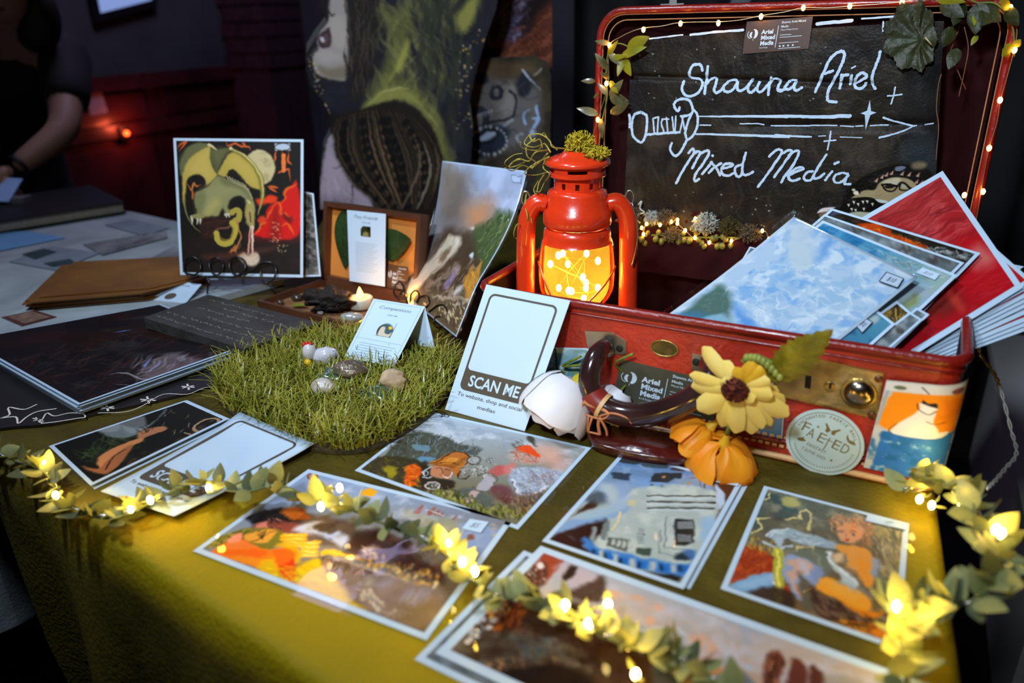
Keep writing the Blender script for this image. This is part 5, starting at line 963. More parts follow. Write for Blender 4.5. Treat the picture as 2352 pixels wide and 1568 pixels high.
def art_koi(p):
    p.at(1500, 380, 2.036); p.bg('1a1a16'); p.warp(6, 12); p.noise('34302a', 20, .5, .7, .8); p.poly('3a4468', '840,215 870,220 830,240', 5); p.poly('b04010', '940,270 1030,265 1120,320 1240,370 1260,400 1100,360 960,300', 4, 1, .95, .3); p.dabs('d8641a 8a2c0a e08a2c', 60, 50, 3, 20, '940,270 1240,360 1240,400 960,300', 30, .8); p.dabs('7a8c98 4a5860 a0b0b8', 50, 60, 3.5, 15, '1280,380 1500,420 1450,440 1260,400', 40, .8)
def art_red(p):
    p.at(1500, 380, 2.036); p.grad('8e2a2c', '94101c', (1200, 150), (1500, 500)); p.warp(8, 30); p.noise('b04a50', 50, .5, .75, .7); p.dabs('6a1c20 a83c40 8a1420 5a1a20 b85058', 170, 190, 6, -28, '980,250 1350,30 1720,560 1300,660', 10, .45); p.poly('a8101c', '1400,380 1560,330 1700,560 1480,620', 22, 1, .7); p.poly('c48a88', '1480,420 1540,370 1600,440 1560,480 1500,470', 16, 1, .6); p.poly('5a2018', '1240,660 1400,600 1440,660 1300,720 1200,740', 16, 1, .8); p.poly('b83830', '1370,590 1410,590 1460,670 1420,680', 6, 1, .6)
def art_moon(p): p.at(1500, 380, 2.036); p.grad('2f6c94', '4a88a8', (900, 850), (1100, 700)); p.noise('1f4f74', 24, .5, .7, .8); p.ell('9ab0b8', 1040, 715, 22, 18, 0, 5, .9); p.line('c8dce8', 6, '915,830 930,838 960,832', 1, 2)
def art_gold(p): p.at(1500, 380, 2.036); p.bg('2a2820'); p.noise('6a5a28', 16, .5, .68, .9); p.dabs('c8a848 8a6a20 50503a', 40, 40, 3, 60, '1070,650 1210,700 1150,740 1060,690', 40, .8)
def art_gray(p): p.bg('4a4c4e'); p.noise('86888a', 12, .45, .65, .9); p.noise('1a1a1c', 10, .5, .65, .8)
def art_none(p): p.bg('50606c'); p.noise('8a9aa8', 20, .45, .65, .8); p.noise('3a3430', 16, .55, .7, .7)

# ================================================================== prints on the tablecloth
def tq(st, z): return [G(u, v, z) for u, v in pts(st)]
t = print_thing('jungle-wizard picture print with handwritten $5, lying just below the upright scan card', tq('990,945 1358,1028 1190,1215 815,1080', TZ+.0012), art_wizard, .0045, 300)
def scribble(par, segs, n, w, m, name='handwriting', lift=.0012):
    mb = MB()
    for st in segs.split('|'): mb.ribbon(smooth([PL(u, v, lp, n) for u, v in pts(st)], False, 4) if st.count(' ') > 1 else [PL(u, v, lp, n) for u, v in pts(st)], n, w)
    return mb.mk(name, m, par)
M_BLACKINK = mat('black_ink', seen('1a1a1c'), .5, var=0); M_GRAYINK = mat('grey_ink', seen('6f8596'), .6, var=0)
lp = A(0, 0, TZ+.0020)
scribble(t, '1025,948 1014,947 1012,950 1022,953 1018,956 1008,954|1022,945 1013,958|1034,949 1027,948 1025,952 1031,954 1028,957 1023,956', UP, .0009, M_BLACKINK)
t = print_thing('orange and yellow banquet picture print nearest the cloth edge with the painted glow, $5 label at its corner', tq('708,1077 1180,1192 980,1470 443,1265', TZ+.0012), art_feast, .0055, 340)
def label_on(par, st, z, txt, tilt=UP):
    q = tq(st, z); o = MB().slab(q, UP, .0003).mk('price_label', PAPER, par); m = MB(); text_on(m, txt, quadmap(q, UP, .0003), .25, .3, .42, shear=.4, width=.45); m.mk('lettering', M_GRAYINK, o)
label_on(t, '1079,1191 1123,1198 1104,1223 1061,1213', TZ+.0030, '$5')
for i, dst in enumerate(('1437,1040 1713,1112 1577,1357 1252,1246', )):
    print_thing('white-edged print peeking out beneath the blue machinery print', tq('1441,1043 1717,1115 1585,1352 1260,1242', TZ+.0006), art_none, .0045, 60)
t = print_thing('blue and white machinery panel picture print with a $5 label, between two other prints', tq('1430,1037 1705,1108 1570,1352 1245,1242', TZ+.0032), art_console, .0045, 300)
label_on(t, '1640,1092 1698,1106 1695,1115 1637,1105', TZ+.0048, '$5')
t = print_thing('picture print of a blonde figure with a lightning sword, lying below the suitcase corner', tq('1755,1115 2088,1202 2066,1493 1655,1351', TZ+.0012), art_rider, .0045, 300)
label_on(t, '1993,1182 2084,1202 2080,1216 1988,1195', TZ+.0030, 'T')
O_ = G(1242, 1258); dr = nrm(G(2110, 1568)-O_); dw = G(1000, 1505)-O_; wv = dr*.36
q5 = [O_+UP*.0012, O_+wv+UP*.0012, O_+wv+dw+UP*.0012, O_+dw+UP*.0012]
t = print_thing('large cliff and sunset sky picture print cut off by the bottom of the view', [p-dr*.010+dw*.075-UP*.0006 for p in q5], art_none, .0055, 60)
t = print_thing('large picture print of rocks under a pink and blue sky, topmost at the front corner', [p+UP*.0012 for p in q5], art_cliff, .0075, 380)
for i in range(2): print_thing(('lowest sleeved print of the little stack under the dark fairy picture', 'sleeved print directly beneath the dark fairy picture, edge showing')[i], [p+UP*(.0008+.0014*i)+ (A(.004, -.004, 0)*(2-i)) for p in tq('426,919 524,962 208,1115 112,1024', TZ)], art_none, .004, 40, 'sleeved prints under the fairy print')
print_thing('dark picture print of a reclining winged fairy, beside the lying scan card', tq('426,919 524,962 208,1115 112,1024', TZ+.0046), art_fairy, .004, 220)

# scan cards
M_CHAR = mat('charcoal_ink', seen('474640'), .5, var=.03)
def scan_card(label, q, n, th=.0006, lift=.0003, bow=None):
    t = thing('scan_card', label, 'sign card', q[3]); sheet(t, q, n, th, PAPER, 'card', bow)
    Q = [np.asarray(p) for p in q]
    def f(x, y):
        p = (Q[0]*(1-x)+Q[1]*x)*y+(Q[3]*(1-x)+Q[2]*x)*(1-y)+n*lift
        if bow is not None: p = bow(np.array([[p]]), n)[0, 0]
        return p
    r = .07; asp = np.linalg.norm(Q[1]-Q[0])/np.linalg.norm(Q[3]-Q[0])
    def rrp(x0, x1, y0, y1, r, r2=None):
        P = []
        for cx, cy, a in ((x1-r, y1-r*asp, 0), (x0+r, y1-r*asp, 90), (x0+r, y0+r*asp, 180), (x1-r, y0+r*asp, 270)):
            for i in range(6): tt = math.radians(a+18*i); P.append((cx+r*math.cos(tt), cy+r*asp*math.sin(tt)))
        return P
    o_, i_ = rrp(.085, .90, .185, .945, .07), rrp(.108, .877, .345, .930, .05)
    m = MB(); k = len(o_); m.add([f(*p) for p in o_]+[f(*p) for p in i_], [(i, (i+1) % k, k+(i+1) % k, k+i) for i in range(k)]); m.mk('frame', M_CHAR, t)
    m = MB(); text_on(m, 'SCAN ME', lambda x, y: f(x, y)+n*.0003, .49, .225, .085, bold=.022, center=True, width=.62); m.mk('lettering', PAPER, t, label='white SCAN ME lettering')
    m = MB(); text_on(m, 'To website, shop and social', f, .49, .135, .030, center=True, width=.80, bold=.004); text_on(m, 'medias', f, .49, .07, .030, center=True, width=.22, bold=.004); m.mk('caption', M_CHAR, t)
    return t
BL_, BR_ = G(1022, 940, TZ+.001), G(1205, 990, TZ+.001); eC = nrm(BR_-BL_)
hit = S(-.43, -.0075, SH+.002); nC = nrm(np.cross(eC, hit-BL_))     # it rests on the suitcase rim
TLc, TRc = PL(1117, 653, BL_, nC), PL(1310, 690, BL_, nC); q = [TLc, TRc, BR_, BL_]; scan_card('white scan card standing up and leaning on the left end of the suitcase', q, qn(q))
def curlf(P, n):
    P = P.copy(); d = P-G(548, 942); a = nrm(G(232, 1130)-G(548, 942)); s = d@a; L = np.linalg.norm(G(232, 1130)-G(548, 942))
    P[..., 2] = P[..., 2]+.010*np.clip(1-s/(L*.4), 0, 1)**2+.004*np.clip(s/L-.7, 0, 1); return P
q = tq('552,955 722,1022 400,1188 232,1130', TZ+.008); scan_card('white scan card lying flat, partly under the leaf garland', q, UP, bow=curlf)

# ================================================================== black boards, dark sleeved prints and cards on the left
M_BLKB = mat('black_board', seen('17161a', g=.82), .5, var=.25, vs=6)
bp_ = pts('-260,905 -120,1015 0,983 120,972 215,950 430,902 560,856 632,812 652,790 640,776 600,768 480,752 330,734 0,797 -200,838')
t = thing('drawn_board', 'wide black board with hand-drawn white stars along its edge, under dark prints', 'board', G(200, 900))
MB().slab([G(u, v, TZ+.004) for u, v in smooth(bp_, True, 3)], UP, .0038).mk('board', M_BLKB, t)
M_WPEN = mat('white_pen', seen('c4ccd0'), .6, var=.05); m = MB()
def pen(st, w=.0016, z=TZ+.0046):
    for s_ in st.split('|'):
        P = [G(u, v, z) for u, v in pts(s_)]; m.ribbon(smooth(P, False, 4) if len(P) > 2 else P, UP, w, 0, .2)
for x, y, r in ((340, 918, 18), (432, 888, 15), (246, 936, 17), (505, 865, 13), (600, 838, 9)):
    ms = MB()
    for a in (10, 82, 154): c_, s_ = math.cos(math.radians(a))*r, math.sin(math.radians(a))*r*.45; ms.ribbon([G(x-c_, y-s_, TZ+.0046), G(x+c_, y+s_, TZ+.0046)], UP, .0024)
    ms.mk('drawn_star', M_WPEN, t)
pen('225,948 290,945 330,930 375,905 430,905 470,890 520,884 560,868 600,865 636,845', .0013); m.mk('drawn_wave', M_WPEN, t); m = MB(); pen('0,960 22,952 20,935 55,940 85,928|0,960 36,957 42,972 60,958 85,945 130,938', .0022); m.mk('drawn_star', M_WPEN, t); m = MB(); pen('95,972 130,968 180,960 195,958 190,950 160,948 125,955 108,948 98,962 95,972', .0018); m.mk('drawn_moon', M_WPEN, t); m = MB(); pen('76,966 100,962|82,958 92,970|75,960 100,968', .0016); m.mk('drawn_star', M_WPEN, t); m = MB(); pen('600,865 640,835 655,805 640,790', .0018)
m.mk('drawn_wave', M_WPEN, t); m = MB()
for i in range(13): x = 500+i*11; y = 872-i*4.4; m.ribbon([G(x, y, TZ+.0046), G(x+3.5, y-1, TZ+.0046)], UP, .0022)
m.mk('drawn_dots', M_WPEN, t); m = MB(); pen('575,850 590,842 604,846 596,856 578,858', .002); pen('560,858 575,846 590,848|548,868 570,860', .0016)
m.mk('drawn_moon', M_WPEN, t); m = MB(); pen('50,785 60,777 72,780 76,784 84,772 98,775 104,780 110,768 128,765 136,773 150,764|150,764 172,750 196,748 214,756 200,764 175,768|246,745 262,736 272,740 262,748|284,742 286,734|298,740 302,732|312,738 318,731', .0017, TZ+.0046)
m.mk('pen_lettering', M_WPEN, t)
qd = tq('-75,800 372,716 590,806 186,952', TZ+.0056)
for i in range(7):
    off = A(random.uniform(-.004, .004), random.uniform(-.004, .004), .0018*i)
    print_thing('dark print in a clear sleeve inside the low pile on the black board', [p+off for p in qd], None, .004, 40, 'dark sleeved prints piled on the black board')
print_thing('topmost dark sleeved print with faint smoky shapes, on the pile over the black board', [p+UP*.0132 for p in qd], art_dark, .0032, 180, 'dark sleeved prints piled on the black board')
q = [G(330, 729, TZ+.038), G(478, 676, TZ+.030), G(735, 741, TZ+.018), G(560, 802, TZ+.026)]
t = thing('lettered_canvas', 'dark canvas panel with faint chalky writing, beside the wooden box', 'board', q[3]-UP*.022)
MB().slab(q, UP, .016).mk('canvas', mat('slate_canvas', seen('2a2e2f'), .6, var=.45, vs=22, bump=.3, bs=80), t)
m = MB(); f = quadmap([q[0], q[1], q[2], q[3]], UP, .0005)
# writing runs along the long edge towards the lower right
f2 = lambda x, y: f(y, 1-x) if False else (q[0]*(1-x)+q[3]*x)*(1-y)+(q[1]*(1-x)+q[2]*x)*y+UP*.0005
for k, (x0, x1, y) in enumerate(((.05, .95, .12), (.05, .9, .27), (.35, .8, .42), (.15, .6, .58), (.3, .95, .72), (.1, .7, .86))):
    x = x0
    while x < x1:
        w_ = random.uniform(.03, .09); P = [f2(x+w_*i/5, y+random.uniform(-.022, .022)) for i in range(6)]; m.ribbon(P, UP, .0013); x += w_+random.uniform(.012, .03)
m.mk('chalky_writing', mat('grey_chalk', seen('6f7674'), .9, var=.2, vs=300), t)
# small white card with a dark dot
BLw, BRw = G(302, 722, TZ+.019), G(411, 714, TZ+.019)
def stand(BLp, BRp, tl, tr_): e = BRp-BLp; return [PL(*tl, BLp, e), PL(*tr_, BRp, e), BRp, BLp]
def card_thing(name, label, cat, q, txt, sizes, blob=None, back=None, group=None):
    n = qn(q); t = thing(name, label, cat, q[3], group); sheet(t, q, n, .0005, PAPER, 'card'); f = quadmap(q, n, .0004); m = MB()
    for (s_, y, w_, h_), in zip(txt): text_on(m, s_, f, .5, y, h_, center=True, width=w_, shear=sizes)
    if m.V: m.mk('lettering', M_GRAYINK, t)
    return t, f, n
q = [DEP(383, 641, 1.28), DEP(463, 653, 1.26), DEP(411, 714, 1.205), DEP(302, 722, 1.215)]
t, f, n = card_thing('small_card', 'small white card with a dark oval, leaning by the brown envelopes', 'card', q, [('Wing Scale', .86, .5, .05)], .3)
MB().add([f(.5+.13*math.cos(a), .52+.10*math.sin(a)) for a in np.linspace(0, 2*math.pi, 21)[:-1]], [list(range(20))]).mk('dark_oval', mat('seed_grey', seen('4a4440'), .6, var=.3, vs=200), t)

# ================================================================== neighbour's table goods
def flat(name, label, cat, st, z, m_, th=.0012, group=None):
    q = [G(u, v, z) for u, v in pts(st)]; o = mk(name, *(lambda b: (b.V, b.F))(MB().slab(q, UP, th)), m_, None, loc=q[-1]); return tag(o, label, cat, group)
M_PG = mat('soft_grey_paper', seen('6c7f92'), .6, var=.2, vs=12)
M_PB = mat('pale_blue_paper', seen('5a8fc4'), .55, var=.2, vs=5); M_PD = mat('smudged_paper', seen('43464c'), .6, var=.6, vs=16, two=seen('7d8996')); M_PW = mat('worn_white_paper', seen('8ba0b0'), .6, var=.15, vs=20)
flat('paper_sheet', 'blue-tinted paper sheet at the far left of the pale tablecloth', 'paper', '-60,590 0,575 150,545 60,530 -100,540', TZ+.004, M_PB)
flat('paper_sheet', 'smudged brown and grey print lying behind the dragon picture on the pale cloth', 'paper', '190,560 235,585 385,545 380,530', TZ+.004, M_PD)
flat('paper_sheet', 'pale sheet with dark green marks, in the middle of the pale cloth', 'paper', '20,600 120,565 230,580 130,620', TZ+.0035, M_PG)
flat('paper_sheet', 'creased grey sheet nearest the far edge of the pale cloth', 'paper', '240,515 300,503 390,522 330,540', TZ+.004, M_PG)
for st, z, lb_ in (('50,583 100,570 130,578 80,595', .0046, 'dark green scrap on the pale sheet, nearer the blue-tinted paper'), ('100,604 160,594 175,603 120,612', .0046, 'dark green scrap on the pale sheet, nearer the brown envelopes')):
    flat('paper_scrap', lb_, 'paper', st, TZ+z, mat('deep_green', seen('1f3a40'), .6, var=.4), .0006, 'green scraps on the pale sheet')
flat('paper_sheet', 'grey sheet tucked behind the pile of brown envelopes', 'paper', '330,600 400,565 440,590 420,625', TZ+.0035, M_PD)
t = thing('paper_pad', 'thick pile of off-white paper between the envelopes and the black board', 'paper pile', G(150, 760))
MB().slab([G(u, v, TZ+.012) for u, v in pts('-150,790 80,697 320,672 640,628 650,640 330,727 0,790 -120,830')], UP, .011).mk('pages', M_PW, t)
q = [G(u, v, TZ+.0135) for u, v in pts('3,728 80,712 130,727 50,748')]
t = thing('framed_card', 'little brown bordered card lying on the off-white paper pile', 'card', q[3])
MB().slab(q, UP, .001).mk('card', mat('brown_print', seen('4a2a26'), .5, var=.3, vs=60), t); MB().slab([p+UP*.0006 for p in inset(q, .006)], UP, .0005).mk('picture', mat('tan_print', seen('6f5c54'), .5, var=.5, vs=70), t)
random.seed(11)
for i in range(9):                                           # pile of brown envelopes, each its own thing
    dx, dy = random.uniform(-.012, .012), random.uniform(-.010, .010); z = TZ+.013+i*.0023
    q = [G(u, v, TZ+.013)+A(dx, dy, z-TZ-.013) for u, v in pts('72,712 155,627 440,612 470,655 330,690')]
    o = mk('envelope', *(lambda b: (b.V, b.F))(MB().slab(q, UP, .0016)), mat('kraft_paper', seen('6e4b12'), .55, var=.45, vs=7, coat=.25, bump=.3, bs=12), None, loc=q[0]); tag(o, ('topmost brown kraft envelope on the flat pile beside the small white card' if i == 8 else 'lowest brown kraft envelope at the bottom of the flat pile' if i == 0 else 'brown kraft envelope in the middle of the flat pile on the neighbouring table'), 'envelope', 'kraft envelopes in the flat pile')
# dark book with pale page edge
a_, b_, c_ = G(45, 527, TZ+.006), G(290, 487, TZ+.006), G(0, 460, TZ+.006)
bd = nrm(b_-a_); bb = A(-bd[1], bd[0], 0); 
t = thing('album', 'closed black album with pale page edges lying on the far side of the pale table', 'book', a_)
q = [a_-bd*.25, b_, b_+bb*.30, a_-bd*.25+bb*.30]
MB().slab([p+UP*.022 for p in inset(q, .004)], UP, .020).mk('pages', mat('cream_pages', seen('7f7f78'), .7, var=.1, vs=90), t)
MB().slab([p+UP*.026 for p in q], UP, .004).mk('cover', mat('black_cover', seen('15181c'), .4, var=.2), t); MB().slab([p+UP*.001 for p in q], UP, .003).mk('back_cover', mat('black_cover', 0), t)
q = [DEP(18, 408, 1.95), DEP(52, 410, 1.95), DEP(20, 462, 1.85), DEP(-40, 460, 1.85)]
t = thing('card_holder', 'pale blue card propped beside the person on the left', 'card', q[3]-UP*.02)
MB().slab(q, qn(q), .003).mk('card', mat('blue_card', seen('86b4e8'), .5, var=.05), t); MB().box(q[3]*.5+q[2]*.5+A(0, .03, -.02), A(.06, 0, 0), A(0, .02, 0), UP*.022).mk('base', mat('grey_base', seen('5a6068'), .5), t)
# ================================================================== the red lantern in the suitcase
LA = S(-.405, .112, .006)                                    # axis base
fN = nrm(A(CP[0]-LA[0], CP[1]-LA[1], 0)); fR = A(-fN[1], fN[0], 0)   # towards the lens, to the right
def hz(v): return float(PL(1316, v, LA, fN)[2]-LA[2])
M_LR = mat('red_enamel', seen('c23416'), .26, var=.18, vs=14, coat=.5, bump=.12, bs=40)
M_LRi = mat('dark_enamel', seen('3a0f08'), .6, var=.3)
lan = thing('lantern', 'red barn lantern with glowing string lights in its amber globe and moss on top', 'lantern', LA)
z = {k: hz(v) for k, v in dict(cap=346, brim=366, brimb=376, r1=379, r1b=400, neck=404, neckb=432, ch0=436, ch1=472, ch2=508, ch3=514, col0=520, col1=552, gl0=554, gl1=600, gl2=640, gl3=690, gl4=712).items()}
pr = [(.0001, z['cap']+.001), (.016, z['cap']), (.019, z['cap']-.003), (.028, z['brim']+.004), (.037, z['brim']), (.0385, z['brimb']+.001), (.036, z['brimb']-.001), (.031, z['r1'])]
MB().lathe(LA, pr, 40).mk('cap', M_LR, lan, True)
def holed(m, r0, z0, r1, z1, slots, n=72):
    """curved band with openings; slots: list of (centre deg, half width deg, z low, z high)"""
    nz = 6
    for i in range(n):
        a0, a1 = 2*math.pi*i/n, 2*math.pi*(i+1)/n; ac = math.degrees((a0+a1)/2)
        for k in range(nz):
            za, zb = z0+(z1-z0)*k/nz, z0+(z1-z0)*(k+1)/nz; zc = (za+zb)/2
            if any(abs((ac-c+180) % 360-180) < h and lo < zc < hi for c, h, lo, hi in slots): continue
            ra, rb = r0+(r1-r0)*k/nz, r0+(r1-r0)*(k+1)/nz
            P = lambda a, r, zz: LA+(fR*math.cos(a)+fN*math.sin(a))*r+UP*zz
            m.add([P(a0, ra, za), P(a1, ra, za), P(a1, rb, zb), P(a0, rb, zb)], [(0, 1, 2, 3)])
    return m
m = MB(); holed(m, .0325, z['r1b'], .0325, z['r1'], [(90+d, 22, z['r1b']+.005, z['r1']-.001) for d in (-78, 0, 78, 156, 234)]); m.mk('vent_ring', M_LR, lan, True)
MB().lathe(LA, [(.0335, z['r1b']+.001), (.0335, z['r1b']-.001), (.028, z['neck'])], 36).mk('ring_lip', M_LR, lan, True)
MB().lathe(LA, [(.022, z['r1']), (.022, z['r1b']-.003), (.019, z['neckb'])], 24).mk('inner_core', M_LRi, lan, True)
m = MB(); holed(m, .0275, z['neckb'], .0275, z['neck'], [(90+d, 5.2, z['neckb']+.003, z['neckb']+.010) for d in range(-170, 190, 34)]); m.mk('neck', M_LR, lan, True)
MB().lathe(LA, [(.0275, z['neckb']), (.034, z['ch0']), (.0352, z['ch0']-.003), (.0362, z['ch1']), (.0402, z['ch1']-.004), (.0410, z['ch2']), (.0395, z['ch3']), (.034, z['ch3']-.002)], 40).mk('air_chamber', M_LR, lan, True)
MB().lathe(LA, [(.036, z['ch3']-.002), (.036, z['col0'])], 32).mk('gap_ring', M_LRi, lan, True)
MB().lathe(LA, [(.036, z['col0']+.001), (.0395, z['col0']-.002), (.0405, z['col0']-.008), (.0405, z['col1']+.004), (.0425, z['col1'])], 40).mk('collar', M_LR, lan, True)
# globe of amber glass
gm = bpy.data.materials.new('amber_glass'); gm.use_nodes = True; N = gm.node_tree.nodes; L = gm.node_tree.links; N.remove(N['Principled BSDF'])
tp = N.new('ShaderNodeBsdfTransparent'); tp.inputs[0].default_value = (1, .84, .36, 1); gg = N.new('ShaderNodeBsdfGlossy'); gg.inputs['Roughness'].default_value = .06; gg.inputs[0].default_value = (1, .93, .75, 1)
df = N.new('ShaderNodeBsdfTranslucent'); df.inputs[0].default_value = (.95, .76, .16, 1); lw = N.new('ShaderNodeLayerWeight'); lw.inputs[0].default_value = .12
m1 = N.new('ShaderNodeMixShader'); m1.inputs[0].default_value = .24; m2 = N.new('ShaderNodeMixShader')
L.new(tp.outputs[0], m1.inputs[1]); L.new(df.outputs[0], m1.inputs[2]); L.new(lw.outputs['Fresnel'], m2.inputs[0]); L.new(m1.outputs[0], m2.inputs[1]); L.new(gg.outputs[0], m2.inputs[2]); L.new(m2.outputs[0], N['Material Output'].inputs[0])
tc = N.new('ShaderNodeTexCoord'); nz = N.new('ShaderNodeTexNoise'); nz.inputs['Scale'].default_value = 38; nz.inputs['Distortion'].default_value = .6; bp = N.new('ShaderNodeBump'); bp.inputs['Strength'].default_value = .3; bp.inputs['Distance'].default_value = .006
L.new(tc.outputs['Object'], nz.inputs['Vector']); L.new(nz.outputs['Fac'], bp.inputs['Height']); L.new(bp.outputs['Normal'], gg.inputs['Normal'])
V = []; prof = [(.0415, z['gl0']+.002), (.0445, z['gl0']-.006), (.0465, z['gl1']), (.0470, z['gl2']+.006), (.0455, z['gl2']-.012), (.038, z['gl3']), (.028, z['gl4']), (.024, z['gl4']-.008)]
MB().lathe(LA, [tuple(p) for p in smooth(prof, False, 4)], 48).mk('globe', gm, lan, True)
MB().lathe(LA, [(.026, z['gl4']+.0), (.031, z['gl4']-.004), (.033, z['gl4']-.014), (.052, .052), (.060, .046), (.061, .012), (.056, .002), (.0001, 0)], 40).mk('fuel_tank', M_LR, lan, True)
MB().lathe(LA+fR*.043+fN*.02, [(.008, .050), (.008, .058), (.0001, .059)], 16).mk('filler_cap', M_STEEL, lan, True)
# side air tubes
for s in (-1, 1):
    px_ = [(.036, z['ch1']+.002), (.047, z['ch1']+.004), (.056, z['ch2']+.012), (.0605, z['ch2']-.006), (.0625, z['gl1']), (.0635, z['gl3']), (.0635, .060), (.058, .036)]
    P = smooth([LA+fR*(s*x)+UP*h for x, h in px_], False, 5); MB().tube(P, np.linspace(.0105, .0122, len(P)), 14, True, 1, fN).mk('air_tube', M_LR, lan, True)
    c = LA+fR*(s*.061)+UP*(z['ch1']+.009); MB().tube([c+fR*(.005*math.cos(a))+UP*(.0085*math.sin(a)) for a in np.linspace(0, 2*math.pi, 17)], .0013, 6, False).mk('bail_loop', M_STEEL, lan, True)
MB().tube(smooth([LA+fR*x+fN*y+UP*h for x, y, h in ((.064, .004, z['ch1']+.004), (.070, .008, z['ch2']), (.071, .012, z['gl0']), (.066, .016, z['gl1']))], False, 6), .0009, 6).mk('bail_wire', M_STEEL, lan, True)
for a0, a1, zz0, zz1 in ((158, 100, z['gl1']+.006, z['gl4']), (22, 112, z['gl1']-.0, z['gl4']+.002)):
    P = [LA+(fR*math.cos(math.radians(a))+fN*math.sin(math.radians(a)))*.0495+UP*(zz0+(zz1-zz0)*i/11) for i, a in enumerate(np.linspace(a0, a1, 12))]
    MB().tube(P, .0011, 6).mk('guard_wire', M_LR, lan, True)
M_BULB = mat('warm_bulb', (1, .8, .4), .4, var=0, emit='ffd98a', es=22); M_COPPER = mat('copper_wire', (.55, .42, .25), .35, .9, var=.1)
random.seed(5); wp = []
lights = thing('string_lights', 'warm fairy lights bundled inside the red lantern globe', 'lights', LA+UP*.08)
for i in range(15):
    a = i*2.4; r = random.uniform(.012, .034); zz = random.uniform(z['gl3']+.004, z['gl0']-.008); c = LA+(fR*math.cos(a)+fN*math.sin(a))*r+UP*zz; wp.append(c)
    MB().ball(c, (.0036, .0036, .0050), 10, 6).mk('bulb', M_BULB, lights, True)
MB().tube(smooth(wp, False, 6), .0004, 5).mk('wire', M_COPPER, lights)
for k, (dx, zz, e) in enumerate(((-.012, z['gl1'], .22), (.014, z['gl2'], .22), (0, z['gl3']+.01, .12))):
    l = bpy.data.lights.new('globe_glow', 'POINT'); l.energy = e*.75; l.color = (1, .68, .17); l.shadow_soft_size = .012; o = bpy.data.objects.new('globe_glow', l); COL.objects.link(o); o.location = LA+fR*dx+UP*zz
# moss and dry tendrils
M_MOSS = mat('yellow_moss', seen('a9a022'), .9, var=.3, vs=200); M_TEND = mat('dry_tendril', seen('8d8a3c'), .8, var=.3, vs=90)
def moss_clump(name, label, c, r, n, m_, L_=.006, w_=.0007, flat_=.6, cat='moss', group=None, par=None):
    mb = MB()
    for i in range(n):
        d = nrm(RNG.normal(size=3)); p = c+d*A(r, r, r*flat_)*(RNG.random()**.4); q = p+nrm(RNG.normal(size=3)+d*.8)*L_; b = (p+q)/2+RNG.normal(size=3)*L_*.25
        mb.tube([p, b, q], w_, 3, False)
    if par is not None: return mb.mk(name, m_, par, True, kind='stuff')
    o = mb.mk(name, m_, None, True, loc=c-UP*r*flat_); return tag(o, label, cat, group, 'stuff')
def lp_(u, v, off=0): return PL(u, v, LA+fN*off, fN)
moss_clump('moss', 'bright yellow-green moss tuft on the lantern cap', lp_(1332, 338, .0)+UP*.002, .016, 620, M_MOSS, flat_=.8)
moss_clump('moss', 'low yellow-green moss spilling over the right side of the lantern cap', lp_(1368, 356, .012)+UP*.002, .014, 380, M_MOSS, flat_=.35)
t = thing('dry_vine', 'tangled dry yellow tendrils hanging off the left side of the lantern', 'vine', lp_(1240, 350))
random.seed(21)
vines = ['1300,342 1270,338 1262,322 1240,308 1215,312 1205,330 1225,338 1250,330', '1265,350 1250,330 1235,345 1200,340 1195,325', '1262,345 1230,350 1215,370 1190,365 1168,382 1160,372 1180,356 1200,352', '1258,352 1240,372 1220,385 1200,380 1178,392 1160,385', '1255,360 1248,385 1262,400 1250,420 1240,440 1228,438', '1250,400 1238,420 1232,445 1226,435 1236,415', '1262,360 1225,378 1205,398 1230,402 1258,395', '1230,318 1210,335 1212,360 1230,372 1222,388', '1210,440 1206,470 1212,500 1204,520 1188,515 1180,535 1184,548 1194,540', '1206,478 1216,490 1222,512', '1243,312 1250,306 1262,325 1280,345', '1195,365 1178,372 1170,384 1188,380 1205,372', '1215,310 1225,325 1240,320 1246,340']
for st in vines:
    P = smooth([lp_(u, v, random.uniform(-.012, .02)) for u, v in pts(st)], False, 6); MB().tube(P, np.linspace(.0011, .0005, len(P)), 5).mk('tendril', M_TEND, t, True)

# ================================================================== wire easels and leaning prints
M_WIRE = mat('black_wire', (.012, .010, .010), .3, .6, var=0, coat=.3)
def easel(label, segs, feet, base, r=.0016):
    t = thing('wire_easel', label, 'easel', base)
    for P in segs: MB().tube(smooth(P, False, 6), r, 8).mk('scroll', M_WIRE, t, True)
    for P in feet: MB().tube(smooth(P, False, 6) if len(P) > 2 else P, r, 8).mk('leg', M_WIRE, t, True)
    return t
D0 = 1.255
dq = [DEP(398, 317, D0+.012), DEP(697, 320, D0+.012), DEP(696, 637, D0), DEP(414, 631, D0)]
dn = qn(dq)
print_thing('square dragon and moon picture print standing on the left black wire easel', dq, art_dragon, .0045, 330, 'prints standing on wire easels')
print_thing('grey sleeved print standing right behind the dragon picture', [p-dn*.012 for p in (DEP(440, 380, 1.27), DEP(716, 440, 1.27), DEP(733, 632, 1.26), DEP(470, 640, 1.26))], art_gray, .003, 80, 'prints standing on wire easels', sleeve=.004)
dp = lambda u, v, off=.006: PL(u, v, dq[3]+dn*off, dn)
seg = lambda st, off=.006, **k: [dp(u, v, off) for u, v in pts(st)]
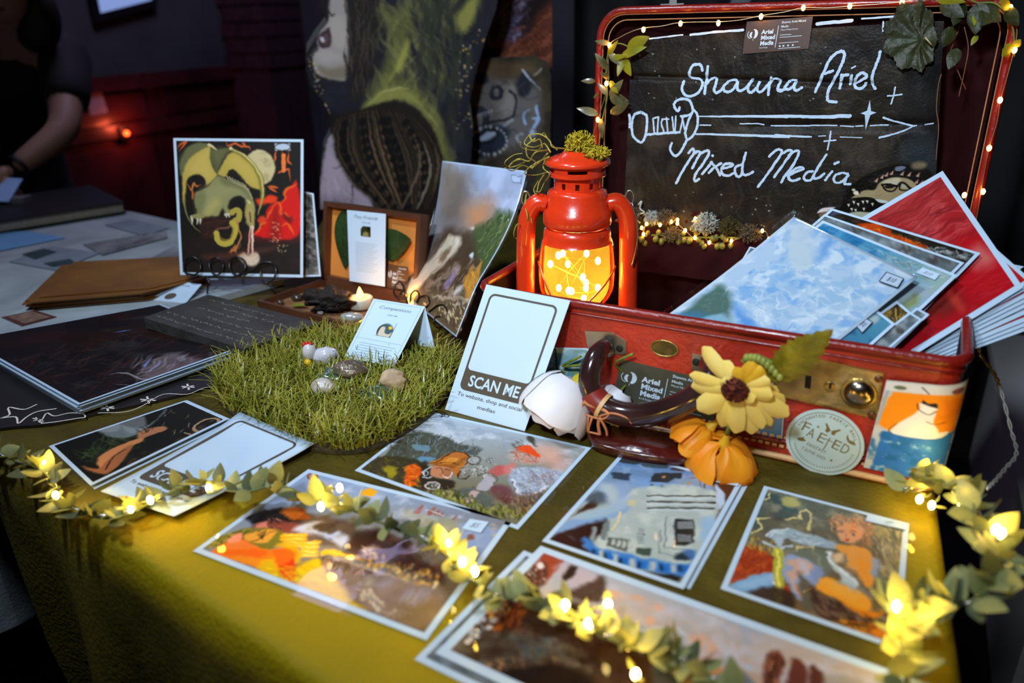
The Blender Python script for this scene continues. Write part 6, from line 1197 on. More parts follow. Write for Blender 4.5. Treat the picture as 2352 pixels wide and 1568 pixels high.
easel('black wire easel with curled feet holding the dragon picture', [seg('455,632 435,634 422,618 425,598 442,590 458,600 460,618 448,630 430,628'), seg('455,632 480,636 505,628 512,606 498,592 482,600 484,622 505,636'), seg('505,636 535,636 560,622 562,600 545,590 528,600 530,622 548,634'), seg('548,634 580,620 600,604 625,604 634,620 628,640 612,650 600,640 598,622')],
      [[dp(480, 640), G(474, 690)], [dp(618, 645), G(640, 690)], [dp(550, 600, -.004), G(560, 640, TZ)], [dp(470, 610, -.004), dp(470, 400, -.006)], [dp(620, 610, -.004), dp(620, 400, -.006)]], G(550, 680))
# meadow print on the second easel
gq = [DEP(1016, 369, 1.25), DEP(1199, 384, 1.10), DEP(1048, 774, 1.04), DEP(922, 672, 1.19)]
gn = qn(gq)
def bowg(P, n):
    d = P-gq[3]; a = nrm(gq[0]-gq[3]); s = (d@a)/np.linalg.norm(gq[0]-gq[3]); P = P.copy(); P -= n*(.018*np.sin(np.clip(s, 0, 1)*math.pi))[..., None]; return P
print_thing('tall hazy meadow picture print bowed on the right black wire easel', gq, art_path, .0022, 240, 'prints standing on wire easels', sleeve=.007, bow=bowg)
ep = lambda u, v, off=.008: PL(u, v, gq[3]+gn*off, gn)
sg = lambda st, off=.008: [ep(u, v, off) for u, v in pts(st)]
easel('black wire easel with three round curls, behind the folded card', [sg('935,692 918,690 905,672 908,655 920,648 928,664 918,676'), sg('928,664 935,692'), sg('942,694 944,676 954,667 962,676 956,696'), sg('956,696 966,682 980,680 986,694 978,706'), sg('985,716 1005,702 1020,702 1028,718 1022,745 1006,752 996,740 1002,728 1014,728')],
      [[ep(1026, 730), G(1048, 815)], [ep(935, 690), G(940, 720)], [ep(960, 690, -.006), ep(1060, 450, -.028)], [ep(1060, 450, -.028), G(1068, 690)]], G(1000, 760))

# ================================================================== wooden display box
M_BOXW = mat('brown_box_wood', seen('4a2d1e'), .45, var=.35, vs=9, coat=.2); M_ORANGE = mat('orange_backing', seen('b97a35'), .7, var=.2, vs=7); M_SAND = mat('tan_tray', seen('77593c'), .8, var=.3, vs=30)
zt_ = TZ+.018
TA, TB, TC_, TD = G(590, 690, zt_), G(811, 747, zt_), G(950, 690, zt_), G(738, 640, zt_)
TC_ = TB+(TD-TA)
box = thing('display_box', 'open wooden display box with two pressed leaves inside its raised lid', 'box', G(700, 700))
m = MB(); th = .006; Q = [TA, TB, TC_, TD]; I = inset(Q, th)
for a in range(4):
    b = (a+1) % 4; m.add([Q[a], Q[b], I[b], I[a], Q[a]-UP*.018, Q[b]-UP*.018, I[b]-UP*.014, I[a]-UP*.014], [(0, 1, 2, 3), (0, 4, 5, 1), (3, 2, 6, 7), (0, 3, 7, 4), (1, 5, 6, 2)])
m.mk('tray', M_BOXW, box); MB().slab([p-UP*.011 for p in I], UP, .004).mk('tray_floor', M_SAND, box)
e = nrm(TC_-TD); up_ = None
LTl, LTr = PL(742, 468, TD, e), PL(968, 487, TC_, e)
h_ = (np.linalg.norm(LTl-TD)+np.linalg.norm(LTr-TC_))/2; ud = nrm(nrm(LTl-TD)+nrm(LTr-TC_)); ud = nrm(ud-e*(ud@e)); LQ = [TD+ud*h_, TC_+ud*h_, TC_, TD]; ln = qn(LQ)
m = MB(); I = inset(LQ, .008)
for a in range(4):
    b = (a+1) % 4; m.add([LQ[a], LQ[b], I[b], I[a], LQ[a]-ln*.022, LQ[b]-ln*.022, I[b]-ln*.016, I[a]-ln*.016], [(0, 1, 2, 3), (0, 4, 5, 1), (3, 2, 6, 7)])
m.slab([p-ln*.018 for p in LQ], ln, .004); m.mk('lid_frame', M_BOXW, box); MB().slab([p-ln*.013 for p in I], ln, .003).mk('backing', M_ORANGE, box)
def leafmesh(mb, c, tip, n, w, k=10, cup=.15, fold=0, ser=0):
    """oval leaf blade from c to tip"""
    c, tip = np.asarray(c, float), np.asarray(tip, float); d = tip-c; L_ = np.linalg.norm(d); x = d/L_; n = np.asarray(n, float); n = nrm(n-x*(n@x)+1e-9); b = np.cross(n, x); n0 = len(mb.V); V = []
    for i in range(k+1):
        t = i/k; wd = w*math.sin(math.pi*min(1, t**.8))**.8*(1-.25*t) if 0 < i < k else 0
        if ser and 0 < i < k: wd *= 1+ser*(1 if i % 2 else -1)
        p = c+x*(L_*t)-n*(cup*L_*(t-.5)**2*4*.5-cup*L_*.5); V += [p+b*wd/2-n*fold*wd, p, p-b*wd/2-n*fold*wd]
    F = []
    for i in range(k): a = i*3; F += [(a, a+1, a+4, a+3), (a+1, a+2, a+5, a+4)]
    mb.add(V, F)
M_LEAFD = mat('pressed_leaf', seen('1e3418'), .45, var=.35, vs=30, bump=.3, bs=120)
lf = lambda u, v, off=.004: PL(u, v, TD+ln*(off-.013), ln)
m = MB(); leafmesh(m, lf(795, 478), lf(792, 618), ln, .056, 12, .02); m.mk('pressed_leaf', M_LEAFD, box, True)
m = MB(); leafmesh(m, lf(872, 570), lf(944, 549, .008), ln, .056, 12, .03); m.mk('pressed_leaf', M_LEAFD, box, True)
q = [lf(797, 482, .014), lf(886, 491, .014), lf(884, 658, .020), lf(803, 645, .020)]
t, f, n = card_thing('story_card', 'tall white card with a small photo, propped in the wooden box lid', 'card', q, [('Tiny Friends', .90, .62, .045), ('FOR $5', .84, .22, .018)], .35)
picture_on(t, [f(.36, .80)+n*.0003, f(.62, .80)+n*.0003, f(.62, .66)+n*.0003, f(.36, .66)+n*.0003], lambda p: (p.bg('a9cdf0'), p.ell('2a3018', 842, 535, 15, 19, 0, .8), p.ell('8a8560', 840, 541, 7, 9, 0, 1.5, .8), p.ell('14140c', 848, 526, 6, 6, 0, 1.5, .8)), 30)
m = MB()
for i in range(14): m.ribbon([f(.2, .56-i*.03), f(.8-.06*(i % 3), .56-i*.03)], n, .0006)
m.mk('fine_print', mat('faint_ink', seen('8ba4ba'), .6, var=0), t)
q = [PL(893, 606, TC_+ln*.002, ln), PL(938, 613, TC_+ln*.002, ln), PL(937, 668, TC_+ln*.002, ln), PL(888, 660, TC_+ln*.002, ln)]
business_card(box, q, ln, 'business_card', mat('brown_card', 0))
# tray goods
ground = lambda u, v, dz=.008: G(u, v, TZ+dz)
def rock(name, label, c, r, m_, amp=.25, fr=2.2, cat='stone', group=None, n=20, par=None, smf=True):
    sd = random.random()*40
    f = lambda d: 1+amp*(float(fbm(np.array(d[0]*fr+sd+5), np.array(d[1]*fr+d[2]*1.7*fr+sd+9), 3, 3))-.5)*2
    mb = MB().ball(c, r, n, n*3//4, f=f)
    if par is not None: return mb.mk(name, m_, par, smf)
    o = mb.mk(name, m_, None, smf, loc=c-UP*(r[2] if np.ndim(r) else r)); return tag(o, label, cat, group)
M_CHARR = mat('black_bark', seen('17120f', g=.9), .75, var=.5, vs=60, bump=.9, bs=60)
random.seed(9); o = rock('dark_bark', 'lumpy black bark piece lying in the wooden tray', ground(758, 690, .026), (.034, .026, .020), M_CHARR, .75, 2.6, 'bark', n=30)
rock('dark_bark', 'small black bark knob at the left side of the dark lump', ground(716, 678, .016), (.014, .012, .010), M_CHARR, .6, 3, 'bark', n=18)
M_GLOSS = mat('wet_pebble', seen('3a342e'), .12, var=.4, vs=60, coat=.6); M_CLEAR = mat('pale_glass', seen('a8b4bc'), .12, var=.2, coat=.8, trans=.3)
for (u, v, r, l_, mm) in ((643, 694, .005, 'small glossy dark pebble near the tray corner', M_GLOSS), (682, 683, .007, 'rounded olive pebble beside the black bark', M_GLOSS), (697, 719, .0045, 'tiny clear bead on the tray edge', M_CLEAR), (736, 718, .004, 'tiny bright bead in front of the black bark', M_CLEAR), (752, 646, .004, 'pinkish glass bead at the back of the tray', M_CLEAR), (776, 650, .006, 'blue glinting bead at the back of the tray', mat('blue_glass', seen('4a68a8'), .1, var=.2, coat=.8))): rock('pebble', l_, ground(u, v, .008+r*.7), (r*1.3, r, r*.8), mm, .2, 2, 'pebble', n=12)
o = rock('glass_stone', 'long pale glassy stone on the tray corner by the folded card', ground(808, 728, .016), (.018, .008, .007), M_CLEAR, .3, 2, 'stone', n=16)
m = MB(); leafmesh(m, ground(670, 700, .012), ground(706, 702, .014), UP, .018, 8, .1); o = m.mk('green_leaf', mat('olive_leaf', seen('6f7a1e'), .5, var=.3, tr=.2), None, True, loc=ground(680, 700)); tag(o, 'small olive leaf lying left of the black bark', 'leaf')
# led tealights
def tealight(label, u, v, z0, fl=True):
    c = G(u, v, z0); t = thing('led_candle', label, 'candle', c); MB().lathe(c, [(.0001, 0), (.018, 0), (.0195, .002), (.0195, .014), (.0175, .016), (.012, .0155), (.0001, .012)], 32).mk('cup', mat('white_wax', seen('b9c4c0', g=.85), .4, var=.05), t, True)
    MB().lathe(c+UP*.014, [(.0035, 0), (.0052, .004), (.0048, .009), (.0022, .015), (.0001, .019)], 16).mk('flame', mat('led_flame', (1, .6, .2), .4, var=0, emit='ffb552', es=7), t, True)
    l = bpy.data.lights.new('candle_glow', 'POINT'); l.energy = .10; l.color = (1, .42, .08); l.shadow_soft_size = .006; o = bpy.data.objects.new('candle_glow', l); COL.objects.link(o); o.location = c+UP*.040
tealight('white LED tealight glowing beside the tall card in the tray', 830, 704, TZ+.010)
tealight('white LED tealight mostly hidden behind the folded card', 944, 724, TZ)

# ================================================================== grass mat with its small goods
gp = [G(u, v, TZ+.002) for u, v in pts('492,880 545,835 640,805 735,778 830,772 940,790 1050,835 1035,900 985,960 890,1020 800,1042 700,1030 600,985 515,940')]
t = thing('grass_mat', 'round-edged mat of artificial green grass holding stones and a folded card', 'grass mat', G(770, 900))
MB().slab([p+UP*.003 for p in smooth(gp, True, 3)], UP, .004).mk('backing', mat('mat_backing', seen('2f2a12'), .8, var=.4, vs=50, bump=.5), t)
M_GRASS = mat('plastic_grass', seen('6f7a24'), .32, var=.35, vs=30, two='9aa044', spec=.6, tr=.15)
gx = np.array([p[0] for p in gp]); gy = np.array([p[1] for p in gp]); V = []; F = []
def inpoly(x, y):
    c = False
    for i in range(len(gp)):
        ax, ay, bx, by = gx[i], gy[i], gx[i-1], gy[i-1]
        if (ay > y) != (by > y) and x < (bx-ax)*(y-ay)/(by-ay)+ax: c = not c
    return c
k = 0; random.seed(31)
while k < 6200:
    x, y = random.uniform(gx.min(), gx.max()), random.uniform(gy.min(), gy.max())
    if not inpoly(x, y): continue
    k += 1; a = random.uniform(0, 6.28); h = random.uniform(.013, .036); lean = random.uniform(.15, 1.25); w_ = random.uniform(.0017, .0036); d = A(math.cos(a), math.sin(a), 0); b = A(-d[1], d[0], 0); n0 = len(V)
    for i in range(4):
        s = i/3; p = A(x, y, TZ+.004)+d*(lean*h*s*s)+UP*(h*(s-.25*lean*s*s)); ww = w_*(1-s*.75); V += [p+b*ww/2+UP*0, p-b*ww/2]
    F += [(n0+2*i, n0+2*i+1, n0+2*i+3, n0+2*i+2) for i in range(3)]
mk('blades', V, F, M_GRASS, t, True, kind='stuff')
# folded card
bl, br = G(791, 819, TZ+.020), G(905, 843, TZ+.018); ee = nrm(br-bl); tl, tr_ = PL(858, 686, bl, ee), PL(976, 704, br, ee)
q = [tl, tr_, br, bl]
t, f, n = card_thing('folded_card', 'white folded tent card reading Companions, standing on the grass mat', 'card', q, [('Companions', .86, .62, .052), ('FOR $8', .76, .20, .022)], .35)
g1, g2 = G(1000, 800, TZ+.018), G(892, 778, TZ+.018); bq = [tl, tr_, g1, g1-(tr_-tl)]; sheet(t, bq, -qn(q), .0005, PAPER, 'back_panel')
picture_on(t, [f(.36, .66)+n*.0003, f(.66, .66)+n*.0003, f(.66, .42)+n*.0003, f(.36, .42)+n*.0003], lambda p: (p.at(560, 600, 4.704), p.bg('a9cdf0'), p.ell('2f2f28', 1522, 770, 96, 84, -50, 1), p.ell('3a5560', 1540, 750, 80, 70, -50, 2), p.poly('b9b9ac', '1440,840 1450,770 1490,710 1530,715 1520,770 1560,790 1600,770 1570,820 1500,855', 1.5), p.ell('d8b020', 1583, 722, 20, 18)), 70)
m = MB(); m.ribbon([f(.06, .34), f(.94, .34)], n, .0003)
for i in range(6): m.ribbon([f(.14+.03*(i % 2), .27-i*.04), f(.86-.04*(i % 3), .27-i*.04)], n, .0007)
for a, b in (((.05, .97), (.95, .97)), ((.95, .97), (.95, .04)), ((.05, .97), (.05, .04)), ((.05, .04), (.95, .04))): m.ribbon([f(*a), f(*b)], n, .0003)
m.mk('fine_print', mat('faint_ink', 0), t)
# stones, shell, hen
M_JADE = mat('jade_glass', seen('3f5a4a'), .08, var=.4, vs=30, coat=1, bump=.5, bs=60); M_PYR = mat('pyrite', seen('6f6a62'), .25, .5, var=.5, vs=70, bump=.6, bs=80, coat=.5)
rock('green_stone', 'wet dark green stone under the silvery pebble on the grass', G(778, 868, TZ+.018), (.028, .016, .012), M_JADE, .4, 2.2, n=24)
rock('silver_stone', 'silvery grey mottled pebble resting on the dark green stone', G(803, 848, TZ+.030), (.021, .014, .011), M_PYR, .25, 1.8, n=24)
rock('green_stone', 'wet green stone under the beige stone, on the front of the grass', G(872, 905, TZ+.016), (.026, .016, .011), M_JADE, .4, 2.2, n=24)
rock('beige_stone', 'rough beige stone sitting highest on the front of the grass', G(905, 874, TZ+.030), (.0155, .011, .014), mat('beige_stone', seen('9d927c'), .7, var=.3, vs=60, bump=.5, bs=60), .3, 1.6, n=24)
# ribbed shell
c = G(746, 890, TZ+.020); m = MB(); ax = nrm(A(1, -.35, .0)); m2_ = 26
pr = [(.0135*math.sin(math.pi*(.06+.9*(i/m2_)))**.7*(1-.35*i/m2_)*(1+.07*math.sin(i*2.1)), -.017+.034*i/m2_) for i in range(m2_+1)]
m.lathe(c, pr, 28, ax, True); o = m.mk('sea_shell', mat('shell_white', seen('b7bfc6'), .35, var=.3, vs=70, coat=.3, two='8f8470'), None, True, loc=c-UP*.012); tag(o, 'white ribbed sea shell lying in the front grass', 'shell')
# little hen
c = G(735, 834, TZ+.016); t = thing('hen_figurine', 'tiny white toy hen with red comb and yellow beak, by the folded card', 'figurine', c-UP*.008); t.scale = (1.4, 1.4, 1.4)
MW = mat('white_glaze', seen('b9c6dc', g=.88), .25, var=.08, coat=.4)
V = []
m = MB(); m.ball(c+A(.004, 0, .004), (.011, .008, .009), 18, 12, f=lambda d: 1+.25*max(0, d[0])*max(0, d[2])*2+.12*math.sin(d[0]*9)*max(0, d[0])); m.ball(c+A(-.008, -.001, .010), (.0065, .006, .0085), 16, 10); m.mk('body', MW, t, True)
m = MB()
for k in range(4): P = smooth([c+A(.010, 0, .008), c+A(.015, -.002+.002*k, .012-.004*k), c+A(.018, -.002+.002*k, .006-.004*k)], False, 4); m.tube(P, np.linspace(.002, .0007, len(P)), 6)
m.mk('tail', MW, t, True)
m = MB()
for k in range(3): m.ball(c+A(-.012+k*.003, -.001, .0185-abs(k-1)*.001), .0020, 8, 6)
m.mk('comb', mat('red_glaze', seen('b02a1c'), .3, var=0), t, True)
m = MB(); m.lathe(c+A(-.009, -.006, .0015), [(.0035, 0), (.0032, .002), (.0001, .0035)], 12, nrm(A(-.3, -1, 0))); m.ball(c+A(-.007, -.0068, -.001), (.0025, .002, .003), 8, 6); m.mk('beak', mat('yellow_glaze', seen('d8b414'), .3, var=0), t, True)
# ================================================================== prints standing in the suitcase
al = math.radians(58); pn = nrm(-SB*math.cos(al)+UP*math.sin(al))
def sp(u, v, off): return PL(u, v, S(0, .02+off, .12), pn)
def case_print(label, st, off, fn, border=.006, res=160, sleeve=.006, bow=0, grp='prints standing in the red suitcase'):
    q = [sp(u, v, off) for u, v in pts(st)]
    def bw(P, n):
        d = P-q[0]; a = nrm(q[3]-q[0]); s = (d@a)/np.linalg.norm(q[3]-q[0]); return P-n*(bow*np.sin(np.clip(s, 0, 1)*math.pi))[..., None]
    return print_thing(label, q, fn, border, res, grp, sleeve, bw if bow else None)
case_print('large deep red abstract print with white border, tallest in the open suitcase', '2165,392 2350,660 2060,840 1900,545', .062, art_red, .0065, 200, .016)
case_print('white-edged sleeved print behind the red one, its corner showing at the far right', '2290,600 2352,612 2130,760 2080,700', .070, art_none, .003, 30)
case_print('dark print of orange fish shapes, in front of the red one in the suitcase', '1910,478 2252,581 2040,800 1730,640', .050, art_koi, .0035, 130)
case_print('sleeved print edge between the fish print and the blue sea print', '1893,492 2215,603 2000,820 1700,660', .043, art_none, .003, 40)
t = case_print('blue sea print with a $10 label, just behind the white cloud print', '1890,506 2200,632 2000,820 1700,660', .036, art_sea, .0035, 130)
def plab(par, st, off, txt, framed=False):
    q = [sp(u, v, off) for u, v in pts(st)]; n = pn; o = MB().slab([p+n*.0016 for p in q], n, .0003).mk('price_label', PAPER if not framed else mat('pale_label', seen('9cb8d8'), .5, var=.03), par); f = quadmap([p+n*.0016 for p in q], n, .0002); m = MB(); text_on(m, txt, f, .5, .3, .42, shear=.35, center=True, width=.45)
    if framed:
        for a, b in (((0, 0), (1, 0)), ((1, 0), (1, 1)), ((1, 1), (0, 1)), ((0, 1), (0, 0))): m.ribbon([f(*a), f(*b)], n, .0009)
    m.mk('lettering', M_BLACKINK if framed else M_GRAYINK, o)
plab(t, '2118,616 2158,632 2147,645 2104,628', .0352, '$10')
case_print('narrow gold and black print low at the right end of the suitcase', '2060,690 2098,722 2010,800 1960,760', .030, art_gold, .003, 40, .003)
for i, st in enumerate(('2105,706 2135,722 2030,820 1990,800', '2089,716 2120,734 2010,830 1980,800')): case_print(('white-edged print corner just right of the gold and black print', 'white-edged print corner touching the gold and black print, below the $10 sea print')[i], st, .028-.004*i, art_none, .0025, 30, .003)
t = case_print('small teal print with a moon and $10 label, low right of the cloud print', '1985,690 2057,744 1955,835 1850,760', .018, art_moon, .003, 60)
plab(t, '1984,731 2004,742 1980,767 1963,747', .0172, '$10', True)
t = case_print('wide white cloud on blue sky print, frontmost in the open suitcase', '1823,497 2109,636 1838,845 1512,738', .006, art_cloud, .0032, 240, .007, .004)
plab(t, '2036,627 2075,642 2061,663 2019,648', .0050, '$10', True)
case_print('sleeved print edge peeking out left of the cloud print', '1722,566 1745,572 1700,640 1690,620', .016, art_none, .002, 20, .003)
# the fanned pile of sleeves lying over the right end
random.seed(4)
for i in range(9):
    e_ = random.uniform(-5, 5); case_print('lowest sleeved print of the fanned white pile at the suitcase end' if i == 8 else 'uppermost sleeved print of the fanned white pile, directly behind the red print' if i == 0 else 'sleeved print inside the fanned white pile leaning behind the red print at the suitcase end', f'2150,450 {2372+i*5},{648+i*11+e_} {2078+i*13},{806+i*2} 1880,600',   .0665+.0035*i, art_none if i % 2 else art_red, .0045, 36, .006, grp='fanned sleeved prints at the suitcase end')

# ================================================================== flowers and ties at the handle
def petal(mb, c, tip, n, w, k=8, cup=.2, blunt=.75, wav=0):
    c, tip = np.asarray(c, float), np.asarray(tip, float); d = tip-c; L_ = np.linalg.norm(d); x = d/L_; n = np.asarray(n, float); n = nrm(n-x*(n@x)); b = np.cross(n, x); V = []; m_ = 5
    for i in range(k+1):
        t = i/k; wd = w*(.30+.70*math.sin(math.pi*min(1, t*blunt+.08)))*(1 if t < .86 else math.sqrt(max(0, 1-((t-.86)/.145)**2)))
        for j in range(m_):
            s = j/(m_-1)*2-1; V.append(c+x*(L_*t)+b*(wd/2*s)+n*(-cup*wd*s*s*.9+cup*L_*.5*math.sin(math.pi*t)*.5-cup*L_*.5*t*t+wav*w*math.sin(s*7+t*5)*t))
    mb.add(V, [(i*m_+j, i*m_+j+1, (i+1)*m_+j+1, (i+1)*m_+j) for i in range(k) for j in range(m_-1)])
M_YEL = mat('pale_yellow_petal', seen('e2da86'), .55, var=.12, vs=40, two='e0d068', tr=.2); M_YEL2 = mat('deep_yellow_petal', seen('dcb62c'), .55, var=.2, vs=40, tr=.3)
M_ORG = mat('orange_petal', (.92, .26, .006), .5, var=.2, vs=25, two=(.92, .40, .012), tr=.25); M_WHT = mat('white_petal', (.86, .84, .88), .55, var=.03, tr=.12)
M_GRN = mat('stem_green', seen('5a6a20'), .5, var=.3, vs=40); M_CALX = mat('calyx_green', seen('8a9a48'), .5, var=.25, vs=60, tr=.2)
F0 = lambda u, v, o: FR(u, v, o)
fc = F0(1694, 893, .060); fn_ = nrm(A(CP[0]-fc[0], CP[1]-fc[1], 0)+UP*-.10+A(-.25, 0, 0))
t = thing('yellow_flower', 'large pale yellow silk flower with brown centre tied at the right of the handle', 'flower', fc)
tips = [(1608, 800, 36), (1580, 866, 30), (1583, 893, 34), (1600, 946, 44), (1652, 985, 34), (1684, 1000, 38), (1722, 1003, 40), (1747, 990, 34), (1768, 985, 30), (1808, 962, 44), (1803, 930, 36), (1655, 830, 34), (1790, 905, 30)]
for i, (u, v, w_) in enumerate(tips):
    d_ = A(u-1694, v-893); d_ = d_/np.linalg.norm(d_); m = MB()
    petal(m, F0(1694+d_[0]*20, 893+d_[1]*16, .060+.002*(i % 3)), F0(u, v, .052+.006*(i % 2)), fn_, w_*.78/FPX*1.15, 8, .18); m.mk('petal', M_YEL, t, True)
for i, (u, v, w_) in enumerate([(1748, 850, 36), (1765, 880, 34), (1770, 915, 36), (1655, 880, 30), (1665, 910, 28), (1725, 925, 36), (1700, 850, 34), (1730, 838, 30)]):
    m = MB(); petal(m, F0(1696, 888, .064), F0(u, v, .072), fn_, w_*.78/FPX*1.1, 8, .25); m.mk('petal', M_YEL2 if i in (0, 6, 7) else M_YEL, t, True)
cc = F0(1690, 893, .066)
m = MB()
for i in range(240):
    d = nrm(RNG.normal(size=3)); 
    if d@fn_ < 0: d = -d
    m.tube([cc+d*.004, cc+d*A(.0135, .0135, .0125)], .0007, 3, False)
m.ball(cc-fn_*.002, .012, 14, 10); m.mk('centre', mat('brown_centre', seen('3e1a10'), .9, var=.4, vs=200, two='6a2c10'), t, True)
m = MB()
for k in range(9): u, v = 1715+k*9.5, 822+k*4.5-10*math.sin(k*.5); m.ball(F0(u, v, .050), (.0035, .0035, .0045), 8, 6)
m.slab([F0(u, v, .046) for u, v in pts('1700,828 1738,815 1790,838 1800,868 1770,880 1730,850')], -SB, .004); m.mk('calyx', M_CALX, t, True)
MB().tube(smooth([F0(1760, 860, .045), F0(1720, 930, .036), F0(1680, 975, .034), F0(1662, 1012, .030)], False, 5), .0026, 8).mk('stem', M_GRN, t, True)
m = MB(); leafmesh(m, F0(1765, 872, .048), F0(1914, 756, .060), nrm(-SB+UP*.3), .036, 18, .10, .22, .12); m.mk('leaf', mat('olive_gold_leaf', seen('6f6a14'), .4, var=.4, vs=45, bump=.4, bs=90, tr=.25), t, True)
def bell(label, u, v, off, R_, up, n1, open_, seed):
    c = F0(u, v, off); up = nrm(up); t = thing('orange_flower', label, 'flower', c); Q = random.Random(seed); sx = nrm(np.cross(up, A(.3, -1, .2))); sy = np.cross(sx, up)
    for ring_ in range(2):
        for k in range(n1-1+ring_):
            az = (k+.5*ring_)*2*math.pi/(n1-1+ring_)+Q.uniform(-.3, .3); sp_ = Q.uniform(3.4, 4.4)/n1; m = MB(); V = []; rk = (1-.14*ring_)*Q.uniform(.92, 1.08)
            for i in range(9):
                w = i/8; rad = R_*rk*(.12+1.0*math.sin(math.pi*.5*min(1, w*1.25))**1.0*(1+open_*w)); h = R_*(.75-1.35*w**1.5)
                for j in range(11):
                    q = j/5-1; a = az+q*sp_*(.35+.65*min(1, w*1.8)); rr2 = rad*(1+.13*math.sin(q*3.3+k*2.3)*w*w); V.append(c+(sx*math.cos(a)+sy*math.sin(a))*rr2+up*(h+R_*(.20*q*q-.10*math.sin(q*4+k))*w))
            for p in V: p[2] = max(p[2], TZ+.0015)
            m.add(V, [(i*11+j, i*11+j+1, (i+1)*11+j+1, (i+1)*11+j) for i in range(8) for j in range(10)]); m.mk('petal', M_ORG, t, True)
    MB().lathe(c+up*R_*.72, [(.0022, .012), (.0035, .006), (.006, .0), (.0075, -.006)], 14, up).mk('calyx', M_YEL2, t, True)
    MB().tube(smooth([c+up*(R_*.75+.010), c+up*(R_*.75+.022)+UP*.004, F0(1678, 962, .036)], False, 4), .0018, 6).mk('stem', M_GRN, t, True)
bell('orange silk flower below the handle, upper of the two', 1603, 1006, .036, .0235, A(.62, -.10, .75), 5, .0, 2)
bell('orange silk flower touching the cloth, lower of the two', 1655, 1052, .044, .0285, A(.05, -.25, 1), 5, .12, 6)
def rose(label, u, v, r, off, seed=1):
    c = F0(u, v, off); c[2] = max(c[2], TZ+r*.99); t = thing('white_flower', label, 'flower', c); R = random.Random(seed)
    sy = nrm(UP*.80+SB*.50+ST*.35); sx = nrm(np.cross(sy, A(-.3, -1, 0))); f = np.cross(sx, sy)
    def shell(rad, az, span, z0, z1, flare, k):
        m = MB(); n1, n2 = 10, 8; V = []
        for i in range(n2+1):
            w = i/n2; h = z0+(z1-z0)*w; rr_ = rad*math.sqrt(max(.02, 1-(h*.92)**2))*(1+flare*w**3)
            for j in range(n1+1):
                q = j/n1*2-1; sp_ = span*(.45+.55*math.sin(math.pi*min(1, .18+w*.62))); a = az+q*sp_; hh = h+.07*q*q*w+.03*math.sin(q*5+k)*w*w
                V.append(c+(sx*math.cos(a)+f*math.sin(a))*rr_*r+sy*hh*r*.95)
        for p in V: p[2] = max(p[2], TZ+.0015)
        m.add(V, [(i*(n1+1)+j, i*(n1+1)+j+1, (i+1)*(n1+1)+j+1, (i+1)*(n1+1)+j) for i in range(n2) for j in range(n1)]); m.mk('petal', M_WHT, t, True)
    for k in range(4): shell(.55+.05*k, k*1.7, 1.3, .75, -.75, -.2, k)
    for k in range(4): shell(.84+.03*k, k*1.6+R.random(), 1.15, .80, -.9+.1*R.random(), .18*R.random(), k+3)
    for k in range(6): shell(R.uniform(.94, 1.08), k*1.05+R.uniform(-.35, .35), R.uniform(.75, 1.1), R.uniform(.85, .97), R.uniform(-.92, -.45), R.uniform(-.05, .38), k*1.7+seed)
    for k in range(6):
        a = k*1.05; P = c+sy*r*.82; m = MB(); leafmesh(m, P, P+(sx*math.cos(a)+f*math.sin(a))*r*.45-sy*.004, sy, r*.26, 6, .2); m.mk('sepal', M_CALX, t, True)
    MB().tube(smooth([c+sy*r*.8, c+sy*(r+.010)+SB*.006, F0(u+8, v-95, .008), F0(u+50, v-118, .010)], False, 5), .0015, 6).mk('stem', M_GRN, t, True)
    return t
rose('big white silk rose resting on the cloth left of the handle', 1284, 936, .035, .044, seed=3)
rose('white silk rose tucked behind the curve of the handle', 1405, 930, .022, .016, seed=8)
o = MB(); leafmesh(o, F0(1318, 862, .03), F0(1362, 905, .04), nrm(-SB+UP), .026, 10, .2); o = o.mk('yellow_leaf', mat('yellow_leaf', seen('b0a818'), .45, var=.2, tr=.3), None, True, loc=F0(1318, 862, .03)); tag(o, 'bright yellow-green leaf between the white roses and the handle', 'leaf')
# leather luggage tag and tan cord
M_TAG = mat('glossy_oxblood', seen('3c100e'), .22, var=.35, vs=12, coat=.6, bump=.2, bs=50); M_CORD = mat('tan_cord', seen('a06a48'), .55, var=.2, vs=50)
tg = lambda z: [G(u, v, TZ+z) for u, v in smooth(pts('1352,992 1366,968 1420,972 1500,985 1575,1004 1600,1030 1585,1052 1500,1048 1420,1033 1365,1015'), True, 3)]
t = thing('luggage_tag', 'glossy dark oxblood leather luggage tag lying under the handle', 'luggage tag', G(1470, 1010))
m = MB(); m.slab(tg(.012), UP, .009); m.mk('leather', M_TAG, t, True)
m = MB(); q = tg(.0125); m.tube(q+q[:2], .0022, 6, False); m.mk('rolled_edge', M_TAG, t, True)
t = thing('leather_cord', 'tan leather cord knotted around the left of the handle', 'cord', F0(1370, 940, .04))
for st in ('1340,922 1338,945 1356,956 1385,962 1400,950 1380,938 1355,930 1340,922', '1375,955 1405,948 1440,958 1452,972', '1352,952 1350,985 1355,1010 1368,1018 1378,1005 1374,975 1378,955', '1378,958 1392,985 1395,1000', '1360,958 1352,990 1362,1012'):
    P = smooth([F0(u, v, .055) for u, v in pts(st)], False, 5); P[:, 2] = np.maximum(P[:, 2], TZ+.015); MB().tube(P, .0021, 8, True, .6).mk('cord', M_CORD, t, True)

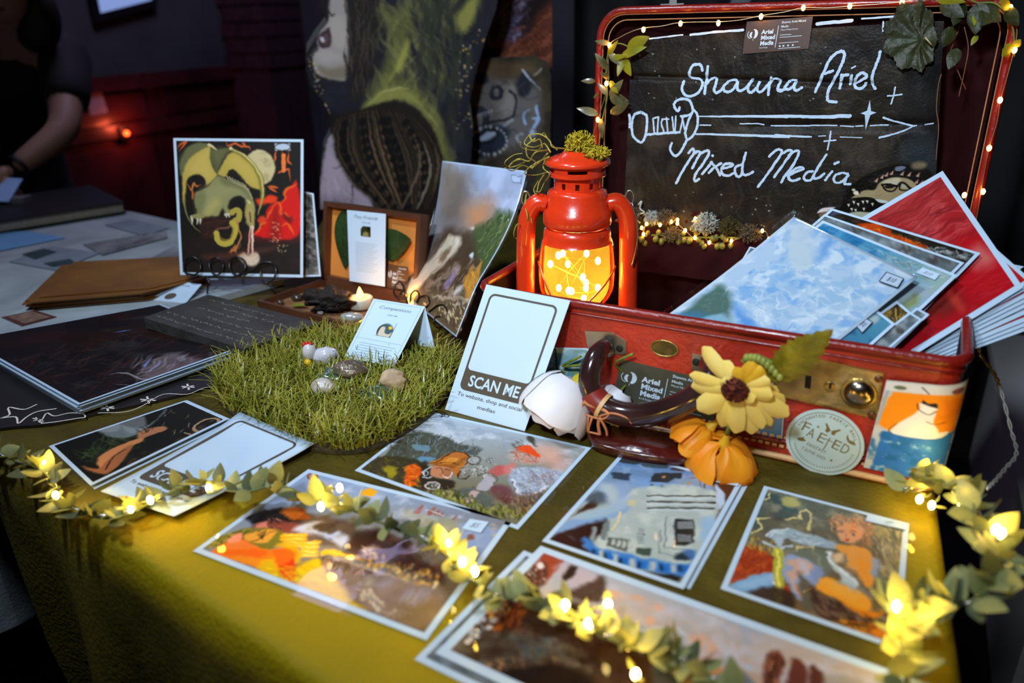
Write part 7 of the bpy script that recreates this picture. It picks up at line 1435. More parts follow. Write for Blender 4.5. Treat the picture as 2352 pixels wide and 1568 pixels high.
# ================================================================== leaf garlands with lights
M_EUC = mat('sage_leaf', seen('74855a'), .55, var=.2, vs=25, two='94a270', tr=.25); M_EUC2 = mat('dark_sage_leaf', seen('56654a'), .55, var=.2, vs=25, tr=.3)
M_STEM = mat('garland_stem', seen('53602c'), .6, var=.2); M_GLOW = mat('garland_bulb', (1, .8, .3), .4, var=0, emit='ffe08a', es=30); M_WIRES = mat('silver_wire', (.6, .6, .58), .25, .9, var=.05)
lm = MB(); leafmesh(lm, (0, 0, 0), (0, 1, 0), (0, 0, 1), .70, 9, .10, .08); LEAF = lm.mk('leaf', M_EUC); LME = LEAF.data; bpy.data.objects.remove(LEAF)
lm = MB(); leafmesh(lm, (0, 0, 0), (0, 1, 0), (0, 0, 1), .55, 8, -.08, .1); LEAF = lm.mk('leaf', M_EUC2); LME2 = LEAF.data; bpy.data.objects.remove(LEAF)
for me in (LME, LME2): me.polygons.foreach_set('use_smooth', [True]*len(me.polygons))
bm_ = MB().ball((0, 0, 0), (.0028, .0028, .0042), 10, 7).mk('bulb', M_GLOW); BME = bm_.data; bpy.data.objects.remove(bm_)
def put_leaf(par, p, d, n, L_, me=None, name='leaf'):
    d = nrm(d); n = nrm(n-d*(n@d)+A(1e-6, 0, 0)); x = np.cross(d, n); return inst(name, me or random.choice((LME, LME, LME2)), par, basis(p, x*L_, d*L_, n*L_))
def glow(p, e, col=(1, .60, .07), r=.004):
    l = bpy.data.lights.new('bulb_glow', 'POINT'); l.energy = e; l.color = col; l.shadow_soft_size = r; o = bpy.data.objects.new('bulb_glow', l); COL.objects.link(o); o.location = [float(x) for x in p]
def garland(label, path, z, nleaf, lsize, bulbs, seed, en=.05, up=.55, group='leaf garlands with lights'):
    random.seed(seed); P = smooth([G(u, v, TZ+h) for (u, v), h in zip(pts(path), z)], False, 10); t = thing('light_garland', label, 'garland', P[len(P)//2], group)
    MB().tube(P, .0013, 6).mk('stem', M_STEM, t, True)
    Q = P+np.array([[.0022*math.sin(i*.9), .0022*math.cos(i*.9), .002*math.sin(i*.7+1)] for i in range(len(P))]); MB().tube(Q, .0007, 6).mk('wire', M_WIRES, t, True)
    T = np.gradient(P, axis=0)
    for k in range(nleaf):
        i = min(len(P)-1, int((k+random.random())/nleaf*len(P))); tg_ = nrm(T[i]); a = random.uniform(0, 6.28); s = nrm(np.cross(tg_, UP)); v_ = s*math.cos(a)+UP*abs(math.sin(a))*up+UP*.05; d = nrm(v_+tg_*random.uniform(-.7, .9)); Ls = lsize*random.uniform(.7, 1.25)
        p = P[i]+A(0, 0, 0); n = nrm(UP+RNG.normal(size=3)*.55)
        if p[2]+d[2]*Ls < TZ+.004 and abs(p[2]-TZ) < .06 and (p[0]-.3)*.917-(p[1]-.38)*.4 < 0: d = nrm(A(d[0], d[1], .1))
        put_leaf(t, p, d, n, Ls)
    for (u, v, h, e) in bulbs:
        c = G(u, v, TZ+h); inst('bulb', BME, t, basis(c, A(1, 0, 0), A(0, 1, 0), A(0, 0, 1))); glow(c+UP*.013, e*en)
        for k in range(2):                                  # small leaves around each lamp
            a = random.uniform(0, 6.28); put_leaf(t, c+A(math.cos(a), math.sin(a), .3)*.003, A(math.cos(a), math.sin(a), random.uniform(-.1, .9)), UP+RNG.normal(size=3)*.4, lsize*random.uniform(.35, .6))
    return t
B = [(105, 1065, .022, 1.2), (128, 1137, .022, 1.2), (345, 1148, .026, 1.0), (300, 1168, .020, .8), (480, 1121, .030, 1), (737, 1163, .034, 2.0), (780, 1120, .034, .8), (1030, 1250, .036, 1.6), (1062, 1290, .036, 1.6), (1090, 1312, .034, 1), (1352, 1432, .034, 2.2), (1298, 1390, .040, 1), (1396, 1388, .034, .7), (1460, 1548, .02, .7)]
garland('leaf garland with warm lights draped across the prints along the front of the table', '-60,1010 0,1040 60,1068 105,1088 140,1140 200,1180 270,1188 345,1155 430,1112 500,1108 560,1130 640,1115 730,1150 800,1168 870,1198 940,1228 1010,1262 1070,1320 1150,1370 1220,1372 1290,1402 1350,1442 1440,1482 1530,1502 1620,1542 1720,1620',
        [.016]*8+[.022, .026, .028, .030, .030, .032, .034, .034, .034, .030, .024, .026, .030, .030, .028, .026, .022, .02], 235, .0205, B, 17)
garland('leaf garland with warm lights hanging off the right end of the table', '2075,1130 2120,1098 2165,1108 2215,1150 2255,1200 2285,1260 2290,1315 2245,1372 2180,1392 2120,1398 2075,1405 2065,1450 2075,1500 2085,1600',
        [.03, .04, .05, .05, .055, .055, .055, .050, .040, .036, .036, .034, .03, .03], 100, .0235, [(2128, 1088, .036, 1), (2168, 1106, .05, 1), (2112, 1146, .022, 1.4), (2140, 1160, .02, .8), (2288, 1216, .065, 1.2), (2300, 1225, .065, 1), (2060, 1392, .042, 1), (2066, 1412, .042, 1), (2118, 1432, .034, 1), (2050, 1478, .03, 1.2), (2058, 1525, .03, .8), (2210, 1158, .05, .3)], 23, en=.03)
# no extra lamps; the light pool on the cloth front is painted colour
for u, v, h, e in ((560, 1250, .05, .0), ): pass

# clear twisted cable going down past the right end of the suitcase
t = thing('clear_cable', 'clear twisted light cable hanging past the right end of the suitcase', 'cable', S(.03, .1, .05))
cb = [DEP(u, v, d) for u, v, d in ((2246, 775, .92), (2252, 815, .90), (2285, 860, .88), (2300, 900, .86), (2322, 985, .82), (2335, 1040, .78), (2310, 1075, .75), (2285, 1105, .72), (2268, 1122, .70))]
P = smooth(cb, False, 10)
for ph in (0, math.pi): MB().tube(P+np.array([[.0014*math.cos(i*.8+ph), .0014*math.sin(i*.8+ph), 0] for i in range(len(P))]), .0011, 6).mk('strand', mat('clear_wire', (.55, .55, .5), .2, .3, var=.05, coat=.5), t, True)

# ================================================================== lights and greenery on the lid
def LP(u, v, o=.004): return PL(u, v, LD(0, 0, o+.007), LN)
M_LB = mat('lid_bulb', (1, .6, .2), .4, var=0, emit='ffb24a', es=20)
bm_ = MB().ball((0, 0, 0), (.0026, .0026, .0036), 10, 7).mk('bulb', M_LB); BME2 = bm_.data; bpy.data.objects.remove(bm_)
t = thing('lid_light_string', 'warm fairy light string running round the suitcase lid edge', 'lights', LD(-.2, .29))
lb = [(1352, 330), (1373, 275), (1393, 192), (1400, 104), (1478, 68), (1563, 54), (1650, 53), (1748, 38), (1845, 18), (1952, 14), (2072, 5), (2320, 18), (2330, 115), (2297, 230), (2272, 340), (2258, 440), (2215, 448)]
wire = '1355,330 1373,275 1397,190 1398,110 1425,85 1470,66 1520,60 1563,52 1650,50 1700,46 1748,36 1800,28 1845,18 1900,18 1952,14 2010,10 2072,4 2150,-8 2240,-10 2305,-2 2325,30 2336,70 2328,120 2315,170 2298,230 2290,280 2272,340 2260,400 2250,460 2240,520'
MB().tube(smooth([LP(u, v, .008) for u, v in pts(wire)], False, 6), .0006, 5).mk('wire', M_COPPER, t, True)
for u, v in lb: c = LP(u, v, .010); inst('bulb', BME2, t, basis(c, A(1, 0, 0), A(0, 1, 0), A(0, 0, 1))); glow(c+LN*.005, .012, (1, .42, .06))
t = thing('moss_light_string', 'warm fairy lights woven through the green beads at the foot of the chalk sign', 'lights', LP(1560, 540))
lb = [(1485, 514), (1474, 523), (1516, 516), (1446, 538), (1478, 538), (1542, 509), (1556, 513), (1574, 529), (1596, 546), (1629, 557), (1680, 553), (1751, 530), (1766, 549), (1597, 502), (1556, 505)]
for u, v in lb: c = LP(u, v, .012); inst('bulb', BME2, t, basis(c, A(.8, 0, 0), A(0, .8, 0), A(0, 0, .8))); glow(c+LN*.004, .006, (1, .50, .07))
MB().tube(smooth([LP(u, v, .010) for u, v in sorted(lb)], False, 5), .0005, 5).mk('wire', M_COPPER, t, True)
t = thing('bead_vine', 'string of plump green bead succulents hanging below the chalk sign', 'vine', LP(1560, 560))
M_BEAD = mat('olive_bead', seen('6a6c2a'), .42, var=.2, vs=60, coat=.2)
P = smooth([LP(u, v, .010) for u, v in pts('1440,560 1470,545 1510,540 1560,545 1600,545 1640,545 1680,545 1700,548')], False, 5); MB().tube(P, .0012, 6).mk('stem', M_GRN, t, True)
random.seed(12)
bm_ = MB().ball((0, 0, -.6), (1, 1, 1.35), 12, 9, f=lambda d: 1-.22*max(0, d[2])).mk('bead', M_BEAD, None, True); BD_ = bm_.data; bpy.data.objects.remove(bm_)
for st, r in (('1455,528 1489,533 1513,532 1540,536 1571,534 1590,524 1600,533 1622,530 1645,543 1660,542 1668,548', 5.2), ('1445,558 1455,566 1447,577 1475,548 1481,556 1507,547 1519,552 1530,545 1545,546 1560,552 1572,549 1585,551 1604,549 1612,556 1618,564 1622,533 1636,546 1649,563 1658,563 1678,562', 5.8)):
    for u, v in pts(st): c = LP(u, v, .012+random.uniform(-.003, .004)); k = r*1.25/FPX*random.uniform(.9, 1.12); d = nrm(UP*-1+ST*random.uniform(-.5, .5)+LN*.2); x = nrm(np.cross(d, LN)); inst('bead', BD_, t, basis(c-d*k*.4, x*k, np.cross(-d, x)*k, -d*k))
for (u, v, r, lab, mm) in ((1452, 490, .013, 'grey-brown moss tuft on the sign by the lantern arm', 'grey'), (1530, 498, .012, 'brown moss tuft at the left foot of the sign', 'grey'), (1498, 500, .010, 'pale frosted moss tuft at the left foot of the sign', 'pale'), (1620, 512, .017, 'large pale frosted moss tuft over the green beads', 'pale'), (1545, 538, .012, 'brown moss between the green beads', 'grey'), (1722, 535, .014, 'round brown moss patch at the sign edge by the cloud print', 'grey'), (1675, 520, .014, 'dim olive moss at the foot of the sign', 'olive')):
    moss_clump('moss', lab, LP(u, v, .010), r, 420, {'grey': mat('grey_moss', seen('5c5240'), .9, var=.4, vs=200), 'pale': mat('frost_moss', seen('a8b8bc'), .8, var=.2, vs=200), 'olive': mat('olive_moss', seen('4a4620'), .9, var=.3, vs=200)}[mm], .005, .0005, .75)
# variegated leaves up the left side of the lid
M_VAR = mat('striped_leaf', seen('3c4028'), .3, var=.4, vs=40, two='76785a', coat=.3, tr=.1); M_VAR2 = mat('bright_leaf', seen('7f861e'), .4, var=.3, vs=30, tr=.3); M_DKG = mat('dark_green_leaf', seen('222b10'), .5, var=.4, vs=20, bump=.4, bs=60, tr=.1)
t = thing('leaf_spray', 'spray of pale-veined leaves climbing the left edge of the suitcase lid', 'foliage', LP(1390, 200))
MB().tube(smooth([LP(u, v, .010) for u, v in pts('1378,320 1385,270 1395,220 1392,170 1398,120 1420,100 1450,110')], False, 6), .0010, 6).mk('stem', M_GRN, t, True)
for st, w_, mm in (('1368,186 1334,186', 12, 0), ('1374,262 1324,248', 20, 0), ('1380,272 1384,318', 18, 0), ('1396,218 1372,190', 14, 0), ('1400,225 1445,232', 26, 0), ('1402,262 1446,235', 22, 0), ('1400,222 1432,182', 20, 0), ('1398,160 1366,122', 18, 0), ('1402,100 1366,94', 12, 0), ('1398,120 1425,150', 16, 0), ('1400,180 1378,165', 12, 0), ('1375,215 1362,225', 8, 0), ('1425,128 1486,108', 26, 1), ('1430,132 1450,175', 24, 1), ('1432,130 1418,176', 16, 1), ('1440,112 1492,84', 30, 1), ('1400,135 1440,128', 14, 1), ('1395,128 1420,92', 14, 1), ('1400,186 1420,215', 16, 1)):
    (a, b), (c, d) = pts(st); m = MB(); leafmesh(m, LP(a, b, .010), LP(c, d, .016+random.uniform(-.004, .008)), nrm(LN+RNG.normal(size=3)*.2), w_*1.25*.95/FPX, 10, .12, .1); m.mk('leaf', (M_VAR, M_VAR2)[mm], t, True)
t = thing('geranium_leaf', 'broad dark green scalloped leaf pinned at the upper right of the chalk sign', 'leaf', LP(2110, 90))
V = [LP(2118, 92, .014)]; n_ = 96; 
for rr_ in (.35, .7, 1):
    for i in range(n_):
        a = 2*math.pi*i/n_; lob = 1+.07*math.cos(a*9)+.03*math.cos(a*37); rx = (78 if math.cos(a) < 0 else 42)*rr_*lob; ry = (72 if math.sin(a) > 0 else 88)*rr_*lob
        V.append(LP(2108+rx*math.cos(a), 90+ry*math.sin(a), .010+.0016*rr_*math.cos(a*9)+.004*rr_))
F = [(0, 1+i, 1+(i+1) % n_) for i in range(n_)]+[(1+r*n_+i, 1+(r+1)*n_+i, 1+(r+1)*n_+(i+1) % n_, 1+r*n_+(i+1) % n_) for r in range(2) for i in range(n_)]
mk('blade', V, F, M_DKG, t, True)
m = MB(); m.tube([LP(2125, 86, .020), LP(2140, 103, .020)], .0009, 6); m.mk('stalk', mat('pale_stalk', seen('9a9678'), .4), t, True)
t = thing('leaf_spray', 'dark leaf spray with yellow-green blades at the upper right corner of the lid', 'foliage', LP(2250, 30))
MB().tube(smooth([LP(u, v, .010) for u, v in pts('2200,-20 2240,5 2290,10 2325,60 2330,130')], False, 6), .0010, 6).mk('stem', M_GRN, t, True)
for st, w_, mm in (('2210,0 2190,60', 30, 2), ('2240,10 2300,50', 40, 2), ('2250,5 2240,80', 36, 2), ('2280,20 2250,60', 30, 2), ('2310,20 2340,60', 26, 2), ('2160,5 2215,40', 28, 2), ('2240,30 2238,60', 10, 1), ('2150,0 2220,4', 14, 1), ('2325,100 2300,130', 16, 1), ('2328,108 2345,90', 14, 1), ('2318,130 2302,112', 12, 1), ('2245,80 2230,105', 10, 1), ('2320,20 2295,-5', 20, 1), ('2200,110 2178,160', 24, 2), ('2190,60 2165,110', 26, 2)):
    (a, b), (c, d) = pts(st); m = MB(); leafmesh(m, LP(a, b, .012), LP(c, d, .018+random.uniform(-.004, .008)), nrm(LN+RNG.normal(size=3)*.25), w_*1.2/FPX, 10, .12, .1); m.mk('leaf', (M_VAR, M_VAR2, M_DKG)[mm], t, True)
m = MB()
for st in ('2205,60 2180,125', '2215,62 2224,110 2216,160 2202,222', '2192,145 2218,205', '2162,170 2155,200 2151,250 2156,290 2152,340 2149,380'): m.tube(smooth([LP(u, v, .004) for u, v in pts(st)], False, 5), .0006, 5)
o = m.mk('dry_twigs', mat('dry_twig', seen('6a4a38'), .8), None, True, loc=LP(2205, 60, .004)); tag(o, 'thin dry brown twigs hanging beside the right edge of the sign', 'twigs')
# curly silver-white moss strand near the lantern arm
o = MB().tube(smooth([LP(u, v, .014) for u, v in pts('1466,470 1474,462 1470,478 1480,488 1466,492 1464,505 1470,512')], False, 6), .0011, 6).mk('frosted_sprig', mat('frost_moss', 0), None, True, loc=LP(1466, 480, .014)); tag(o, 'small white frosted sprig curling over the sign beside the lantern', 'sprig')
# ================================================================== painted boards standing behind the stall
def board_thing(label, outline, y, fn, res, rect, th=.012, name='painted_board', tilt=.03, zmin=TZ+.001):
    n = nrm(A(0, -1, tilt)); P0 = A(0, y, TZ); pt_ = [PL(u, v, P0, n) for u, v in outline]
    for p in pt_: p[2] = max(p[2], zmin)
    t = thing(name, label, 'painting', sum(pt_)/len(pt_)*A(1, 1, 0)+A(0, 0, zmin))
    MB().slab([p-n*.0008 for p in pt_], n, th).mk('board', mat('board_edge', (.03, .028, .03), .6), t)
    q = [PL(u, v, P0, n) for u, v in rect]; W = 1000*np.linalg.norm(q[1]-q[0]); H = 1000*np.linalg.norm(q[3]-q[0]); pc = Picture(qpx(q), W, H, res); fn(pc); P = bil(q, pc.nx, pc.ny); o = grid_obj('picture', P, mat_print('matte_paint', .6, 0, .2), t, pc.linear())
    # keep only the faces inside the sawn outline
    T_ = pc.T; pc.o = (0, 0, 1); po = T_(np.array(qpx(pt_))); me = o.data; fx = (pc.X0[:-1, :-1]+pc.X0[1:, 1:]).ravel()/2; fy = (pc.Y0[:-1, :-1]+pc.Y0[1:, 1:]).ravel()/2; ins = np.zeros(fx.shape, bool)
    for i in range(len(po)):
        ax, ay = po[i]; bx, by = po[i-1]
        if abs(by-ay) > 1e-9: ins ^= ((ay > fy) != (by > fy)) & (fx < (bx-ax)*(fy-ay)/(by-ay)+ax)
    import bmesh
    bm = bmesh.new(); bm.from_mesh(me); bm.faces.ensure_lookup_table(); bmesh.ops.delete(bm, geom=[f for f, k in zip(bm.faces, ins) if not k], context='FACES'); bm.to_mesh(me); bm.free()
    return t
def art_profile(p):
    p.bg('0f1014'); p.at(700, 0, 2.94); p.warp(3, 10)
    p.poly('191b26', '20,300 60,200 130,60 170,-200 1300,-200 1290,60 1130,450 1130,900 1100,1450 950,1450 940,1050 700,620 420,680 200,700 30,480', 6, 1); p.noise('23252e', 40, .5, .75, .7)
    p.poly('8b8c92', '150,-200 160,60 100,150 80,220 95,270 60,310 55,360 80,430 180,470 290,460 300,200 290,-200', 2.4); p.poly('a6a6a4', '180,60 270,80 280,260 200,250 160,160', 8, 1, .5); p.poly('6a6858', '75,380 180,400 290,380 290,460 160,465', 6, 1, .8); p.poly('a8a8ac', '70,280 180,280 250,330 120,360', 9, 1, .5)
    p.poly('3a2c38', '90,180 130,140 165,130 182,190 170,245 125,262 92,240', 2); p.poly('5a4854', '95,200 150,170 170,200 140,240', 3, 1, .7); p.poly('b4b8c8', '98,195 120,188 138,210 125,222 105,218', 2); p.line('2a2028', 3, '160,20 190,55 205,40'); p.poly('14131a', '0,-200 150,-200 160,50 100,120 20,60', 4)
    p.poly('1c1c1e', '280,-200 460,-200 520,0 480,300 420,560 330,620 280,450 300,200', 5); p.dabs('3a342e 28241f 121214 4a4238', 110, 160, 4, 88, '290,-100 500,-100 480,400 330,600 280,400', 8, .8)
    p.poly('5f6636', '500,0 620,40 700,-60 710,160 640,300 600,430 700,480 800,560 900,720 960,900 1010,1100 960,1200 900,1000 740,660 560,600 440,680 400,660 520,420 580,200', 12, 1, .9, .3)
    p.dabs('6a7042 4e5436 5c6240 747a4c 40442f', 150, 240, 12, 78, '430,-100 1100,-100 1000,400 820,560 900,800 1000,1050 900,1000 700,600 420,660 560,300', 16, .45, .5); p.dabs('2a3028 1c2220 343c30', 110, 240, 12, 84, '760,-100 1200,-100 1100,420 1050,900 900,700 760,400', 12, .6)
    p.poly('9aa04e', '580,470 640,300 690,200 700,300 660,400 600,440', 7, 1, .75); p.poly('8a9048', '1020,60 1120,-60 1180,-100 1140,80 1060,160', 8, 1, .8); p.poly('7f8648', '380,680 500,560 640,520 760,600 780,650 640,610 500,640', 6, 1, .85); p.line('9a9c66', 5, '430,650 520,560 640,530 720,540', 1, 2, .7); p.line('8a8e50', 4, '780,660 860,740 900,800', 1, 2, .7)
    # braided head seen from behind
    p.poly('1c1814', '190,760 260,700 400,670 560,620 700,640 800,720 900,900 930,1100 920,1450 560,1450 500,1380 320,1240 220,1050 185,900', 4)
    def strand(t_, o=0): return [(230+t_*500+o, 745-60*math.sin(t_*3)), (195+t_*640+o, 870), (215+t_*690+o, 1030), (330+t_*560+o, 1210), (500+t_*330+o, 1400), (530+t_*300, 1470)]
    for i in range(22): p.line(random.choice(['54463a', '63533f', '463a2e', '6d5c47']), random.uniform(3, 7), strand(i/21, random.uniform(-8, 8)), 1, 2, .85, 1.4)
    for i in range(16): p.line('0c0b0b', random.uniform(3, 6), strand(i/15+.02, 6), 1, 2, .9, 1.4)
    for i, t_ in enumerate((.10, .32, .55, .62, .84)):
        S_ = smooth(strand(t_), False, 5)
        for k in range(2, len(S_)-2, 2): p.ell('0b0a0b', S_[k][0], S_[k][1], 26-k*.4, 32, 25, 2.4, .92)
    p.line('8a8878', 5, '800,900 850,1100 800,1300 740,1450', 1, 2, .8); p.line('6a6050', 5, '740,860 780,1060 700,1300 640,1440', 1, 2, .8); p.line('706048', 6, '880,950 900,1100 860,1300', 1, 2, .6)
    p.poly('8f8aa0', '150,900 190,860 200,1000 260,1120 330,1230 440,1340 430,1450 90,1450 105,1200', 4); p.poly('a49cb4', '140,1000 190,1000 260,1180 200,1300 130,1300', 10, 1, .6); p.line('4a4450', 3, '190,1100 215,1105 240,1080'); p.dabs('6a6478 c0b8c8', 24, 80, 3, 70, '130,1100 330,1260 360,1380 130,1380', 20, .5); p.line('2c2628', 4, '320,1230 320,1380', 0, 1)
    for i in range(110):
        s = random.random(); x = random.choice([random.uniform(10, 60)+s*120, random.uniform(1040, 1250)-s*60]); y = 280+s*480 if x < 400 else 100+s*720; p.ell(random.choice(['c8ccd8', 'b8a858', 'd0b850']), x, y, random.uniform(3, 6.5), random.uniform(3, 6.5), 0, .6, random.uniform(.4, 1))
def art_swirl(p):
    p.bg('1c1418'); p.at(700, 0, 2.94); p.warp(6, 16); p.dabs('3a2c44 5a4a6a 7a6a90 2a2438', 120, 150, 5, -60, '1250,-300 1560,-300 1500,200 1250,260', 25, .7); p.poly('5a3024', '1200,300 1300,220 1480,200 1600,0 1680,0 1680,360 1480,380 1300,350', 7, 1, .9, .3); p.dabs('7a4430 8a503a 4a241c a0644a', 110, 160, 4.5, -35, '1220,260 1660,20 1670,350 1300,350', 22, .6); p.dabs('6a70a0 8a90b8 4a4c78', 50, 100, 4, -55, '1370,-100 1500,-60 1440,200 1300,220', 20, .7)
def art_gears(p):
    p.bg('2a2824'); p.at(700, 0, 2.94); p.warp(4, 14); p.noise('3e3a2c', 30, .45, .7, .9); p.poly('6a6e78', '1130,520 1300,500 1420,540 1560,560 1600,700 1560,900 1480,980 1300,1000 1120,1050', 14, 1, .7); p.poly('7a7c80', '1290,560 1400,540 1430,640 1400,760 1300,740 1280,640', 10, 1, .7); p.poly('5c4e36', '1150,420 1500,420 1560,500 1250,520 1140,500', 8, 1, .6)
    p.line('1a1e28', 6, '1380,600 1430,640 1420,720 1380,780 1250,810 1120,860'); p.line('8a96a8', 6, '1130,880 1240,840 1340,830 1400,790', 1, 0, .9); p.line('202634', 16, '1120,760 1180,720 1230,760 1210,820'); p.ring('232a38', 9, 1295, 610, 32, 40); p.ell('1c222e', 1200, 520, 46, 40, 0, 3); p.ell('1c222e', 1480, 560, 50, 80, 10, 4)
    p.poly('1a2636', '1130,1040 1140,920 1200,850 1300,820 1380,860 1370,940 1280,1020 1180,1050', 4); p.poly('8aa0c0', '1180,920 1220,880 1270,860 1290,880 1250,920 1200,940', 3); p.ring('101820', 7, 1235, 900, 70, 40, -20)
    for i in range(18): a = math.radians(-150+i*17); x, y = 1240+125*math.cos(a), 930+95*math.sin(a); p.poly('b8c4d4', [(x-9, y-8), (x+9, y-6), (x+2, y+14)], 1.2, 0, .9)
    for i in range(8): p.poly('98a8bc', [(1130+i*18, 770-i*7), (1142+i*18, 768-i*7), (1136+i*18, 790-i*5)], 1, 0, .8)
    p.line('96a8c4', 5, '1470,470 1540,540 1590,600', 1, 1); p.line('8a8a8c', 3, '1550,500 1600,455'); p.line('8ab0e8', 6, '1490,810 1485,750 1520,720', 1, 1); p.line('8ab0e8', 5, '1565,700 1570,780 1530,860'); p.line('8ab0e8', 4, '1540,780 1585,780 1550,840'); p.ell('9ab8e0', 1540, 875, 24, 20, 0, 3); p.line('8a98b0', 5, '1440,940 1435,900 1470,890')
    p.dabs('3a3a44 5a5a66 22242c', 60, 90, 4, 20, '1130,520 1560,540 1580,980 1400,1000', 60, .4)
ol = [(741, -190), (735, 0), (752, 30), (722, 70), (704, 100), (703, 140), (712, 172), (738, 205), (756, 240), (759, 290), (743, 322), (736, 400), (735, 480), (1072, 480), (1081, 357), (1086, 289), (1077, 221), (1091, 153), (1115, 68), (1140, 0), (1170, -190)]
board_thing('tall cut-out painting of a pale face in profile with green smoke and a braided head', ol, 1.64, art_profile, 330, [(696, -190), (1180, -190), (1180, 486), (696, 486)])
board_thing('painted panel of blue-grey gears and teeth with a rounded corner, behind the profile painting', [(1000, 140), (1225, 128), (1255, 140), (1266, 175), (1262, 480), (1000, 480)], 1.72, art_gears, 180, [(1000, 120), (1272, 120), (1272, 486), (1000, 486)], name='gear_painting')
board_thing('tall canvas with orange and violet swirls behind the other painted boards', [(1040, -200), (1268, -200), (1268, 470), (1040, 470)], 1.79, art_swirl, 150, [(1040, -200), (1268, -200), (1268, 470), (1040, 470)], name='swirl_canvas')
# dark wall cloth hanging behind the suitcase
dk = mat('night_drape', (.010, .009, .011), .9, var=.4, vs=6)
P = np.array([[A(.2+s*1.9, 2.35-s*.5+.035*math.sin(s*60)+.02*math.sin(s*23), z) for s in np.linspace(0, 1, 120)] for z in np.linspace(2.4, .02, 8)])
o = grid_obj('backdrop_curtain', P, dk, None, loc=(1.1, 2.1, 0)); tag(o, 'black curtain hanging in folds behind the open suitcase', 'curtain')
q = [DEP(1598, -30, 2.05), DEP(1735, -30, 2.05), DEP(1722, 5, 2.05), DEP(1700, 22, 2.05), DEP(1597, 25, 2.05)]
o = mk('pale_sheet', *(lambda b: (b.V, b.F))(MB().slab(q, qn(q[:2]+q[3:]), .004)), mat('dull_white', seen('6a7484'), .8, var=.1), None, loc=q[4]); tag(o, 'pale grey sheet hanging behind the top of the suitcase lid', 'sheet')

# ================================================================== the person at the neighbouring table
def skinned(name, verts, edges, radii, m, par, sub=2, root=0):
    me = bpy.data.meshes.new(name); org = ORG[par.name]; me.from_pydata([tuple(np.asarray(v, float)-org) for v in verts], edges, []); o = bpy.data.objects.new(name, me); COL.objects.link(o); o.parent = par
    md = o.modifiers.new('skin', 'SKIN'); md.use_smooth_shade = True; me.skin_vertices[0].data[root].use_root = True if len(me.skin_vertices) else None
    for i, r in enumerate(radii): me.skin_vertices[0].data[i].radius = r if isinstance(r, tuple) else (r, r)
    s = o.modifiers.new('sub', 'SUBSURF'); s.levels = s.render_levels = sub; me.materials.append(m)
    dg = bpy.context.evaluated_depsgraph_get(); nm = bpy.data.meshes.new_from_object(o.evaluated_get(dg)); o.modifiers.clear(); o.data = nm; nm.name = name
    if not nm.materials: nm.materials.append(m)
    nm.polygons.foreach_set('use_smooth', [True]*len(nm.polygons)); return o
M_SKIN = mat('skin', (.42, .24, .16), .55, var=.1, vs=12); M_SHIRT = mat('black_tshirt', (.012, .011, .012), .85, var=.3, vs=12, bump=.3, bs=14); M_HAIR = mat('dark_hair', (.010, .007, .006), .6, var=.3, vs=50); M_JEANS = mat('dark_trousers', (.012, .014, .02), .8)
pd = 2.12
W_ = lambda u, v, d=pd: DEP(u, v, d)
pel = W_(60, 560, 2.5); pel[2] = .92
t = thing('person', 'person in a black T-shirt leaning over the neighbouring table, forearm bare, wristband on', 'person', (pel[0], pel[1], 0))
che, nk, sr, sl_ = W_(70, 190, 2.25), W_(40, 70, 2.12), W_(150, 140, 2.22), W_(-90, 150, 2.2)
el, wr, kn = W_(150, 300, 2.10), W_(34, 386, 2.0), W_(4, 398, 1.98)
el2, wr2 = W_(-120, 330, 2.05), W_(-50, 400, 1.98); hd = W_(8, -30, 2.02)
bv = [pel, (pel+che)/2+A(0, .02, 0), che, nk, hd-A(0, 0, .02), hd+UP*.07, sr, el, wr, sl_, el2, wr2, pel+A(.09, 0, -.06), pel+A(.10, .05, -.46), A(pel[0]+.11, pel[1]+.05, .07), pel+A(-.09, 0, -.06), pel+A(-.11, .08, -.46), A(pel[0]-.12, pel[1]+.10, .07)]
be = [(0, 1), (1, 2), (2, 3), (3, 4), (4, 5), (2, 6), (6, 7), (7, 8), (2, 9), (9, 10), (10, 11), (0, 12), (12, 13), (13, 14), (0, 15), (15, 16), (16, 17)]
br_ = [(.14, .11), (.13, .10), (.145, .105), .055, .085, .075, .06, .043, .028, .06, .043, .028, .09, .06, .042, .09, .06, .042]
skinned('body', bv, be, br_, M_SKIN, t)
def hand(wrp, d, par, side=1):
    d = nrm(d); n = nrm(A(-.1, -.5, 1)); n = nrm(n-d*(n@d)); x = np.cross(d, n)*side
    skinned('hand', [wrp, wrp+d*.035, wrp+d*.075+x*.0, wrp+d*.075+x*.022, wrp+d*.075-x*.022], [(0, 1), (1, 2), (1, 3), (1, 4)], [.024, (.032, .016), (.02, .014), (.017, .013), (.017, .013)], M_SKIN, par, 1)
    for k, (o_, l) in enumerate(((-.028, .068), (-.010, .078), (.009, .074), (.027, .058))):
        p = wrp+d*.070+x*o_; skinned('finger', [p, p+d*l*.5-n*.004, p+d*l*.8-n*.016, p+d*l-n*.030], [(0, 1), (1, 2), (2, 3)], [.0095, .009, .008, .007], M_SKIN, par, 1)
    p = wrp+d*.025-x*.026; skinned('thumb', [p, p+d*.025-x*.018-n*.004, p+d*.052-x*.022-n*.014], [(0, 1), (1, 2)], [.012, .010, .008], M_SKIN, par, 1)
hand(wr, nrm(kn-wr)+A(-.4, .1, -.25), t); hand(wr2, A(.3, .2, -.4), t, -1)
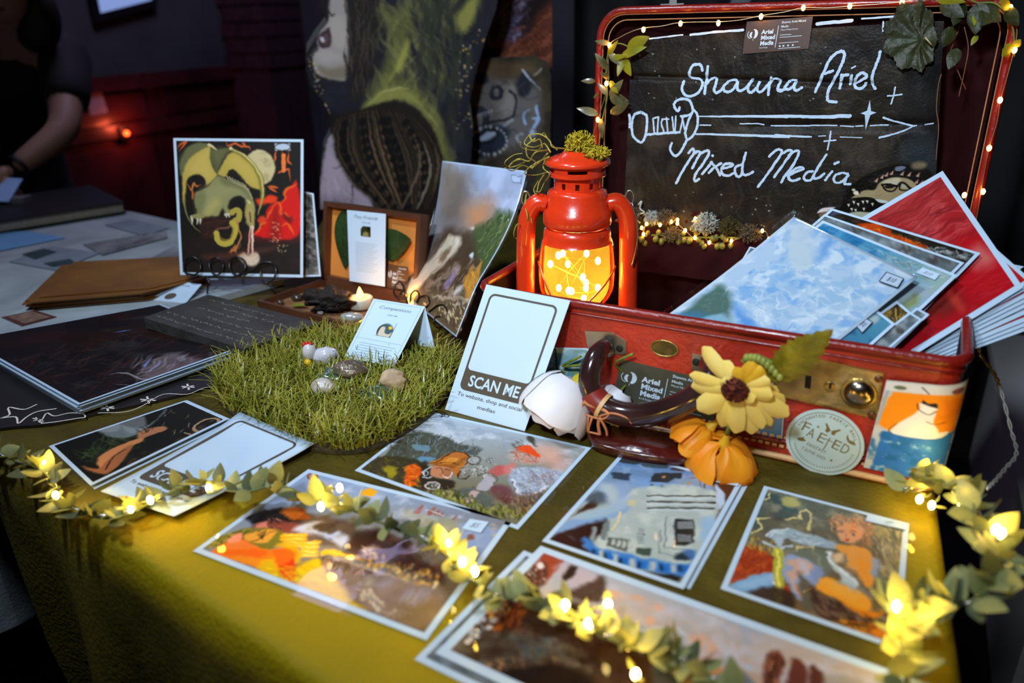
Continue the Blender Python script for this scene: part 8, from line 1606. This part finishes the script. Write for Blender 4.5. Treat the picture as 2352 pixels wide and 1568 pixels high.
# shirt: torso and short sleeves over the body
skinned('tshirt', [pel+UP*.0, (pel+che)/2+A(0, .02, 0), che, che+(nk-che)*.62, sr, sr+(el-sr)*.72, sl_, sl_+(el2-sl_)*.72], [(0, 1), (1, 2), (2, 3), (2, 4), (4, 5), (2, 6), (6, 7)], [(.165, .135), (.155, .125), (.170, .130), .075, .085, .066, .085, .066], M_SHIRT, t)
skinned('trousers', [pel+UP*.02, pel+A(.09, 0, -.06), pel+A(.10, .05, -.46), A(pel[0]+.11, pel[1]+.05, .10), pel+A(-.09, 0, -.06), pel+A(-.11, .08, -.46), A(pel[0]-.12, pel[1]+.10, .10)], [(0, 1), (1, 2), (2, 3), (0, 4), (4, 5), (5, 6)], [(.15, .13), .105, .075, .06, .105, .075, .06], M_JEANS, t)
for sx in (.11, -.12): MB().ball(A(pel[0]+sx, pel[1]+.0, .045), (.05, .13, .045), 16, 10).mk('shoe', M_HAIR, t, True)
m = MB(); m.ball(hd+UP*.045+A(0, .02, 0), (.098, .112, .118), 22, 16, f=lambda d: 1+.04*math.sin(d[0]*18+d[2]*9)); m.ball(hd+A(.03, .05, -.07), (.07, .06, .10), 16, 10); m.mk('hair', M_HAIR, t, True)
fd = nrm(A(.15, -.9, -.35)); fx = nrm(np.cross(fd, UP)); fu = np.cross(fx, fd)
fcx = hd+fd*.045+UP*.01; m = MB(); m.ball(fcx, (.066, .058, .088), 20, 14, x=fx, y=fd, z=fu); m.ball(fcx+fd*.062-fu*.006, (.010, .014, .018), 10, 8, x=fx, y=fd, z=fu); m.mk('face', M_SKIN, t, True)
for s in (-1, 1):
    MB().ball(fcx+fd*.052+fx*.024*s+fu*.012, .009, 10, 8).mk('eye', mat('eye_white', (.5, .5, .5), .3, var=0), t, True); MB().ball(fcx+fx*.066*s-fd*.01, (.008, .014, .026), 10, 8, x=fx, y=fd, z=fu).mk('ear', M_SKIN, t, True)
MB().ball(fcx+fd*.054-fu*.034, (.020, .006, .006), 10, 8, x=fx, y=fd, z=fu).mk('mouth', mat('lip', (.30, .10, .09), .5), t, True)
c = el*.06+wr*.94; dd = nrm(wr-el); MB().lathe(c-dd*.006, [(.030, 0), (.032, .003), (.032, .009), (.030, .012)], 20, dd).mk('wristband', M_HAIR, t, True)
print('objects', len(bpy.data.objects), 'faces', sum(len(m.polygons) for m in bpy.data.meshes))
